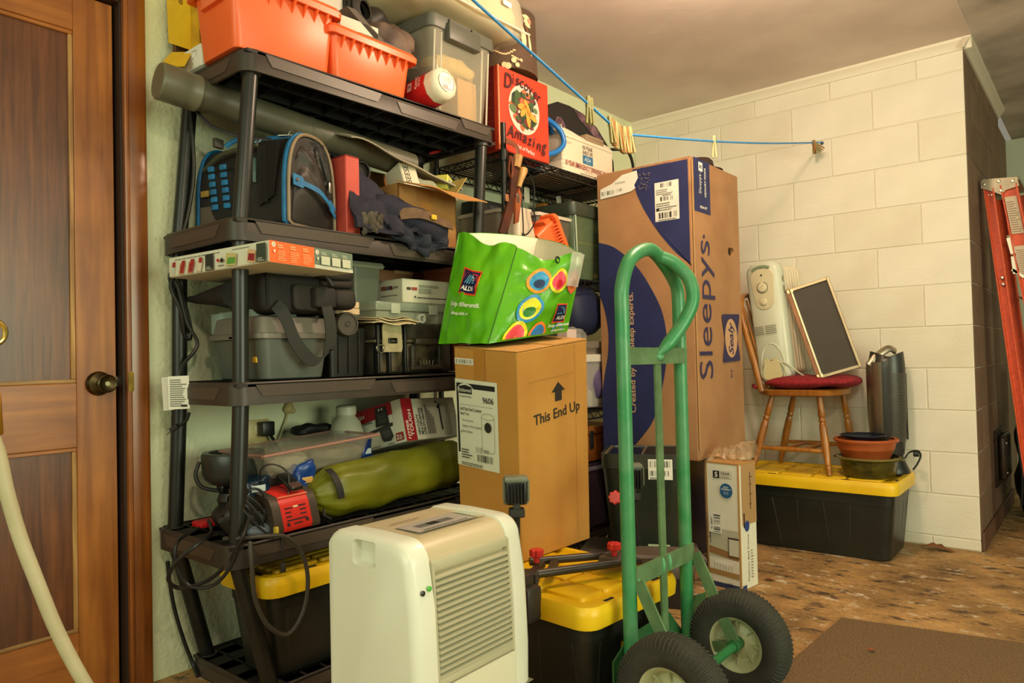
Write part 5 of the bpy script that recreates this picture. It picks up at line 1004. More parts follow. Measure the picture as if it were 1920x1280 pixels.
logo(CL, .112, .205, .078, .092); logo(CR, .285, .085, .062, .080)
WP = P_((238, 240, 224)); CL.text('Shop differentli.', .045, .112, .135, .020, WP, 0, .02); CL.text('shop.aldi.us', .063, .086, .08, .014, WP, 0, .02); CR.text('Shop differentli.', .235, .025, .11, .016, WP, 0, .02); CR.text('shop.aldi.us', .26, .008, .06, .010, WP, 0, .02)
b = B(T); b.grid(lambda u, v: fR(.52 + u * .13, 1.0 - v * .10, -.006 + .0), 4, 4, .001); b.grid(lambda u, v: fK(.10 + u * .16, .99 - v * .16, .004), 4, 4, .001); b.build('white_tab', PAPER, T)
p = fR(.58, .97, .0035); b = B(T); b.tube([p + Vector((.0035 * 0, .011 * cos(a), .010 * sin(a))) for a in [2 * PI * i / 18 for i in range(18)]], .0028, 6, closed=True); b.build('round_emblem', INK, T)
b = B(T); q = fR(.93, .92, .016); b.grid(lambda u, v: fR(.78 + u * .22, 1.0 - v * .42, .012 + .006 * sin(u * 5)), 8, 10, .0008); b.build('clear_sleeve', M((226, 222, 214), .15, clear=.6), T)

# ------------------------------------------------------------------ work light lying over the tote
T = thing('work_light', 'black twin-head tripod work light with red knobs folded across the yellow lid', 'work light', (-.70, -2.18, .315)); BT = M((48, 42, 36), .4, c2=(40, 36, 32), vs=12); GL = M((112, 116, 100), .4)
b = B(T); b.tube([(-.80, -2.435, .352), (-.585, -2.035, .347)], .0125, 12); b.build('leg_tube', BT, T); b = B(T); b.tube([(-.868, -2.31, .352), (-.635, -1.985, .347)], .0125, 12); b.build('leg_tube', BT, T)
b = B(T); b.obox((-.79, -2.40, .35), (-.83, -2.30, .35), .022, .016); b.obox((-.76, -2.35, .35), (-.81, -2.26, .35), .022, .016); b.obox((-.845, -2.45, .345), (-.765, -2.40, .345), .045, .04, (0, 0, 1), .006); b.box((-.80, -2.505, .25), (-.72, -2.44, .345), .012); b.box((-.83, -2.52, .335), (-.74, -2.45, .375), .01); b.build('joint_block', M((44, 38, 34), .45), T)
b = B(T); b.obox((-.69, -2.09, .352), (-.49, -1.93, .342), .12, .028, (0, 0, 1), .008); b.box((-.72, -2.17, .335), (-.64, -2.09, .362), .01); b.build('foot_plate', M((78, 68, 58), .5), T)
for q in ((-.80, -2.405, .352), (-.772, -2.353, .352)): B(T).lathe([(0, 0), (.006, 0), (.005, .004), (0, .004)], 10, Vector(q) + Vector((.0125, -.005, 0)), (.85, -.5, 0)).build('bolt', STEEL, T)
def knob(c, ax, par=T):
    q = Vector(ax).to_track_quat('Z', 'Y'); b = B(T); rg = []
    for r, z in ((.0, 0), (.009, 0), (.009, .016), (.016, .017), (.019, .020), (.019, .036), (.016, .039), (0, .039)): rg.append([Vector(c) + q @ Vector(((r + (.0022 * cos(8 * a) if r > .012 else 0)) * cos(a), (r + (.0022 * cos(8 * a) if r > .012 else 0)) * sin(a), z)) for a in [2 * PI * i / 32 for i in range(32)]])
    b.loft(rg); return b.build('red_knob', M((206, 46, 40), .35), T)
knob((-.825, -2.331, .362), (0, 0, 1)); knob((-.677, -2.140, .362), (0, 0, 1)); knob((-.695, -2.083, .525), (.3, -1, .2))
def head(c, rz, s):
    mx = Matrix.Translation(c) @ Matrix.Rotation(rad(rz), 4, 'Z') @ Matrix.Scale(s, 4)
    b = B(T); b.box((-.026, -.034, -.04), (.008, .034, .04), .008, 2, mx); b.build('head_housing', BLKP, T)
    b = B(T)
    for k in range(6): y = -.026 + k * .0104; b.box((.006, y - .0022, -.034), (.020, y + .0022, .032), .001, 1, mx)
    b.each('cooling_fin', BLKR, T)
    b = B(T); b.box((-.05, -.042, -.046), (-.026, .042, .05), .01, 2, mx); b.box((-.05, -.038, .034), (.010, .038, .052), .006, 2, mx); b.box((-.03, -.044, -.03), (.0, -.034, .042), .005, 1, mx); b.box((-.03, .034, -.03), (.0, .044, .042), .005, 1, mx); b.build('lamp_bezel', GL, T)
    b = B(T); b.box((-.022, -.026, -.078), (.020, .026, -.05), .004, 1, mx); b.box((-.012, -.012, -.055), (.012, .012, -.03), .002, 1, mx); b.build('swivel_bracket', M((40, 42, 38), .5), T)
head((-.715, -2.55, .612), -48, .80); head((-.68, -2.015, .575), -50, .86)
b = B(T); b.tube([(-.68, -2.015, .51), (-.68, -2.005, .355)], .0085, 10); b.tube([(-.715, -2.55, .555), (-.735, -2.535, .37)], .0085, 10); b.each('head_post', BLKP, T)
b = B(T); b.tube([(-.68, -2.005, .385), (-.68, -2.004, .358)], .014, 12); b.tube([(-.68, -2.014, .505), (-.68, -2.013, .495)], .011, 12); b.each('post_collar', BLKR, T)

# ------------------------------------------------------------------ hand truck
T = thing('hand_truck', 'old green two-wheeled hand truck with chipped paint and pneumatic tyres', 'hand truck', (-.46, -2.2, 0))
GN = M((52, 138, 84), .38, .1, c2=(86, 148, 104), vs=16, bump=.15, bs=60, detail=8); GS_ = M((104, 138, 96), .5, .1, c2=(86, 116, 78), vs=18, detail=8, contrast=.3)
X0, YL_, YR = -.50, -2.352, -2.025
up = spline([(X0, YL_, 1.08), (X0, YL_ + .004, 1.15), (X0, YL_ + .05, 1.225), (X0, -2.20, 1.262), (X0, -2.12, 1.235), (X0, YR - .012, 1.17), (X0, YR, 1.10)], 8)
b = B(T); b.tube([(X0, YL_, .03), (X0, YL_, .6)] + up + [(X0, YR, .6), (X0, YR, .03)], .0195, 16); b.build('frame_tube', GN, T)
b = B(T); b.tube(spline([(X0 + .004, -2.14, 1.246), (X0 + .03, -2.11, 1.228), (X0 + .065, -2.085, 1.18), (X0 + .075, -2.085, 1.12), (X0 + .06, -2.11, 1.06), (X0 + .035, -2.155, 1.0), (X0 + .016, -2.192, .965)], 8), [.0195] * 41 + [.019, .018, .016, .014, .012, .010, .009, .008], 14); b.build('hand_grip', GN, T)
b = B(T); b.obox((X0 + .016, YL_ - .005, .963), (X0 + .016, YR + .008, .960), .006, .046, (0, 0, 1)); b.build('upper_crossbar', GS_, T)
b = B(T); b.obox((X0 + .018, YL_ + .0, .384), (X0 + .018, YR + .012, .378), .007, .048, (0, 0, 1)); b.build('lower_crossbar', GS_, T)
b = B(T); b.obox((X0 + .012, -2.19, .985), (X0 + .012, -2.186, .06), .034, .006, (1, 0, 0)); b.build('centre_strap', GS_, T)
b = B(T); b.lump((X0 + .018, -2.186, .985 - .025), (.01, .016, .012), .003, 90, 2, 8); b.lump((X0 + .022, -2.205, .382), (.006, .006, .022), .003, 90, 2, 8); b.lump((X0 + .022, -2.168, .382), (.006, .006, .022), .003, 90, 2, 8); b.lump((X0 + .02, YL_ + .012, .36), (.008, .008, .02), .002, 90, 2, 8); b.each('weld_bead', M((90, 160, 110), .45), T)
AX, AZ = -.345, .143
for nm, ya, yb in (('strut', YL_, -2.37), ('strut', YR + .006, -2.055)): b = B(T); b.obox((X0 + .024, ya + .006, .372), (AX, yb, AZ + .01), .034, .007, (0, 1, 0)); b.build(nm, GS_, T)
b = B(T); b.tube([(AX, -2.425, AZ), (AX, -2.0, AZ)], .0125, 12); b.build('axle', M((40, 110, 62), .45), T)
b = B(T); b.obox((X0, YL_, .10), (AX, -2.37, AZ - .004), .03, .006, (0, 1, 0)); b.obox((X0, YR, .10), (AX, -2.055, AZ - .004), .03, .006, (0, 1, 0)); b.each('axle_bracket', GS_, T)
b = B(T); b.prism([(-2.408, .004), (-2.408, .172), (-2.322, .215), (-2.10, .215), (-1.985, .10), (-1.93, .215), (-1.85, .205), (-1.85, .004)], (X0 - .0245, 0, 0), (0, 1, 0), (0, 0, 1), (.005, 0, 0)); b.build('back_plate', M((36, 84, 46), .5, c2=(50, 100, 58), vs=12), T)
b = B(T); b.prism([(-2.408, -.0), (-1.85, 0), (-1.85, -.012), (-2.408, -.012)], (X0 - .022, 0, .002), (0, 1, 0), (1, 0, 0), (0, 0, .005)); b.build('toe_plate', M((36, 84, 46), .5), T)
TY = M((40, 40, 35), .85, c2=(54, 54, 46), vs=14, bump=.4, bs=60); RIM = M((186, 190, 150), .4, c2=(170, 172, 132), vs=12)
def wheel(yc, side):
    R = .143; c = (AX, yc, AZ); ax = (0, 1, 0)
    b = B(T); pr_ = [(.072, -.030), (.079, -.040), (.099, -.045), (.118, -.045), (.131, -.039), (.138, -.028), (.1405, -.010), (.1405, .010), (.138, .028), (.131, .039), (.118, .045), (.099, .045), (.079, .040), (.072, .030), (.070, 0)]
    b.loft([[Vector((AX + r * cos(2 * PI * j / 56), yc + y, AZ + r * sin(2 * PI * j / 56))) for j in range(56)] for r, y in pr_], closed=True); ty = b.build('tyre', TY, T, smooth=60)
    b = B(T)
    for k in range(72):
        a = 2 * PI * k / 72
        for s in (-1, 1):
            p = lambda r, y, da=0: Vector((AX + r * cos(a + da), yc + y * s, AZ + r * sin(a + da))); b.tube([p(.1412, .012, .02), p(.140, .029), p(.133, .0395), p(.121, .0452)], .0016, 4)
    for y in (-.008, 0, .008): b.tube([(AX + .1413 * cos(2 * PI * i / 40), yc + y, AZ + .1413 * sin(2 * PI * i / 40)) for i in range(40)], .0018, 4, closed=True)
    b.build('tread_lug', M((58, 58, 48), .85), ty, smooth=0, kind='stuff')
    for s in (-1, 1):
        b = B(T); b.lathe([(.016, -.004), (.03, -.008), (.036, .002), (.053, .006), (.062, .020), (.068, .030), (.076, .036), (.0795, .034), (.076, .024), (.067, .010), (.05, -.004), (.016, -.010)], 40, (AX, yc, AZ), (0, s, 0)); w_ = b.build('wheel_rim', RIM, T)
        b = B(T)
        for k in range(8): a = 2 * PI * k / 8; b.obox((AX + .036 * cos(a), yc + s * .004, AZ + .036 * sin(a)), (AX + .062 * cos(a), yc + s * .016, AZ + .062 * sin(a)), .004, .012, (0, 1, 0))
        b.each('rim_rib', RIM, w_)
    b = B(T); b.lathe([(0, -.055), (.017, -.055), (.017, .055), (0, .055)], 20, c, ax); b.build('hub', M((44, 104, 60), .45), T)
    return ty
wheel(-2.42, -1); wheel(-2.012, 1)
single(B().prism([(0, 0), (.02, .0), (.006, .05)], (-.50, -1.90, .0), (1, 0, 0), (0, 0, 1), (0, .002, 0)), 'pink_scrap', M((196, 110, 110), .7), 'small pink paper scrap on the floor beyond the hand truck axle', 'scrap', (-.5, -1.9, 0))

# ------------------------------------------------------------------ dark bin with mesh top
T = thing('waste_bin', 'dark grey-green plastic bin with black mesh top and barcode sticker', 'bin', (-.793, -1.42, .166), 25)
w, d, h = .334, .29, .404; BN = M((44, 50, 42), .3, c2=(38, 44, 36), vs=5); R = lambda z, k, r=.05: rr3(-w / 2, d / 2, w + k, d + k, r, z, 6)
b = B(); b.loft([R(0, -.07, .06), R(.008, -.06, .06), R(h - .06, -.008), R(h - .06, -.014)]); b.build('bin_body', BN, T)
b = B(); b.loft([R(h - .058, 0), R(h, .002), R(h, -.016), R(h - .012, -.02)]); b.build('lid', M((50, 54, 44), .35), T)
b = B(); b.box((-w + .02, .02, h - .012), (-w * .5 - .004, d - .02, h - .005)); b.build('black_panel', M((24, 25, 34), .2), T); b = B(); b.box((-w * .5 - .003, .012, h - .012), (-w * .5 + .003, d - .012, h + .002)); b.box((-w + .014, .012, h - .012), (-w + .02, d - .012, h + .002)); b.box((-.022, .012, h - .012), (-.016, d - .012, h + .002)); b.each('divider_rail', M((110, 96, 78), .4), T)
b = B()
for k in range(22): x = -w * .5 + .01 + k * (w * .5 - .035) / 21; b.box((x - .0014, .02, h - .012), (x + .0014, d - .02, h - .002))
for k in range(30): y = .02 + k * (d - .04) / 29; b.box((-w * .5 + .008, y - .0014, h - .012), (-.022, y + .0014, h - .002))
b.build('mesh_top', M((34, 30, 28), .5), T, kind='stuff')
fb = Face(T, (-w, -.001, 0), (1, 0, 0), (0, 0, 1)); fb.quad(.190, h - .098, .094, .08, PAPER, 'barcode_sticker'); fb.bars(.196, h - .050, .08, .025, INK, 34, 3); fb.bars(.196, h - .083, .08, .020, INK, 30, 9); fb.lines(.196, h - .097, .055, .011, 2, INK)
fb2 = Face(T, (-w, .024, .04), (1, 0, 0), (0, -.06, 1)); fb2.quad(.18, -.02, .085, .027, M((186, 196, 160), .6), 'small_label'); fb2.lines(.186, -.017, .072, .016, 2, M((120, 130, 100), .6))

T = thing('flat_grey_case', 'low grey-brown case on the floor carrying the dark bin', 'case', (-.735, -1.52, 0), 22); b = B(); b.loft([rr3(-.23, .20, .46 + k, .38 + k, .03, z, 5) for z, k in ((0, -.03), (.12, 0))]); b.build('case_body', M((40, 38, 34), .5), T); b = B(); b.loft([rr3(-.23, .20, .46 + k, .38 + k, .03, z, 5) for z, k in ((.12, .012), (.152, .012), (.164, -.004))]); b.build('lid', M((84, 76, 66), .5, c2=(74, 66, 58), vs=9), T)

# ------------------------------------------------------------------ white bed frame cartons
def bedbox(label, F, rz, w, d, h, full):
    T = thing('bed_frame_carton', label, 'carton', F, rz, 'white furniture cartons'); carton_body(T, w, d, h, M((226, 224, 206), .55)); f1, f2, f3 = faces(T, w, d, h)
    KR = M((176, 132, 74), .8); b = B(); b.box((-w - .001, -.001, 0), (-w + .004, d, h + .001)); b.box((-.004, -.0015, 0), (.0012, .006, h + .001)); b.box((-w, -.001, h - .006), (.001, d, h + .0012)); b.build('kraft_edge', KR, T)
    f1.quad(.006, .10, w - .012, .14, M((186, 186, 164), .6), 'printed_room'); f1.quad(.006, .0, w - .012, .02, M((40, 54, 96), .6), 'blue_band'); f1.poly([(.006, .135), (w - .006, .118), (w - .006, .145), (.006, .165)], M((150, 112, 70), .6), 'printed_floor')
    f1.quad(.006, .065, w - .012, .055, M((222, 220, 204), .6), 'printed_bed'); f1.poly([(.006, .052), (w - .006, .045), (w - .006, .068), (.006, .072)], M((164, 128, 78), .6), 'printed_floor')
    f1.poly([(.03, .098), (.09, .088), (.118, .104), (.07, .114), (.03, .108)], M((236, 234, 222), .6), 'printed_mattress'); f1.quads([(.03 + k * .013, .072, .0012, .026) for k in range(7)], M((70, 64, 54), .6), 'printed_legs')
    f1.quads([(.095, .205, .05, .006), (.095, .135, .003, .075), (.095, .13, .05, .003), (.012, .175, .003, .05), (.006, .20, .008, .003)], M((64, 48, 36), .6), 'printed_cabinet'); f1.quad(.099, .138, .042, .064, M((206, 206, 186), .6), 'printed_cabinet')
    if full:
        f1.quad(.034, .448, .030, .030, INK, 'black_square'); f1.text('5', .042, .452, .014, .021, PAPER, 0, .03); f1.quads([(.064, .448, .055, .001), (.064, .477, .055, .001), (.118, .448, .001, .03)], M((110, 110, 100), .6)); f1.text('YEAR', .068, .464, .045, .010, INK, 0, .02); f1.text('LIMITED', .068, .457, .045, .004, M((110, 110, 100), .6)); f1.text('WARRANTY', .068, .450, .045, .005, INK)
        f1.ell(.094, .400, .029, .030, M((34, 92, 142), .5), 'blue_disc'); f1.text('EASY', .082, .411, .024, .007, WHM, 0, .01); f1.text('ASSEMBLY', .070, .402, .048, .007, WHM, 0, .01); f1.text('No Tools', .083, .391, .022, .005, WHM); f1.text('Required', .083, .384, .022, .005, WHM)
        f1.quad(.010, .222, .06, .085, PAPER, 'barcode_sticker'); f1.bars(.034, .226, .03, .076, INK, 30, 5, False); f1.text('V 3897', .020, .236, .05, .008, INK, 90); f1.bars(.085, .012, .034, .016, INK, 18, 6); f1.text('nl', .008, .022, .012, .012, INK)
        f2.poly([(.02, .26), (d, .26), (d, h), (.02, h)], M((176, 140, 96), .4), 'tape_patch'); f2.text('Platform Bed Frame', .055, .03, .19, .012, M((96, 84, 70), .6), 90); f2.lines(.08, .04, .02, .12, 10, M((150, 136, 112), .6)); f2.ell(.055, .255, .018, .022, M((34, 60, 130), .5), 'blue_disc'); f2.quad(.03, .25, .008, .06, INK); f2.quads([(.085, .32, .004, .15), (.075, .34, .02, .003), (.08, .38, .022, .003), (.078, .42, .02, .003), (.08, .45, .024, .003)], M((80, 64, 46), .6)); f2.quad(.01, .0, .03, .02, M((40, 54, 110), .6))
    else:
        f1.ell(.096, .395, .029, .030, M((34, 92, 142), .5), 'blue_disc'); f1.quads([(.09, .448, .05, .001), (.09, .477, .05, .001)], M((110, 110, 100), .6)); f1.quad(.10, .16, .04, .03, PAPER)
    return T
WHM = M((236, 234, 224), .6)
bedbox('white furniture carton marked 5 YEAR, the nearer of the pair', (-.679, -1.188, 0), -7.8, .148, .134, .512, True)
bedbox('white furniture carton mostly hidden behind its 5 YEAR twin', (-.770, -1.045, 0), -7.8, .13, .12, .512, False)
b = B(); b.grid(lambda u, v: Vector((-.84 + u * .18 + .012 * noise.noise(Vector((u * 9, v * 9, 0))), -1.10 + .10 * v + .02 * noise.noise(Vector((u * 7, v * 7, 4))), .518 + .055 * sin(PI * v) * (.4 + u) + .022 * noise.noise(Vector((u * 11, v * 9, 9))))), 18, 10, .0006)
single(b, 'clear_wrap', M((206, 176, 140), .12, clear=.7), 'crumpled clear plastic wrap on top of the white furniture cartons', 'wrap', (-.76, -1.05, .513), smooth=0)
# ------------------------------------------------------------------ tall mattress carton
T = thing('mattress_carton', 'very tall cardboard mattress carton with navy curves and a big navy lettered side', 'carton', (-.880, -1.12, .50)); w, d, h = .480, .516, 1.322; zo = .013; KS = .86
ZZ = lambda q: max(.004, KS * (q - zo) - .003)
class Scaled(Face):
    """print laid out on the full-size carton artwork"""
    def pt(s, x, y, l): return Face.pt(s, KS * x, ZZ(y), l)
o = carton_body(T, w, d, h, CARD2); f1, f2 = Scaled(T, (-w, 0, 0), (1, 0, 0), (0, 0, 1)), Scaled(T, (0, 0, 0), (0, 1, 0), (0, 0, 1))
cut(o, B().loft([[Vector((x, y, z)) for y, z in rrect(.413, .943, .073, .039, .018)] for x in (-.02, .02)]))
b = B(); b.box((-w + .01, .01, h - .0), (-.01, d - .01, h + .002)); b.build('top_flap', CARD2, T); b = B(); b.loft([[Vector((x, y, z)) for y, z in rrect(.413, .943, .073, .039, .018)] for x in (-.0195, -.019)]); b.build('handle_hole', M((60, 44, 30), .9), T)
up_ = lambda pts: [(x, z + zo) for x, z in pts]
arc = spline([(p[0], p[1], 0) for p in up_([(.552, .987), (.469, 1.058), (.382, 1.162), (.302, 1.285), (.251, 1.392), (.228, 1.475)])], 5)
f1.poly([(.228, 1.543), (.545, 1.538), (.545, 1.0)] + [(p.x, p.y) for p in arc], NAVY, 'navy_curve')
ar = spline([(p[0], p[1], 0) for p in up_([(.003, 1.166), (.091, 1.135), (.173, 1.074), (.251, .995), (.327, .876), (.384, .747), (.403, .581), (.373, .389), (.315, .208), (.233, .101), (.17, .04)])], 4)
al = spline([(p[0], p[1], 0) for p in up_([(.001, .872), (.03, .796), (.05, .678), (.046, .561), (.022, .445), (.001, .334)])], 4)
f1.poly([(p.x, p.y) for p in ar] + [(.15, .006), (.002, .006), (.001, .30)] + [(p.x, p.y) for p in reversed(al)], NAVY, 'navy_curve')
TAN = M((204, 170, 128), .7); f1.text('Created by the Sleep Experts.', .178, .236 + zo, .640, .042, TAN, 90, .012); f1.text('TM', .180, .885 + zo, .016, .008, TAN, 90)
f1.quad(.356, 1.231 + zo, .137, .203, PAPER, 'shipping_label'); f1.bars(.385, 1.405 + zo, .075, .022, INK, 26, 4); f1.bars(.385, 1.335 + zo, .075, .022, INK, 26, 7); f1.bars(.372, 1.245 + zo, .11, .030, INK, 34, 8); f1.lines(.364, 1.37 + zo, .10, .030, 3, M((120, 118, 112), .7)); f1.lines(.364, 1.285 + zo, .12, .045, 4, M((110, 108, 104), .7)); f1.lines(.375, 1.235 + zo, .10, .007, 1, INK); f1.lines(.40, 1.362 + zo, .05, .007, 1, INK); f1.quad(.364, 1.286 + zo, .018, .012, INK)
f1.poly(up_([(.024, 1.402), (.026, 1.455), (.10, 1.475), (.165, 1.512), (.255, 1.52), (.262, 1.48), (.238, 1.445), (.245, 1.428), (.218, 1.415), (.15, 1.408)]), PAPER, 'torn_label'); f1.bars(.032, 1.418 + zo, .08, .022, INK, 24, 11); f1.bars(.125, 1.426 + zo, .05, .016, INK, 14, 12); f1.lines(.12, 1.468 + zo, .10, .012, 2, M((140, 138, 130), .7))
PALE = M((112, 104, 116), .8); f1.quads([(.262 + rnd.random() * .07, 1.40 + zo + rnd.random() * .10, .002 + rnd.random() * .008, .002 + rnd.random() * .006) for _ in range(50)] + [(.25 + rnd.random() * .29, 1.52 + zo + rnd.random() * .016, .004 + rnd.random() * .012, .002) for _ in range(26)], PALE, 'scuffed_print')['kind'] = 'stuff'
NT = M((48, 42, 84), .7)
f2.quad(.034, 1.268 + zo, .19, .275, NAVY, 'navy_panel'); f2.text('Sleepys', .090, 1.365 + zo, .10, .038, WHM, 90, .0); f2.text('MEMORY FOAM', .155, 1.355 + zo, .150, .022, WHM, 90, .015); f2.quad(.090, 1.482 + zo, .048, .046, WHM, 'white_patch'); f2.text('S', .098, 1.494 + zo, .022, .030, NAVY, 90, .03); f2.quad(.108, 1.472 + zo, .004, .008, WHM); f2.text('FIRM 8FT', .095, 1.288 + zo, .085, .014, WHM, 0, .02)
f2.text('Sleepys', .040, .412 + zo, .715, .205, NT, 90, -.004); f2.ell(.130, 1.146 + zo, .012, .010, NT); f2.text('R', .126, 1.142 + zo, .008, .008, CARD2, 90)
f2.poly([(.33, .49 + zo), (.545, .497 + zo), (.553, .51 + zo), (.520, .622 + zo), (.557, .745 + zo), (.548, .757 + zo), (.332, .75 + zo), (.320, .737 + zo), (.352, .62 + zo), (.320, .503 + zo)], NT, 'bow_emblem'); f2.ell(.436, .622 + zo, .082, .106, M((200, 158, 118), .7), 'emblem_oval', 36); f2.text('Sealy', .398, .532 + zo, .180, .085, NT, 90, .022, .3); f2.text('by', .412, .408 + zo, .047, .034, NT, 90, .0)
f2.quad(.0, .07, .016, 1.46, M((184, 142, 92), .5), 'edge_tape')
T = thing('dark_hat', 'dark brown round hat on top of the tall mattress carton', 'hat', (-.985, -.80, 1.8245)); b = B(); b.lathe([(0, 0), (.105, 0), (.108, .003), (.07, .012), (.062, .05), (.05, .062), (0, .064)], 32); b.build('hat_body', M((52, 34, 26), .8), T); b = B(); b.lathe([(.0685, .012), (.0675, .028), (.064, .028)], 32); b.build('hat_band', M((34, 24, 20), .7), T)

# ------------------------------------------------------------------ black wire rack
T = thing('wire_rack', 'black wire shelving rack in the corner beside the plastic shelving', 'shelving', (-1.555, -1.25, 0)); WB = M((30, 30, 28), .32, .3)
RX0, RX1, RY0, RY1 = -1.755, -1.368, -1.795, -.70
for x in (RX0, RX1):
    for y in (RY0, RY1): b = B(T); b.tube([(x, y, 0), (x, y, 1.915)], .0125, 12); b.lathe([(.0135, 1.79 - .03), (.017, 1.79 - .03), (.0185, 1.80), (.0135, 1.80)], 14, (x, y, 0)); b.build('post', WB, T)
for z in (1.80, 1.315, .705, .12):
    b = B(T)
    for zz in (z, z - .032):
        b.tube([(RX0, RY0, zz), (RX1, RY0, zz), (RX1, RY1, zz), (RX0, RY1, zz)], .0042, 6, closed=True)
    for x in (RX0, RX1):
        n = 34; b.tube([(x, RY0 + (RY1 - RY0) * i / n, z - .032 * (i % 2)) for i in range(n + 1)], .003, 5)
    for y in (RY0, RY1):
        n = 12; b.tube([(RX0 + (RX1 - RX0) * i / n, y, z - .032 * (i % 2)) for i in range(n + 1)], .003, 5)
    fr = b.build('shelf_frame', WB, T, kind='stuff')
    b = B(T); n = 15
    for i in range(1, n): x = RX0 + (RX1 - RX0) * i / n; b.tube([(x, RY0, z + .003), (x, RY1, z + .003)], .0028, 5)
    for y in (RY0 + .36, RY0 + .72): b.tube([(RX0, y, z - .004), (RX1, y, z - .004)], .0042, 6)
    b.build('shelf_wires', WB, fr, kind='stuff')
# on its top shelf
T = thing('recipe_box', 'red-orange box with dark script lettering and a round food photo', 'box', (-1.373, -1.821 + .006, 1.806), -1.9); w, d, h = .10, .325, .345
OR_ = M((214, 62, 34), .5, c2=(206, 56, 30), vs=6); carton_body(T, w, d, h, OR_); f1, f2, f3 = faces(T, w, d, h); DB = M((62, 22, 26), .6)
b = B(); b.box((-w, -.001, 0), (-.02, 0, h)); b.build('dark_side', M((122, 22, 20), .5), T); f1.k = 4; f1.quads([(.035, .12 + k * .055, .04, .0025) for k in range(4)], M((160, 70, 56), .6)); f1.text('Pocket Perfect', .012, .02, .07, .017, WHM, 0, .0, .25)
b = B(); b.tube([(.0, .004, 0), (.0, .004, h)], .004, 8); b.build('spine_edge', M((236, 120, 70), .4), T)
f2.k = 6; f2.ell(.160, .196, .099, .103, M((226, 206, 190), .5), 'photo_rim', 40); f2.ell(.160, .196, .094, .098, M((206, 190, 176), .5), 'plate', 40)
GRN = [(40, 58, 34), (60, 84, 44), (90, 112, 70), (34, 44, 36), (110, 40, 44), (214, 96, 60)]
for k in range(90):
    a = rnd.random() * 2 * PI; r = rnd.random() ** .5 * .88; x, y = .160 + .086 * r * cos(a), .196 + .090 * r * sin(a); s = .010 + rnd.random() * .014; ph = rnd.random() * 6
    f2.k = 9 + k * .1; f2.poly([(x + s * cos(ph + q) * (.7 + .5 * rnd.random()), y + s * sin(ph + q) * (.6 + .4 * rnd.random())) for q in (0, 1, 2.1, 3.1, 4.2, 5.2)], M(GRN[(0, 1, 2, 3, 0, 1, 4, 5)[k % 8]], .6), 'food_piece')
for x, y, a, l in ((.150, .19, 1.0, .034), (.175, .205, -1.1, .040), (.178, .165, -1.4, .042), (.205, .175, -.5, .034), (.14, .205, .2, .028)):
    f2.k = 24; f2.poly([(x + l * cos(t) * cos(a) - .013 * sin(t) * sin(a), y + l * cos(t) * sin(a) + .013 * sin(t) * cos(a)) for t in [2 * PI * i / 14 for i in range(14)]], M((224, 152, 60), .5), 'food_piece')
for k, ch in enumerate('Discover'): f2.k = 17; f2.text(ch, (.036, .088, .106, .132, .158, .186, .214, .240)[k], (.262, .286, .287, .285, .279, .272, .262, .252)[k], (.046, .010, .024, .024, .026, .026, .025, .022)[k], (.062, .044, .033, .033, .033, .033, .033, .033)[k], DB, (0, 2, 0, -3, -6, -9, -12, -14)[k], .012, .15)
f2.k = 17
for k, ch in enumerate('Amazing'): f2.text(ch, .045 + (0, .048, .095, .128, .162, .186, .218)[k], .065 - .007 * (0, 0, 1, 1.6, 2.4, 3.2, 5.4)[k], (.042, .042, .028, .028, .012, .028, .030)[k], (.052, .032, .032, .030, .044, .032, .052)[k], DB, -6, .012, .15)
f2.text('Pocket of Perfect', .075, .028, .14, .018, WHM, -7, .0, .2)
T = thing('water_carton', 'white drinking water carton with red and blue print on the wire rack', 'carton', (-1.38, -1.37, 1.806)); w, d, h = .29, .43, .178; WC = M((230, 214, 192), .65, c2=(222, 204, 180), vs=6); carton_body(T, w, d, h, WC); f1, f2, f3 = faces(T, w, d, h)
b = B(); b.grid(lambda u, v: Vector((.004 - .10 * v * .3, .0 + u * d, h - .018 + .045 * v - .006 * u * v + .006 * sin(u * 9) * v)), 14, 4, .003); b.build('lid_flap', WC, T); b = B(); b.box((-w, -.001, h - .01), (.0, .004, h + .03)); b.grid(lambda u, v: Vector((-w * .9 + u * w * .9, -.002, .05 + .10 * v)), 2, 2, .001); b.build('side_flap', M((196, 186, 168), .7), T)
RB = M((150, 62, 50), .7); GB_ = M((84, 80, 82), .7); f2.k = 3
f2.text('10-YEAR', .165, .128, .085, .020, GB_, 0, .01); f2.text('SHELF LIFE', .165, .106, .085, .018, GB_, 0, .005); f2.quad(.166, .062, .083, .040, M((40, 104, 150), .6), 'blue_panel'); f2.text('AQUA', .178, .072, .055, .020, M((206, 220, 226), .6), 0, .015); f2.text('LITERS', .18, .065, .05, .004, M((160, 190, 210), .6)); f2.quads([(.195 + k * .012, .0945, .003, .003) for k in range(2)], WHM); f2.text('10 YEAR EMERGENCY DRINKING WATER', .022, .030, .385, .024, RB, 0, .012); f2.text('AQUA BLOX', .175, .019, .07, .006, GB_); f2.lines(.14, .008, .14, .007, 1, GB_); f2.text('2.7 GALLONS', .02, .132, .05, .007, GB_); f2.quads([(.0, .01 + k * .018, .004, .007) for k in range(9)], M((176, 164, 146), .7), 'perforation')
T = thing('floral_bag', 'dark bag with purple floral panels standing behind the white water carton', 'bag', (-1.60, -1.05, 1.806)); FM = M((34, 28, 28), .6, c2=(30, 26, 28), vs=4); PU = M((74, 48, 60), .6, c2=(140, 104, 118), vs=26, detail=8, contrast=.3)
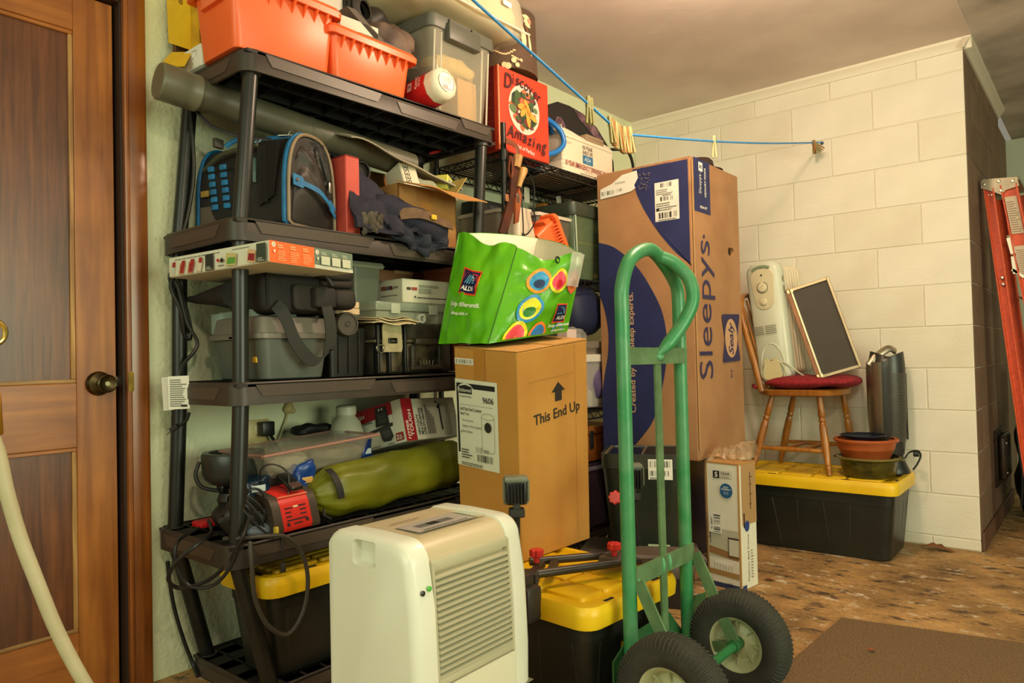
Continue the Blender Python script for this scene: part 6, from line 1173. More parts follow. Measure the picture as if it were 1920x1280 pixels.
pr = [(-1.40, 1.81), (-1.40, 2.02), (-1.36, 2.05), (-1.29, 2.085), (-1.27, 2.16), (-1.20, 2.195), (-1.10, 2.20), (-.98, 2.19), (-.86, 2.15), (-.76, 2.08), (-.70, 2.0), (-.69, 1.86), (-.72, 1.81)]
b = B(T); b.prism(pr, (-1.72, 0, 0), (0, 1, 0), (0, 0, 1), (.20, 0, 0)); b.build('bag_body', FM, T); ff = Face(T, (.081, 1.05 - 1.4, .0), (0, 1, 0), (0, 0, 1)); pp = lambda l: [(y + 1.4, z - 1.806) for y, z in l]
ff.poly(pp([(-1.26, 2.02), (-1.21, 2.12), (-1.17, 2.125), (-1.06, 1.98), (-1.2, 1.98)]), PU, 'floral_panel'); ff.poly(pp([(-1.06, 2.19), (-.98, 2.185), (-.88, 2.15), (-.80, 2.09), (-.84, 2.07), (-.92, 2.11), (-1.02, 2.155)]), PU, 'floral_panel'); ff.poly(pp([(-1.39, 2.0), (-1.37, 2.045), (-1.29, 2.08), (-1.28, 2.06), (-1.33, 2.0)]), PU, 'floral_panel'); ff.poly(pp([(-.98, 2.0), (-.95, 2.09), (-.88, 2.10), (-.82, 2.0)]), M((26, 23, 23), .6), 'dark_panel')
b = B(T); b.tube(spline([(-1.5, -.76, 2.05), (-1.42, -.73, 2.03), (-1.38, -.74, 1.95), (-1.38, -.75, 1.86)], 6), .008, 6, flat=.4); b.lump((-1.4, -.79, 1.85), (.03, .05, .03), .008, 20, 2.2, 12); b.build('strap', BLKR, T)
T = thing('grey_folded_card', 'grey-brown folded paper lying on the white water carton', 'paper', (-1.42, -1.02, 1.99)); b = B(); b.box((-.04, -.13, 0), (.03, .02, .032), .003); b.build('folded_sheet', M((150, 126, 100), .8), T); b = B(); b.box((.0301, -.12, .014), (.031, .01, .016)); b.build('fold_line', M((110, 90, 70), .8), T)
T = thing('tan_bowl', 'orange tan bowl at the far end of the wire rack top shelf', 'bowl', (-1.47, -.84, 1.806)); b = B(); b.lathe([(0, 0), (.05, 0), (.09, .06), (.095, .075), (.088, .075), (.045, .008), (0, .008)], 28); b.build('bowl_body', M((176, 112, 50), .5), T); b = B(); b.lathe([(.085, .07), (.098, .072), (.098, .080), (.085, .080)], 28); b.build('rim', M((160, 98, 44), .5), T)
BH = M((30, 112, 190), .35)
p = spline([(-1.42, -1.52, 2.0), (-1.40, -1.47, 2.02), (-1.39, -1.41, 2.005), (-1.375, -1.375, 1.97), (-1.37, -1.37, 1.92), (-1.38, -1.41, 1.88), (-1.39, -1.47, 1.855), (-1.41, -1.51, 1.83), (-1.45, -1.5, 1.818)], 8); single(B().tube(p, .0115, 12), 'blue_hose', BH, 'bright blue hose looped between the recipe box and the water carton', 'hose', (-1.45, -1.5, 1.806))
single(B().tube(spline([(-1.46, -1.49, 2.02), (-1.44, -1.44, 2.035), (-1.43, -1.40, 2.02), (-1.43, -1.37, 1.98)], 8), .011, 12), 'blue_hose', M((30, 100, 176), .4), 'shorter end of blue hose rising behind the hose loop', 'hose', (-1.46, -1.49, 1.98))
T = thing('blue_pouch', 'dark blue pouch seen through the wire shelf under the blue hose', 'pouch', (-1.56, -1.47, 1.806)); b = B(); b.lump((0, 0, .045), (.13, .085, .042), .008, 14, 2.6, 16); b.build('pouch_body', M((24, 52, 104), .5), T); b = B(); b.box((.02, -.06, .0), (.12, .02, .006), .002); b.build('blue_label', M((50, 130, 196), .5), T)
# lampshade on top of things
T = thing('lamp_shade', 'brown drum lampshade with cream leaf print above the recipe box', 'lampshade', (-1.50, -1.635, 2.165)); LS = M((92, 68, 50), .8, c2=(82, 60, 44), vs=20, bump=.2, bs=200)
R0 = .155
b = B(); b.lathe([(R0, 0), (R0 - .006, .262), (R0 - .009, .262), (R0 - .003, 0), (R0, 0)], 48); b.build('shade', LS, T); b = B(); b.lathe([(0, .004), (R0 - .004, .002), (R0 - .004, .008), (0, .010)], 40); b.build('inner_lining', M((108, 92, 58), .8), T)
class Drum(Face):
    def pt(s, x, y, l): r = R0 - .006 * y / .262 + l; a = x / R0 - rad(24); return Vector((r * cos(a), r * sin(a), y))
dr = Drum(T, (0, 0, 0), (1, 0, 0), (0, 0, 1)); CREAM = M((232, 210, 164), .7)
def leafp(x, y, l, wd, a, nm='leaf_print', m=CREAM):
    q = [(t, wd * sin(PI * t) ** .8 * s) for s in (1, -1) for t in ([i / 8 for i in range(9)] if s == 1 else [i / 8 for i in range(7, 0, -1)])]
    dr.poly([(x + t * l * cos(a) - v * sin(a), y + t * l * sin(a) + v * cos(a)) for t, v in q], m, nm)
for x, y, l, wd, a in ((-.030, .215, .125, .020, -2.0), (.025, .19, .105, .014, -1.42), (.062, .165, .10, .008, -1.40), (-.085, .205, .09, .014, -1.75), (.035, .215, .05, .013, -.55), (.028, .232, .055, .012, -.25)): leafp(x, y, l, wd, a)
leafp(.060, .226, .03, .012, -.8, 'leaf_print', M((206, 140, 120), .7))
BR = M((226, 190, 146), .7); dr.quads([(-.155 + k * .012, .055 + .012 * sin(k * .6) + .001 * k, .013, .007) for k in range(12)] + [(-.12 + k * .007, .075 + k * .006, .008, .005) for k in range(6)] + [(-.03 + k * .010, .045 - k * .004, .011, .006) for k in range(5)], BR, 'branch_print')
for x, y, r in ((-.15, .11, .014), (-.13, .125, .014), (-.14, .145, .013), (-.12, .105, .010), (-.155, .085, .012), (-.11, .16, .011), (-.075, .105, .007), (-.062, .112, .007), (-.02, .03, .012), (-.005, .012, .010), (.012, .035, .006), (-.06, .008, .012), (-.045, .004, .014)): dr.ell(x, y, r, r, BR, 'blossom_print', 10)
dr.quads([(.012 + k * .006, .235 - k * .012, .003, .013) for k in range(8)], M((150, 100, 70), .7), 'twig_print')
T = thing('round_tin', 'low brown tin under the lampshade behind the recipe box', 'tin', (-1.53, -1.60, 1.806)); b = B(); b.lathe([(0, 0), (.105, 0), (.105, .335), (.10, .345), (0, .35)], 32); b.build('tin_body', M((120, 96, 66), .5, c2=(104, 82, 56), vs=8), T); b = B(); b.lathe([(.105, .30), (.108, .30), (.108, .345), (.10, .352), (0, .357)], 32); b.build('lid', M((104, 84, 56), .45), T)
# knife sheath on the front post
T = thing('tool_sheath', 'brown leather tool sheath holding a wooden handled axe, hung on the rack post', 'sheath', (-1.335, -1.79, 1.45)); LE = M((84, 38, 20), .5, c2=(54, 24, 14), vs=16, bump=.3, bs=40); WO = wood((168, 126, 66), (214, 176, 110), .5, 2, 2, 0)
b = B(T); b.prism([(-1.86, 1.452), (-1.822, 1.462), (-1.79, 1.54), (-1.765, 1.58), (-1.745, 1.66), (-1.735, 1.70), (-1.752, 1.745), (-1.76, 1.775), (-1.785, 1.775), (-1.79, 1.72), (-1.80, 1.62), (-1.845, 1.52), (-1.872, 1.46)], (-1.343, 0, 0), (0, 1, 0), (0, 0, 1), (.012, 0, 0)); b.build('leather_case', LE, T)
b = B(T); b.prism([(-1.79, 1.50), (-1.765, 1.51), (-1.742, 1.62), (-1.755, 1.65), (-1.78, 1.60)], (-1.330, 0, 0), (0, 1, 0), (0, 0, 1), (.010, 0, 0)); b.build('side_pocket', M((150, 78, 40), .5, c2=(112, 52, 26), vs=12), T)
b = B(T); b.tube([(-1.328, -1.75, 1.655), (-1.326, -1.738, 1.69), (-1.325, -1.722, 1.725), (-1.325, -1.718, 1.735)], [.010, .013, .019, .016], 12); b.tube([(-1.336, -1.755, 1.735), (-1.334, -1.742, 1.785)], [.018, .020], 10); b.each('wooden_handle', WO, T)
b = B(T); b.box((-1.325, -1.775, 1.585), (-1.320, -1.757, 1.625), .002); b.build('metal_clip', STEEL, T); b = B(T); b.box((-1.332, -1.835, 1.585), (-1.327, -1.815, 1.615), .002); b.build('leather_tab', M((150, 96, 56), .6), T)
b = B(T); b.tube(spline([(-1.333, -1.82, 1.83), (-1.33, -1.77, 1.825), (-1.328, -1.75, 1.80), (-1.33, -1.755, 1.77)], 6), .012, 6, flat=.25); b.tube(spline([(-1.33, -1.80, 1.775), (-1.326, -1.815, 1.71), (-1.328, -1.80, 1.685), (-1.332, -1.785, 1.72), (-1.335, -1.79, 1.775)], 6), .006, 6, flat=.4); b.build('hanging_strap', M((122, 60, 32), .5), T)
b = B(T); b.tube(spline([(-1.325, -1.735, 1.68), (-1.322, -1.74, 1.60), (-1.322, -1.735, 1.50), (-1.322, -1.738, 1.445)], 6), .003, 6); b.tube(spline([(-1.325, -1.68, 1.72), (-1.322, -1.655, 1.66), (-1.322, -1.665, 1.58), (-1.322, -1.655, 1.53), (-1.322, -1.70, 1.475), (-1.322, -1.735, 1.46)], 6), .003, 6); b.lump((-1.322, -1.737, 1.462), (.006, .008, .010), .002, 60, 2, 8); b.build('black_lace', BLKR, T)

# below the top rack shelf
def openbin(name, label, c, w, d, h, fl, m, mr, cat, rz=0, tilt=0):
    T = thing(name, label, cat, c, rz, None, 0, tilt); b = B(); r = lambda z, k: rr3(0, 0, w + k, d + k, .025, z, 5)
    b.loft([r(0, 0), r(h, fl), r(h, fl - .008), r(.006, -.008)]); b.build('bin_body', m, T); b = B(); b.loft([r(h - .012, fl + .012), r(h, fl + .016), r(h + .004, fl + .006), r(h + .002, fl - .010), r(h - .008, fl - .006)], closed=True); b.build('rim', mr, T); return T
WG = M((186, 176, 158), .45, c2=(176, 166, 148), vs=5); WR = M((206, 194, 176), .45)
openbin('storage_bin', 'pale grey plastic bin between the plastic shelving and the wire rack post', (-1.52, -1.72, 1.322), .22, .12, .25, .02, M((150, 142, 126), .5), WR, 'bin')
T = thing('cone_bin', 'pale grey tapered plastic bin directly below the brown sheath', 'bin', (-1.415, -1.665, 1.322)); b = B(); b.loft([rr3(0, 0, .15, .19, .03, 0, 5), rr3(0, 0, .10, .10, .03, .26, 5), rr3(0, 0, .09, .09, .025, .262, 5)]); b.build('bin_body', M((206, 190, 166), .35, c2=(198, 182, 158), vs=4), T); b = B(); b.box((-.048, -.048, .255), (.048, .048, .266), .003); b.build('top_edge', WR, T)
T = tub('orange plastic tub standing on end below the wire rack top shelf', (-1.42, -1.49, 1.40), .10, .12, .14, None); T.matrix_world = Matrix.Translation((-1.43, -1.535, 1.44)) @ Matrix.Rotation(rad(-58), 4, 'X'); 
openbin('storage_bin', 'dark grey bin with pale rim tilted beside the small orange tub', (-1.50, -1.37, 1.322), .10, .22, .28, .05, M((92, 88, 76), .5), WR, 'bin')
T = thing('lidded_storage_box', 'green-tinted clear storage box with dark lid on the wire rack', 'storage box', (-1.53, -1.11, 1.322)); b = B(); b.loft([rr3(0, 0, .22, .24, .03, 0, 5), rr3(0, 0, .26, .31, .035, .31, 5), rr3(0, 0, .25, .30, .035, .31, 5), rr3(0, 0, .21, .23, .03, .006, 5)]); b.build('clear_body', M((104, 120, 90), .12, clear=.45), T); b = B(); b.loft([rr3(0, 0, .275, .325, .035, .30, 5), rr3(0, 0, .285, .335, .035, .315, 5), rr3(0, 0, .28, .33, .035, .36, 5), rr3(0, 0, .24, .30, .03, .366, 5)]); b.build('lid', M((56, 62, 52), .4), T)
b = B(); b.box((.124, .06, .26), (.145, .12, .335), .006); b.build('clip', M((70, 86, 84), .4), T); b = B(); b.tube([(.112, .10, .01), (.132, .135, .30)], .004, 6); b.tube([(.112, -.10, .01), (.132, -.14, .30)], .004, 6); b.each('corner_ridge', M((196, 206, 176), .2, clear=.3), T)
T = thing('packed_boxes', 'green and white packages inside the green-tinted storage box', 'packages', (-1.53, -1.11, 1.33)); b = B(); b.box((-.09, -.10, 0), (.10, .10, .10), .004); b.build('lower_package', M((60, 64, 56), .6), T); b = B(); b.box((-.09, -.11, .10), (.105, .11, .235), .004); b.build('upper_package', M((112, 124, 92), .5, c2=(92, 104, 74), vs=9), T); b = B(); b.box((.1055, -.11, .165), (.107, .11, .178)); b.build('yellow_stripe', M((206, 190, 60), .5), T); b = B(); b.box((.1015, .03, .02), (.103, .09, .095)); b.build('pale_label', M((176, 170, 146), .6), T); b = B(); b.lump((.09, .06, .022), (.02, .03, .02), .004, 30, 2, 10); b.build('yellow_bundle', M((206, 190, 40), .5), T)
T = thing('navy_sack', 'navy blue sack hanging under the wire shelf beside the mattress carton', 'sack', (-1.47, -1.13, 1.09)); b = B(); b.lump((0, 0, .09), (.09, .15, .115), .01, 8, 2.6, 18, 5); b.build('sack_body', M((24, 30, 62), .6), T, smooth=70); b = B(); b.tube(spline([(.02, -.10, .18), (.0, -.06, .215), (.0, .0, .22)], 5), .005, 6); b.build('tie', BLKR, T)
T = thing('plastic_bagged_parts', 'clear plastic bag of grey parts below the navy sack', 'bag', (-1.45, -1.26, .99)); b = B(); b.lump((0, .03, .06), (.05, .09, .07), .025, 14, 2.4, 16, 3); b.build('clear_film', M((200, 196, 190), .12, clear=.6), T); b = B(); b.lump((0, .03, .05), (.035, .06, .045), .02, 20, 2.4, 12, 7); b.build('grey_parts', M((84, 82, 92), .5), T)
T = thing('small_pink_white_box', 'small pale pink box with two printed lines behind the shopping bag', 'box', (-1.40, -1.335, 1.006)); carton_body(T, .06, .075, .082, M((222, 196, 186), .6)); f1, f2, f3 = faces(T, .06, .075, .082); f2.lines(.014, .018, .05, .022, 2, M((110, 100, 96), .7), .4)
T = thing('flat_clear_lid_box', 'clear box with white rim holding purple cloth on the wire rack', 'storage box', (-1.52, -1.13, .992 - .02)); b = B(); b.loft([rr3(0, 0, .25, .27, .02, -.25, 5), rr3(0, 0, .29, .30, .02, -.03, 5), rr3(0, 0, .28, .29, .02, -.03, 5), rr3(0, 0, .24, .26, .02, -.245, 5)]); b.build('clear_body', M((206, 196, 190), .12, clear=.6), T); b = B(); b.loft([rr3(0, 0, .30, .31, .02, -.035, 5), rr3(0, 0, .305, .315, .02, -.005, 5), rr3(0, 0, .28, .29, .02, .0, 5)]); b.build('white_lid', M((214, 206, 190), .5), T); b = B(); b.loft([rr3(0, 0, .28, .28, .02, .03, 4), rr3(0, 0, .29, .29, .02, .06, 4), rr3(0, 0, .28, .28, .02, .0605, 4)]); b.loft([rr3(0, 0, .24, .24, .02, .0, 4), rr3(0, 0, .26, .26, .02, .035, 4)]); b.build('upper_tray', M((150, 136, 122), .3, clear=.3), T)
single(B().lump((-1.42, -1.10, .85), (.05, .06, .09), .015, 14, 2.4, 14, 8), 'purple_cloth', M((92, 76, 116), .8, c2=(70, 58, 92), vs=12), 'purple cloth inside the clear box with the white rim', 'cloth', (-1.42, -1.1, .76))
T = thing('cream_jar', 'cream labelled jar at the bottom of the clear box with the white rim', 'jar', (-1.43, -1.15, .728)); b = B(); b.lathe([(0, 0), (.03, 0), (.03, .07), (.026, .08), (0, .08)], 20); b.build('jar_body', M((214, 206, 170), .5), T); b = B(); b.lathe([(.0, .078), (.028, .078), (.028, .095), (0, .096)], 20); b.build('cap', M((196, 190, 160), .5), T)
T = thing('wooden_chest', 'small honey-brown wooden chest with black clasp low on the wire rack', 'chest', (-1.43, -1.18, .46)); WCH = wood((132, 74, 26), (176, 108, 44), .4, 1, 1.5, .2); b = B(); b.box((-.2, 0, 0), (0, .30, .125), .004); b.build('chest_body', WCH, T); b = B(); b.box((-.205, -.004, .128), (.004, .304, .165), .006); b.build('lid', WCH, T); b = B(); b.box((0, .045, .06), (.008, .075, .145), .003); b.build('clasp', BLKR, T)
T = thing('dark_box', 'dark wooden box under the honey-brown chest on the wire rack', 'box', (-1.43, -1.18, .15)); b = B(); b.box((-.25, 0, 0), (0, .34, .30), .004); b.build('box_body', M((44, 30, 40), .5), T); b = B(); b.box((0, .03, .265), (.006, .31, .285), .002); b.build('front_rail', M((110, 104, 120), .5), T)
T = thing('plum_tub', 'dark plum plastic tub standing under the tall mattress carton', 'tub', (-1.175, -.86, .0)); b = B(); b.loft([rr3(0, 0, .27, .36, .03, 0, 5), rr3(0, 0, .335, .42, .03, .478, 5)]); b.build('tub_body', M((40, 30, 44), .45), T); b = B(); b.loft([rr3(0, 0, .34, .43, .03, .465, 5), rr3(0, 0, .35, .44, .03, .47, 5), rr3(0, 0, .35, .44, .03, .49, 5), rr3(0, 0, .34, .43, .03, .497, 5)]); b.build('lid', M((84, 70, 88), .45), T); b = B(); b.box((-.16, -.225, .40), (-.12, -.19, .43), .008); b.build('pale_lug', M((176, 164, 160), .5), T)
T = thing('red_brown_case', 'red-brown case at the back of the wire rack behind the green-tinted box', 'case', (-1.68, -.92, 1.322)); b = B(); b.box((-.05, -.16, 0), (.0, .20, .42), .006); b.build('case_body', M((150, 54, 30), .6), T); b = B(); b.box((-.052, -.20, .0), (.002, -.16, .42), .004); b.build('tan_edge', M((196, 126, 56), .6), T)
for k, (y, lab) in enumerate(((-1.33, 'paper tag under the wire rack top shelf nearest the black radio'), (-1.06, 'paper tag under the wire rack top shelf above the middle of the dark lid'), (-.96, 'paper tag under the wire rack top shelf nearest the mattress carton'))):
    T = thing('paper_tag', lab, 'tag', (-1.62, y, 1.70), 0, 'paper tags under the wire shelf', 12 if k else 0); b = B(); b.box((0, -.02, 0), (.0012, .02, .072)); b.build('tag_strip', M((196, 196, 176), .7), T); b = B(); b.box((-.001, -.012, .066), (.003, .012, .074), .001); b.build('clip', WR, T)
T = thing('black_radio', 'black electronic box at the back of the wire rack behind the tapered bin', 'radio', (-1.68, -1.50, 1.45)); b = B(); b.box((-.06, -.16, 0), (.06, .16, .22), .006); b.build('radio_body', BLKR, T); b = B(); b.box((.06, -.10, .16), (.063, .05, .20), .001); b.build('display', M((60, 62, 66), .2), T)
T = thing('pale_crate', 'pale grey crate at the back of the wire rack behind the tapered bin', 'crate', (-1.62, -1.52, 1.322)); b = B(); b.box((-.08, -.18, 0), (.08, .16, .122), .006); b.build('crate_body', M((122, 116, 104), .6), T); b = B(); b.box((-.085, -.185, .112), (.085, .165, .126), .004); b.build('crate_rim', M((140, 134, 120), .6), T)

# ------------------------------------------------------------------ clothes line
HK = Vector((-.652, -.022, 2.068)); KN = Vector((-.785, -1.85, 1.731)); AN = Vector((-.93, -4.0, 2.43))
K2 = KN + (AN - KN) * .10
T = thing('clothes_line', 'blue clothes line stretched from the block wall hook across the corner', 'clothes line', tuple(HK)); LN = M((48, 140, 206), .45, c2=(38, 120, 186), vs=60)
pts = [HK.lerp(KN, i / 20) + Vector((0, 0, -.016 * sin(PI * i / 20))) for i in range(21)] + [KN.lerp(AN, i / 12) for i in range(1, 13)]
b = B(T); b.tube(pts, .0042, 8); b.build('line', LN, T); b = B(T); b.lathe([(0, -.004), (.0075, -.004), (.0085, .008), (.006, .016), (0, .018)], 14, (HK.x, -.004, HK.z), (0, -1, 0)); b.tube([(HK.x, -.018, HK.z), tuple(HK)], .004, 8); b.build('wall_hook', M((24, 60, 100), .4), T); b = B(T); b.tube([tuple(AN), (AN.x, AN.y, 2.44)], .004, 6); b.build('ceiling_cord', LN, T)
def pin_proto(lab):
    T = thing('clothes_pin', lab, 'clothes pin', (0, 0, 0), 0, 'wooden clothes pins')
    for s in (-1, 1): b = B(); b.prism([(.0, .018), (.004, .018), (.0052, -.012), (.009, -.055), (.004, -.058), (.0006, -.010)], (0, -.0045, 0), (s, 0, 0), (0, 0, 1), (0, .009, 0)); b.build('wooden_jaw', PINW[0], T)
    b = B(); b.tube([(0, .0048 * (1 if i % 2 else -1), -.012 + .0022 * sin(i)) for i in range(8)], .0014, 5); b.tube([(-.007, 0, .006), (-.006, .005, -.010), (.006, .005, -.010), (.007, 0, .006)], .0010, 5); b.build('spring', STEEL, T); return T
PINW = [M((178, 132, 76), .7, c2=(160, 114, 60), vs=30), M((206, 176, 124), .7, c2=(190, 158, 106), vs=30), M((166, 112, 56), .7, c2=(146, 96, 46), vs=30), M((140, 136, 84), .7)]
pp0 = pin_proto('wooden clothes pin'); used = []
def put_pin(p, rz, lab, tilt=0, m=0, s=1.0, roll=0):
    T = pp0 if not used else copy_tree(pp0); used.append(1)
    T.matrix_world = Matrix.Translation(p) @ Matrix.Rotation(rad(rz), 4, 'Z') @ Matrix.Rotation(rad(tilt), 4, 'Y') @ Matrix.Rotation(rad(roll), 4, 'X') @ Matrix.Scale(s, 4)
    T['label'] = lab
    if m:
        for c in T.children:
            if c.name.startswith('wooden'): c.data = c.data.copy(); c.data.materials[0] = PINW[m]
S_ = 1.22
put_pin(KN.lerp(AN, .086) + Vector((0, 0, .004)), 62, 'greenish clothes pin in the pair apart from the tight cluster', 0, 3, S_); put_pin(KN.lerp(AN, .079) + Vector((0, 0, .006)), 62, 'tan clothes pin close beside the greenish one on the line', 0, 0, S_)
ORD = ['first', 'second', 'third', 'fourth', 'fifth', 'sixth', 'seventh', 'eighth', 'ninth', 'tenth']
for k in range(10):
    u = .030 - k * .0068
    p = KN.lerp(AN, u) if u > 0 else KN.lerp(HK, -u * .9)
    put_pin(p + Vector((0, 0, .004 - .001 * (k % 3))), 70 + (k % 3) * 12, ORD[k] + ' clothes pin from the left in the tight cluster on the line', -10 + 2 * (k % 4), (3, 2, 1, 0, 2, 0, 1, 2, 0, 1)[k], S_)
put_pin(KN.lerp(HK, .36) + Vector((0, 0, -.014)), 30, 'single clothes pin on the line above the tall mattress carton', 0, 1, S_)
for k in range(5):
    put_pin(HK.lerp(KN, .045 + .004 * k) + Vector((0, 0, -.006)), 20 + 25 * k, ORD[k] + ' clothes pin of the splayed bunch by the wall hook', (-48, -30, -5, 12, 35)[k], (2, 0, 2, 0, 2)[k], .95)

# ------------------------------------------------------------------ chair with heater on the tote by the block wall
CH = wood((150, 92, 30), (198, 134, 54), .32, 2, 1.2, .35)
T = thing('spindle_back_chair', 'honey-coloured wooden spindle-backed chair standing on the yellow tote lid', 'chair', (-.68, -.26, .366))
cz = .366; SX0, SX1, SY0, SY1 = -.92, -.50, -.43, -.05; sz = .775
b = B(T); b.loft([rr3(-.71, -.24, .40 - q, .375 - q, .11, z, 7) for z, q in ((sz - .034, .03), (sz - .028, .008), (sz - .006, .0), (sz, .012))]); b.build('seat', CH, T)
legs = [((-.60, -.37, sz - .03), (-.555, -.405, cz)), ((-.56, -.12, sz - .03), (-.52, -.07, cz)), ((-.83, -.36, sz - .03), (-.925, -.41, cz)), ((-.80, -.12, sz - .03), (-.90, -.08, cz))]
for a, c in legs:
    a, c = Vector(a), Vector(c); L_ = (c - a).length
    pf = [(.013, 0), (.0145, .05), (.017, .10), (.0125, .108), (.0165, .116), (.0165, .126), (.0125, .132), (.0165, .14), (.018, .16), (.019, .22), (.0165, L_ - .10), (.0135, L_ - .055), (.0155, L_ - .05), (.0125, L_ - .044), (.0145, L_ - .036), (.012, L_ - .028), (.0115, L_)]
    b = B(T); b.lathe(pf, 16, a, (c - a)); b.build('leg', CH, T)
lp = lambda i, t: Vector(legs[i][0]).lerp(Vector(legs[i][1]), t)
for i, j in ((0, 2), (1, 3)): b = B(T); p, q = lp(i, .70), lp(j, .70); b.tube([p, p.lerp(q, .15), p.lerp(q, .5), p.lerp(q, .85), q], [.008, .010, .0125, .010, .008], 12); b.build('side_stretcher', CH, T)
for t in (.36, .64): b = B(T); p = lp(0, .70).lerp(lp(2, .70), t); q = lp(1, .70).lerp(lp(3, .70), t); b.tube([p, p.lerp(q, .5), q], [.007, .011, .007], 12); b.build('cross_stretcher', CH, T)
hoop = spline([(-.865, -.415, sz - .01), (-.90, -.42, sz + .15), (-.955, -.40, sz + .34), (-.985, -.345, sz + .455), (-.995, -.24, sz + .495), (-.985, -.135, sz + .455), (-.955, -.08, sz + .34), (-.90, -.06, sz + .15), (-.865, -.065, sz - .01)], 10)
b = B(T); b.tube(hoop, .0155, 12, flat=.8); b.build('hoop_back', CH, T)
for k in range(5):
    y = -.24 + (k - 2) * .050; zt = sz + .478 - .016 * abs(k - 2) ** 2 * .9; b = B(T); p, q = Vector((-.855, -.24 + (k - 2) * .058, sz - .005)), Vector((-.985 + .006 * abs(k - 2), y, zt)); b.tube([p, p.lerp(q, .25), p.lerp(q, .6), q], [.0055, .0085, .007, .005], 10); b.build('spindle', CH, T)
T = thing('seat_cushion', 'red tufted cushion tied on the wooden chair seat', 'cushion', (-.68, -.24, sz)); CU = M((150, 24, 36), .9, c2=(120, 16, 28), vs=60, bump=.6, bs=160)
def cush(i, j):
    th = -PI / 2 + PI * i / 22; a = 2 * PI * j / 44; g = lambda x, p: math.copysign(abs(x) ** p, x); x = g(cos(th), .5) * g(cos(a), .62) * .215; y = g(cos(th), .5) * g(sin(a), .62) * .20
    return Vector((-.665 + x, -.245 + y, sz + .032 + sin(th) * (.030 + .008 * sin(a * 3 + 1)) - .010 * max(0, sin(th)) * (1 if abs(x) < .03 and abs(y) < .03 else 0) + .010 * (x + .1) * 1.0 + .005 * noise.noise(Vector((x * 12, y * 12, 1)))))
b = B(T); b.loft([[cush(i, j) for j in range(44)] for i in range(1, 22)]); b.build('cushion_body', CU, T, smooth=80); b = B(T)
for y in (-.41, -.08): b.tube(spline([(-.86, y, sz + .02), (-.90, y - .015, sz + .012), (-.915, y + .01, sz + .02), (-.90, y + .03, sz + .004)], 5), .008, 6, flat=.4)
b.each('tie', M((128, 16, 28), .8), T)

T = thing('oil_heater', 'white oil-filled radiator heater standing on the red chair cushion', 'heater', (-.80, -.22, .812), 0, None, 0, -5.5); HW = M((206, 210, 190), .32, c2=(198, 202, 182), vs=4, coat=.2); HC = M((206, 196, 164), .4)
rz_ = Matrix.Rotation(rad(-4), 4, 'Z'); H2 = .615
def pan(y, k, zk=0): return [rz_ @ Vector((x, y, z)) for x, z in [(u * (1 - .05 * (1 - v / H2)), v) for u, v in rrect(0, H2 / 2, .178 - k, H2 - k * .6, .055, 6)]]
b = B(); b.loft([pan(-.142, .05), pan(-.150, .030), pan(-.140, .006), pan(-.120, 0), pan(-.085, .0), pan(-.08, .01)][1:]); b.build('front_housing', HW, T, smooth=50)
Fh = Face(T, rz_ @ Vector((0, -.1505, 0)), rz_ @ Vector((1, 0, 0)), (0, 0, 1))
b = B(); b.loft([[rz_ @ Vector((x, y, z)) for x, z in [(u * (.76 + .24 * min(1, max(0, (v - .37) / .17))), v) for u, v in rrect(0, .475, .128 - q, .215 - q, .05, 6)]] for y, q in ((-.148, 0), (-.155, .006), (-.156, .014))]); b.build('control_panel', HC, T)
for z, r in ((.482, .023), (.408, .0165)):
    b = B(); b.lathe([(0, 0), (r, 0), (r * .92, .010), (r * .5, .012), (0, .012)], 24, rz_ @ Vector((-.002, -.156, z)), rz_ @ Vector((0, -1, 0))); kn = b.build('dial', M((214, 204, 172), .35), T)
    b = B(); b.obox(rz_ @ Vector((-.002 - r * .5, -.169, z - r * .5)), rz_ @ Vector((-.002 + r * .5, -.169, z + r * .5)), .006, .006, rz_ @ Vector((0, 1, 0)), .002); b.build('grip', HC, kn)
Fh.k = 20; draw(Fh, [el(-.002, .482, .028, .028, 110, 430)], INK, .0025, 'dial_scale'); Fh.ell(.0, .545, .005, .005, INK); Fh.ell(.0, .585, .0045, .0045, INK)
b = B(); b.loft([[rz_ @ Vector((x, y, z)) for x, z in [(.056 * cos(a), .556 + .012 + .028 * sin(a)) for a in [rad(30 + 120 * i / 8) for i in range(9)]] + [(.046 * cos(a), .553 + .005 + .026 * sin(a)) for a in [rad(150 - 120 * i / 8) for i in range(9)]]] for y in (-.1555, -.160)]); b.build('green_arc', M((126, 140, 112), .4), T)
Fh.quads([(-.068 + (.0 if c == 0 else .054), .245 + k * .0095, .046 if c == 0 else .058, .0032) for k in range(5) for c in (0, 1)], M((110, 104, 84), .6), 'vent_slots')
b = B(); q = [(.062 * cos(a), .045 + .15 * max(0, sin(a)) ** .8 + (.0 if sin(a) > 0 else -.01)) for a in [2 * PI * i / 30 for i in range(30)]]; ring_ = [rz_ @ Vector((x, -.150, z)) for x, z in q]; b.tube(ring_, .004, 6, closed=True); b.build('moulded_arch', HW, T)
b = B(); b.loft([[rz_ @ Vector((x, y, z)) for x, z in [(-.030, .118), (-.022, .122), (-.004, .106), (.010, .106), (.026, .122), (.034, .116), (.046, .068), (.050, .032), (.040, .016), (.015, .010), (.002, .016), (-.012, .010), (-.038, .016), (-.048, .032), (-.042, .068)]] for y in (-.165, -.172)]); b.build('cord_wrap', M((206, 196, 150), .45), T)
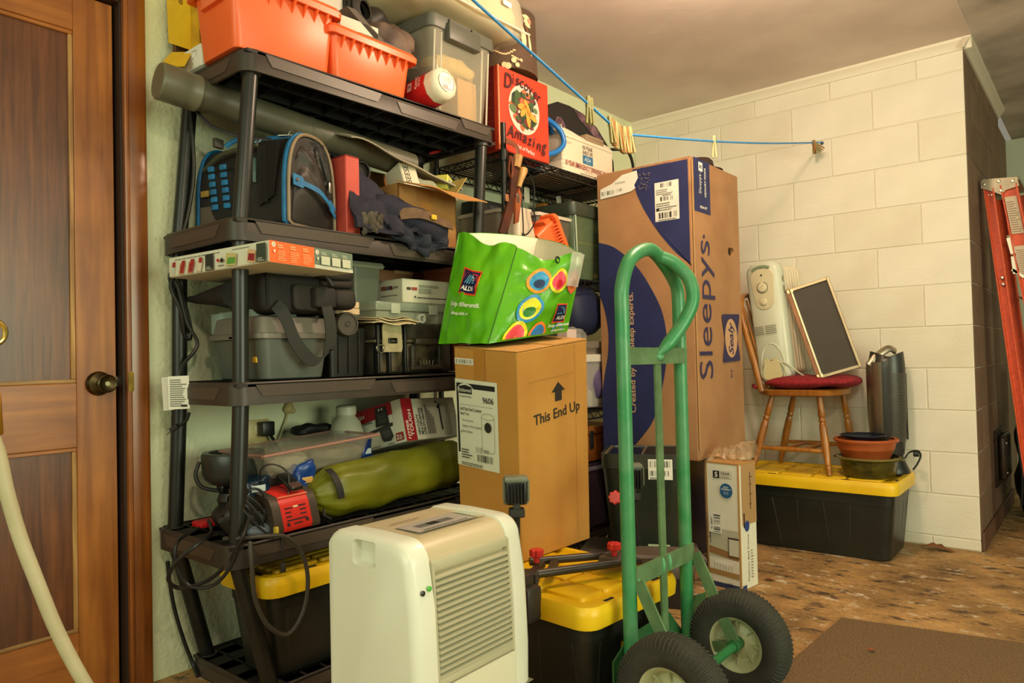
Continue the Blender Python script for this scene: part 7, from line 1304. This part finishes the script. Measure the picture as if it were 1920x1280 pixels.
b = B(); b.tube(spline([rz_ @ Vector((.062 * cos(a), -.160 - .003 * sin(2 * a), .055 + .058 * sin(a))) for a in [2 * PI * i / 12 for i in range(12)]], 4, True), .0034, 6, closed=True); b.tube(spline([rz_ @ Vector(q) for q in ((.05, -.160, .10), (.085, -.155, .075), (.12, -.14, .035), (.13, -.10, .012), (.10, -.06, .006))], 6), .0034, 6); b.build('power_cord', M((206, 200, 170), .45), T)
for k in range(7):
    y = -.068 + k * .034
    b = B(); b.loft([[rz_ @ Vector((x, yy, z)) for x, z in rrect(0, .315, .150 - q, .56 - q, .03, 5)] for yy, q in ((y - .0115, .012), (y - .008, .0), (y + .008, .0), (y + .0115, .012))]); b.build('radiator_fin', M((216, 204, 176), .4), T)
b = B(); b.box((-.012, -.12, .06), (.012, .17, .085), 0, 1, rz_); b.box((-.012, -.12, .545), (.012, .17, .57), 0, 1, rz_); b.each('oil_pipe', HW, T)
b = B(); b.loft([[rz_ @ Vector((x, y, z)) for x, y in rrect(0, -.06, .20, .17, .03, 5)] for z in (-.004, .012)]); b.build('foot_base', M((206, 210, 190), .4), T)
Fs = Face(T, rz_ @ Vector((.0895, -.13, .40)), rz_ @ Vector((0, 1, 0)), (0, 0, 1)); Fs.quads([(.012, .10, .014, .03), (.012, .05, .014, .03)], M((130, 124, 108), .5), 'vent_slots')

T = thing('window_screen', 'adjustable window screen with wooden sides leaning on the white radiator', 'window screen', (-.60, -.30, .83)); 
a0, a1 = Vector((-.615, -.325, .822)), Vector((-.755, -.325, 1.272)); vd = (a1 - a0); vl = vd.length; vd.normalize(); ud = Vector((.90, .30, .16)); ud = (ud - vd * ud.dot(vd)).normalized(); nd = ud.cross(vd); mx = Matrix((ud, vd, nd)).transposed().to_4x4(); mx.translation = a0; SW, SL = .20, vl; WS_ = wood((140, 84, 30), (176, 112, 50), .4, 2, 1.2, .1); AL = M((176, 160, 130), .4, .7, c2=(166, 148, 118), vs=8)
b = B(T); b.box((-.006, 0, -.014), (.014, SL, .012), .002, 1, mx); b.build('wooden_side', WS_, T); b = B(T); b.box((SW - .010, 0, -.014), (SW + .004, SL, .012), .002, 1, mx); b.build('wooden_side', AL, T)
b = B(T); b.box((.0145, .012, -.004), (.024, SL - .012, .010), .001, 1, mx); b.build('metal_track', M((206, 196, 164), .35, .6), T)
b = B(T); b.box((.012, .0, -.012), (SW - .008, .016, .010), .002, 1, mx); b.build('metal_rail', AL, T); b = B(T); b.box((.012, SL - .016, -.012), (SW - .008, SL, .010), .002, 1, mx); b.build('metal_rail', AL, T)
b = B(T); b.box((.022, .014, -.003), (SW - .009, SL - .014, .0), 0, 1, mx); b.build('dark_mesh', M((62, 54, 40), .6, c2=(54, 46, 34), vs=180), T)
b = B(T)
for x, y in ((.004, .004), (.022, .004), (.004, SL - .022), (.022, SL - .022)): b.box((x - .006, y, .012), (x + .006, y + .018, .0145), .001, 1, mx)
b.each('corner_clip', M((206, 186, 140), .3, .9), T)

T = thing('glass_casserole', 'amber brown glass casserole dish beside the chair leg on the tote lid', 'dish', (-.405, -.30, .366)); GM = M((92, 84, 34), .15, c2=(58, 54, 24), vs=24, clear=.18); b = B(); b.lathe([(0, 0), (.105, 0), (.115, .012), (.124, .075), (.136, .083), (.138, .09), (.128, .09), (.118, .078), (.108, .016), (0, .006)], 40); b.build('dish_body', GM, T); b = B(); b.lathe([(.13, .082), (.142, .086), (.142, .092), (.128, .094)], 40); b.build('rim', M((120, 110, 60), .12), T)
b = B(); b.box((.128, -.03, .08), (.152, .03, .09), .004); b.box((-.152, -.03, .08), (-.128, .03, .09), .004); b.each('lug_handle', GM, T)
T = thing('terracotta_planter', 'orange terracotta plastic planter on the glass dish', 'planter', (-.415, -.30, .446)); TC = M((176, 88, 38), .5, c2=(160, 76, 32), vs=12); b = B(); b.lathe([(0, 0), (.098, 0), (.104, .010), (.118, .045), (.122, .048), (.130, .085), (.134, .088), (.122, .088), (.112, .05), (.095, .008), (0, .008)], 44); b.build('planter_body', TC, T); b = B(); b.lathe([(.126, .082), (.140, .084), (.142, .092), (.138, .097), (.122, .096)], 44); b.build('rim', TC, T)
T = thing('blue_saucer', 'dark blue plant saucer on the orange planter', 'saucer', (-.425, -.305, .541)); b = B(); b.lathe([(0, 0), (.075, 0), (.085, .006), (.098, .014), (.10, .018), (.094, .018), (.08, .009), (0, .005)], 40); b.build('saucer_body', M((22, 32, 46), .3), T); b = B(); b.lathe([(.094, .015), (.1015, .015), (.102, .019), (.094, .020)], 40); b.build('rim', M((28, 40, 56), .25), T)
T = thing('tower_fan', 'black and silver tower fan standing behind the planter on the tote lid', 'fan', (-.352, -.145, .366), 14); TF = M((48, 48, 44), .35, c2=(40, 40, 37), vs=8)
hh = .575; ovl = lambda z, k: [Vector((.082 * (1 + k) * cos(a), .070 * (1 + k) * sin(a), z)) for a in [2 * PI * i / 40 for i in range(40)]]
b = B(); b.loft([ovl(0, .10), ovl(.012, .10), ovl(.03, .0), ovl(.075, -.22), ovl(.10, -.22)]); b.build('base', BLKP, T)
b = B(); b.loft([ovl(.09, -.16), ovl(.16, -.06), ovl(.30, .03), ovl(.50, .04), ovl(.53, .02), [v + Vector((.0, 0, .035 * (v.x / .08))) for v in ovl(.55, -.04)], [v + Vector((0, 0, .03 * (v.x / .08) * -1 + .0)) for v in ovl(.565, -.2)]]); b.build('fan_body', TF, T, smooth=60)
b = B()
for k in range(46):
    z = .155 + k * .0072; kk = .035 if z > .28 else -.06 + (z - .155) / .125 * .095; b.tube([(.0835 * (1 + kk) * cos(a), .0715 * (1 + kk) * sin(a), z) for a in [rad(-78 + 100 * i / 12) for i in range(13)]], .0016, 4)
b.each('grille_bar', M((96, 92, 78), .4), T)
b = B(); b.loft([[Vector((.086 * (1 + k) * cos(a), .074 * (1 + k) * sin(a), z)) for a in [rad(-165 + 62 * i / 8) for i in range(9)]] + [Vector((.080 * (1 + k) * cos(a), .068 * (1 + k) * sin(a), z)) for a in [rad(-103 - 62 * i / 8) for i in range(9)]] for z, k in ((.11, -.14), (.16, -.05), (.30, .04), (.50, .05), (.535, .02))]); b.build('silver_side', M((150, 140, 124), .3, .9), T, smooth=60)
b = B(); b.tube(spline([(-.07, -.045, .52), (-.045, -.04, .555), (-.01, -.02, .585), (.02, .0, .600), (.045, .02, .585)], 6), .018, 10, flat=.5); b.build('silver_handle', M((176, 160, 140), .28, .9), T); b = B(); b.box((-.06, -.03, .555), (-.02, .02, .566), .006); b.build('control_panel', M((90, 60, 50), .3), T)
b = B(); b.loft([[Vector((.088 * cos(a), .076 * sin(a), z)) for a in [rad(-4 + 14 * i / 4) for i in range(5)]] + [Vector((.082 * cos(a), .070 * sin(a), z)) for a in [rad(10 - 14 * i / 4) for i in range(5)]] for z in (.16, .48)]); b.build('rear_vent', BLKR, T)
b = B(); b.tube(spline([(.065, .0, .06), (.09, .02, .095), (.125, .01, .105), (.135, -.01, .085), (.12, -.03, .05), (.10, -.035, .02)], 6), .0045, 8); b.tube(spline([(.06, -.02, .09), (.0, -.07, .095), (-.06, -.03, .10)], 6), .005, 8); b.box((.105, -.005, .078), (.13, .018, .10), .004); b.build('power_cord', BLKP, T)
b = B(); b.obox((-.03, -.085, .004), (.005, -.10, .055), .02, .0015, (0, -1, 0)); b.build('white_label', M((196, 160, 140), .6), T)

# ------------------------------------------------------------------ ladder round the corner
T = thing('step_ladder', 'folded orange fibreglass step ladder leaning beside the wall return', 'ladder', (.10, .36, 0)); OL = M((222, 84, 34), .5, c2=(204, 72, 28), vs=60, bump=.3, bs=160); GR_ = M((150, 140, 120), .45, .7, c2=(136, 126, 106), vs=14)
def rail(nm, p0, p1, w, t, m): b = B(T); b.obox(p0, p1, w, t, (0, 1, 0), .003); b.obox(Vector(p0) + Vector((w / 2 - .004, -.012, 0)), Vector(p1) + Vector((w / 2 - .004, -.012, 0)), .006, .024, (0, 1, 0)); b.obox(Vector(p0) + Vector((-w / 2 + .004, -.012, 0)), Vector(p1) + Vector((-w / 2 + .004, -.012, 0)), .006, .024, (0, 1, 0)); return b.build(nm, m, T)
rail('rear_rail', (.195, .34, .02), (.046, .345, 1.76), .046, .008, OL); rail('front_rail', (.36, .34, .02), (.128, .345, 1.77), .072, .008, OL); rail('rear_rail', (.195, .72, .02), (.06, .70, 1.76), .046, .008, OL); rail('front_rail', (.36, .74, .02), (.14, .72, 1.77), .072, .008, OL)
b = B(T); b.prism([(.014, 1.768), (.014, 1.80), (.024, 1.812), (.166, 1.800), (.172, 1.755), (.118, 1.742), (.098, 1.722), (.076, 1.736), (.046, 1.752)], (0, .325, 0), (1, 0, 0), (0, 0, 1), (0, .006, 0)); b.build('side_bracket', GR_, T); b = B(T); b.box((.02, .33, 1.785), (.175, .73, 1.80), .004); b.build('top_cap', GR_, T)
for x, z in ((.028, 1.785), (.09, 1.79), (.148, 1.782), (.098, 1.742)): B(T).lathe([(0, 0), (.0085, 0), (.0065, .006), (0, .007)], 12, (x, .325, z), (0, -1, 0)).build('rivet', STEEL, T)
for x, z in ((.046, 1.728), (.058, 1.727)): B(T).lathe([(0, 0), (.004, 0), (.003, .003), (0, .003)], 8, (x, .330, z), (0, -1, 0)).build('rivet', STEEL, T)
for z in (1.305, 1.272): B(T).lathe([(0, 0), (.0085, 0), (.0065, .006), (0, .007)], 12, (.089 + (1.305 - z) * .08, .326, z), (0, -1, 0)).build('rivet', STEEL, T)
for k, (z0, l) in enumerate(((1.52, .19), (1.30, .16))):
    x = .36 - (.36 - .128) * (z0 - .02) / 1.75 - .006; fq = Face(T, Vector((x - .026 + .006, .3355 - .002, z0)) - Vector((.10, .36, 0)), (1, 0, 0), (-.133, 0, 1)); fq.quad(0, 0, .05, l, M((206, 186, 160), .6), 'warning_label'); fq.lines(.004, .008, .042, l * .86, 14, M((140, 120, 104), .7), .45, k + 3)
b = B(T); b.obox((.122, .33, 1.505), (.138, .33, 1.42), .024, .004, (0, 1, 0), .002); b.obox((.138, .33, 1.41), (.145, .33, 1.32), .024, .004, (0, 1, 0), .002); b.obox((.13, .33, 1.345), (.18, .33, 1.30), .016, .004, (0, 1, 0), .002); b.build('spreader_bar', M((206, 202, 186), .4, .5), T)
for k in range(5): z = .30 + k * .30; x = .36 - .232 * (z / 1.75); b = B(T); b.box((x - .05, .345, z), (x + .03, .735, z + .02), .004); b.build('step', GR_, T)
T = thing('black_tarp_bag', 'black plastic bag slumped behind the ladder by the wall return', 'bag', (.14, .95, 0)); b = B(T); b.lump((.16, 1.0, .30), (.10, .16, .32), .05, 6, 2.4, 22, 14); b.build('bag_body', M((22, 22, 22), .4), T, smooth=70); b = B(T); b.tube(spline([(.08, .86, .52), (.09, .82, .40), (.10, .82, .25), (.09, .84, .08)], 6), .006, 6); b.build('drawstring', M((52, 52, 50), .5), T)
T = thing('blue_white_sack', 'pale blue printed sack behind the ladder above the black bag', 'sack', (.22, 1.0, .60)); b = B(); b.lump((.0, 0, .12), (.08, .12, .16), .02, 10, 2.6, 16, 4); b.build('sack_body', M((150, 160, 170), .6), T); b = B(); b.box((.0, -.125, .06), (.04, -.118, .18), .002); b.build('blue_print', M((40, 70, 130), .6), T)

# ------------------------------------------------------------------ hose and brass fitting at the left edge
T = thing('white_hose', 'white hose hanging from a brass fitting in front of the door', 'hose', (-1.2, -3.57, .85)); b = B(T); b.tube(spline([(-1.2, -3.575, .842), (-1.2, -3.562, .80), (-1.2, -3.548, .72), (-1.2, -3.527, .63), (-1.2, -3.50, .54), (-1.2, -3.465, .43), (-1.2, -3.43, .34), (-1.2, -3.39, .25), (-1.21, -3.34, .14), (-1.24, -3.27, .03)], 8), .0135, 14); b.build('hose_tube', M((196, 188, 156), .5, c2=(182, 174, 140), vs=12), T)
b = B(T); b.lathe([(0, 0), (.012, 0), (.013, .004), (.013, .08), (.010, .084), (0, .084)], 8, (-1.2, -3.566, .838), (0, -.05, 1)); b.build('brass_fitting', M((206, 150, 50), .3, 1), T)
T = thing('brass_ring', 'brass ring hanging above the white hose in front of the door', 'ring', (-1.2, -3.572, 1.02)); b = B(T); b.tube([(-1.2, -3.572 + .0235 * cos(a), 1.04 + .0245 * sin(a)) for a in [2 * PI * i / 28 for i in range(28)]], .0048, 10, closed=True); b.build('ring_body', M((214, 186, 100), .25, 1), T); b = B(T); b.lathe([(0, 0), (.006, 0), (.006, .04), (0, .04)], 10, (-1.2, -3.60, 1.04), (0, -1, 0)); b.build('ring_pin', BRASS, T)
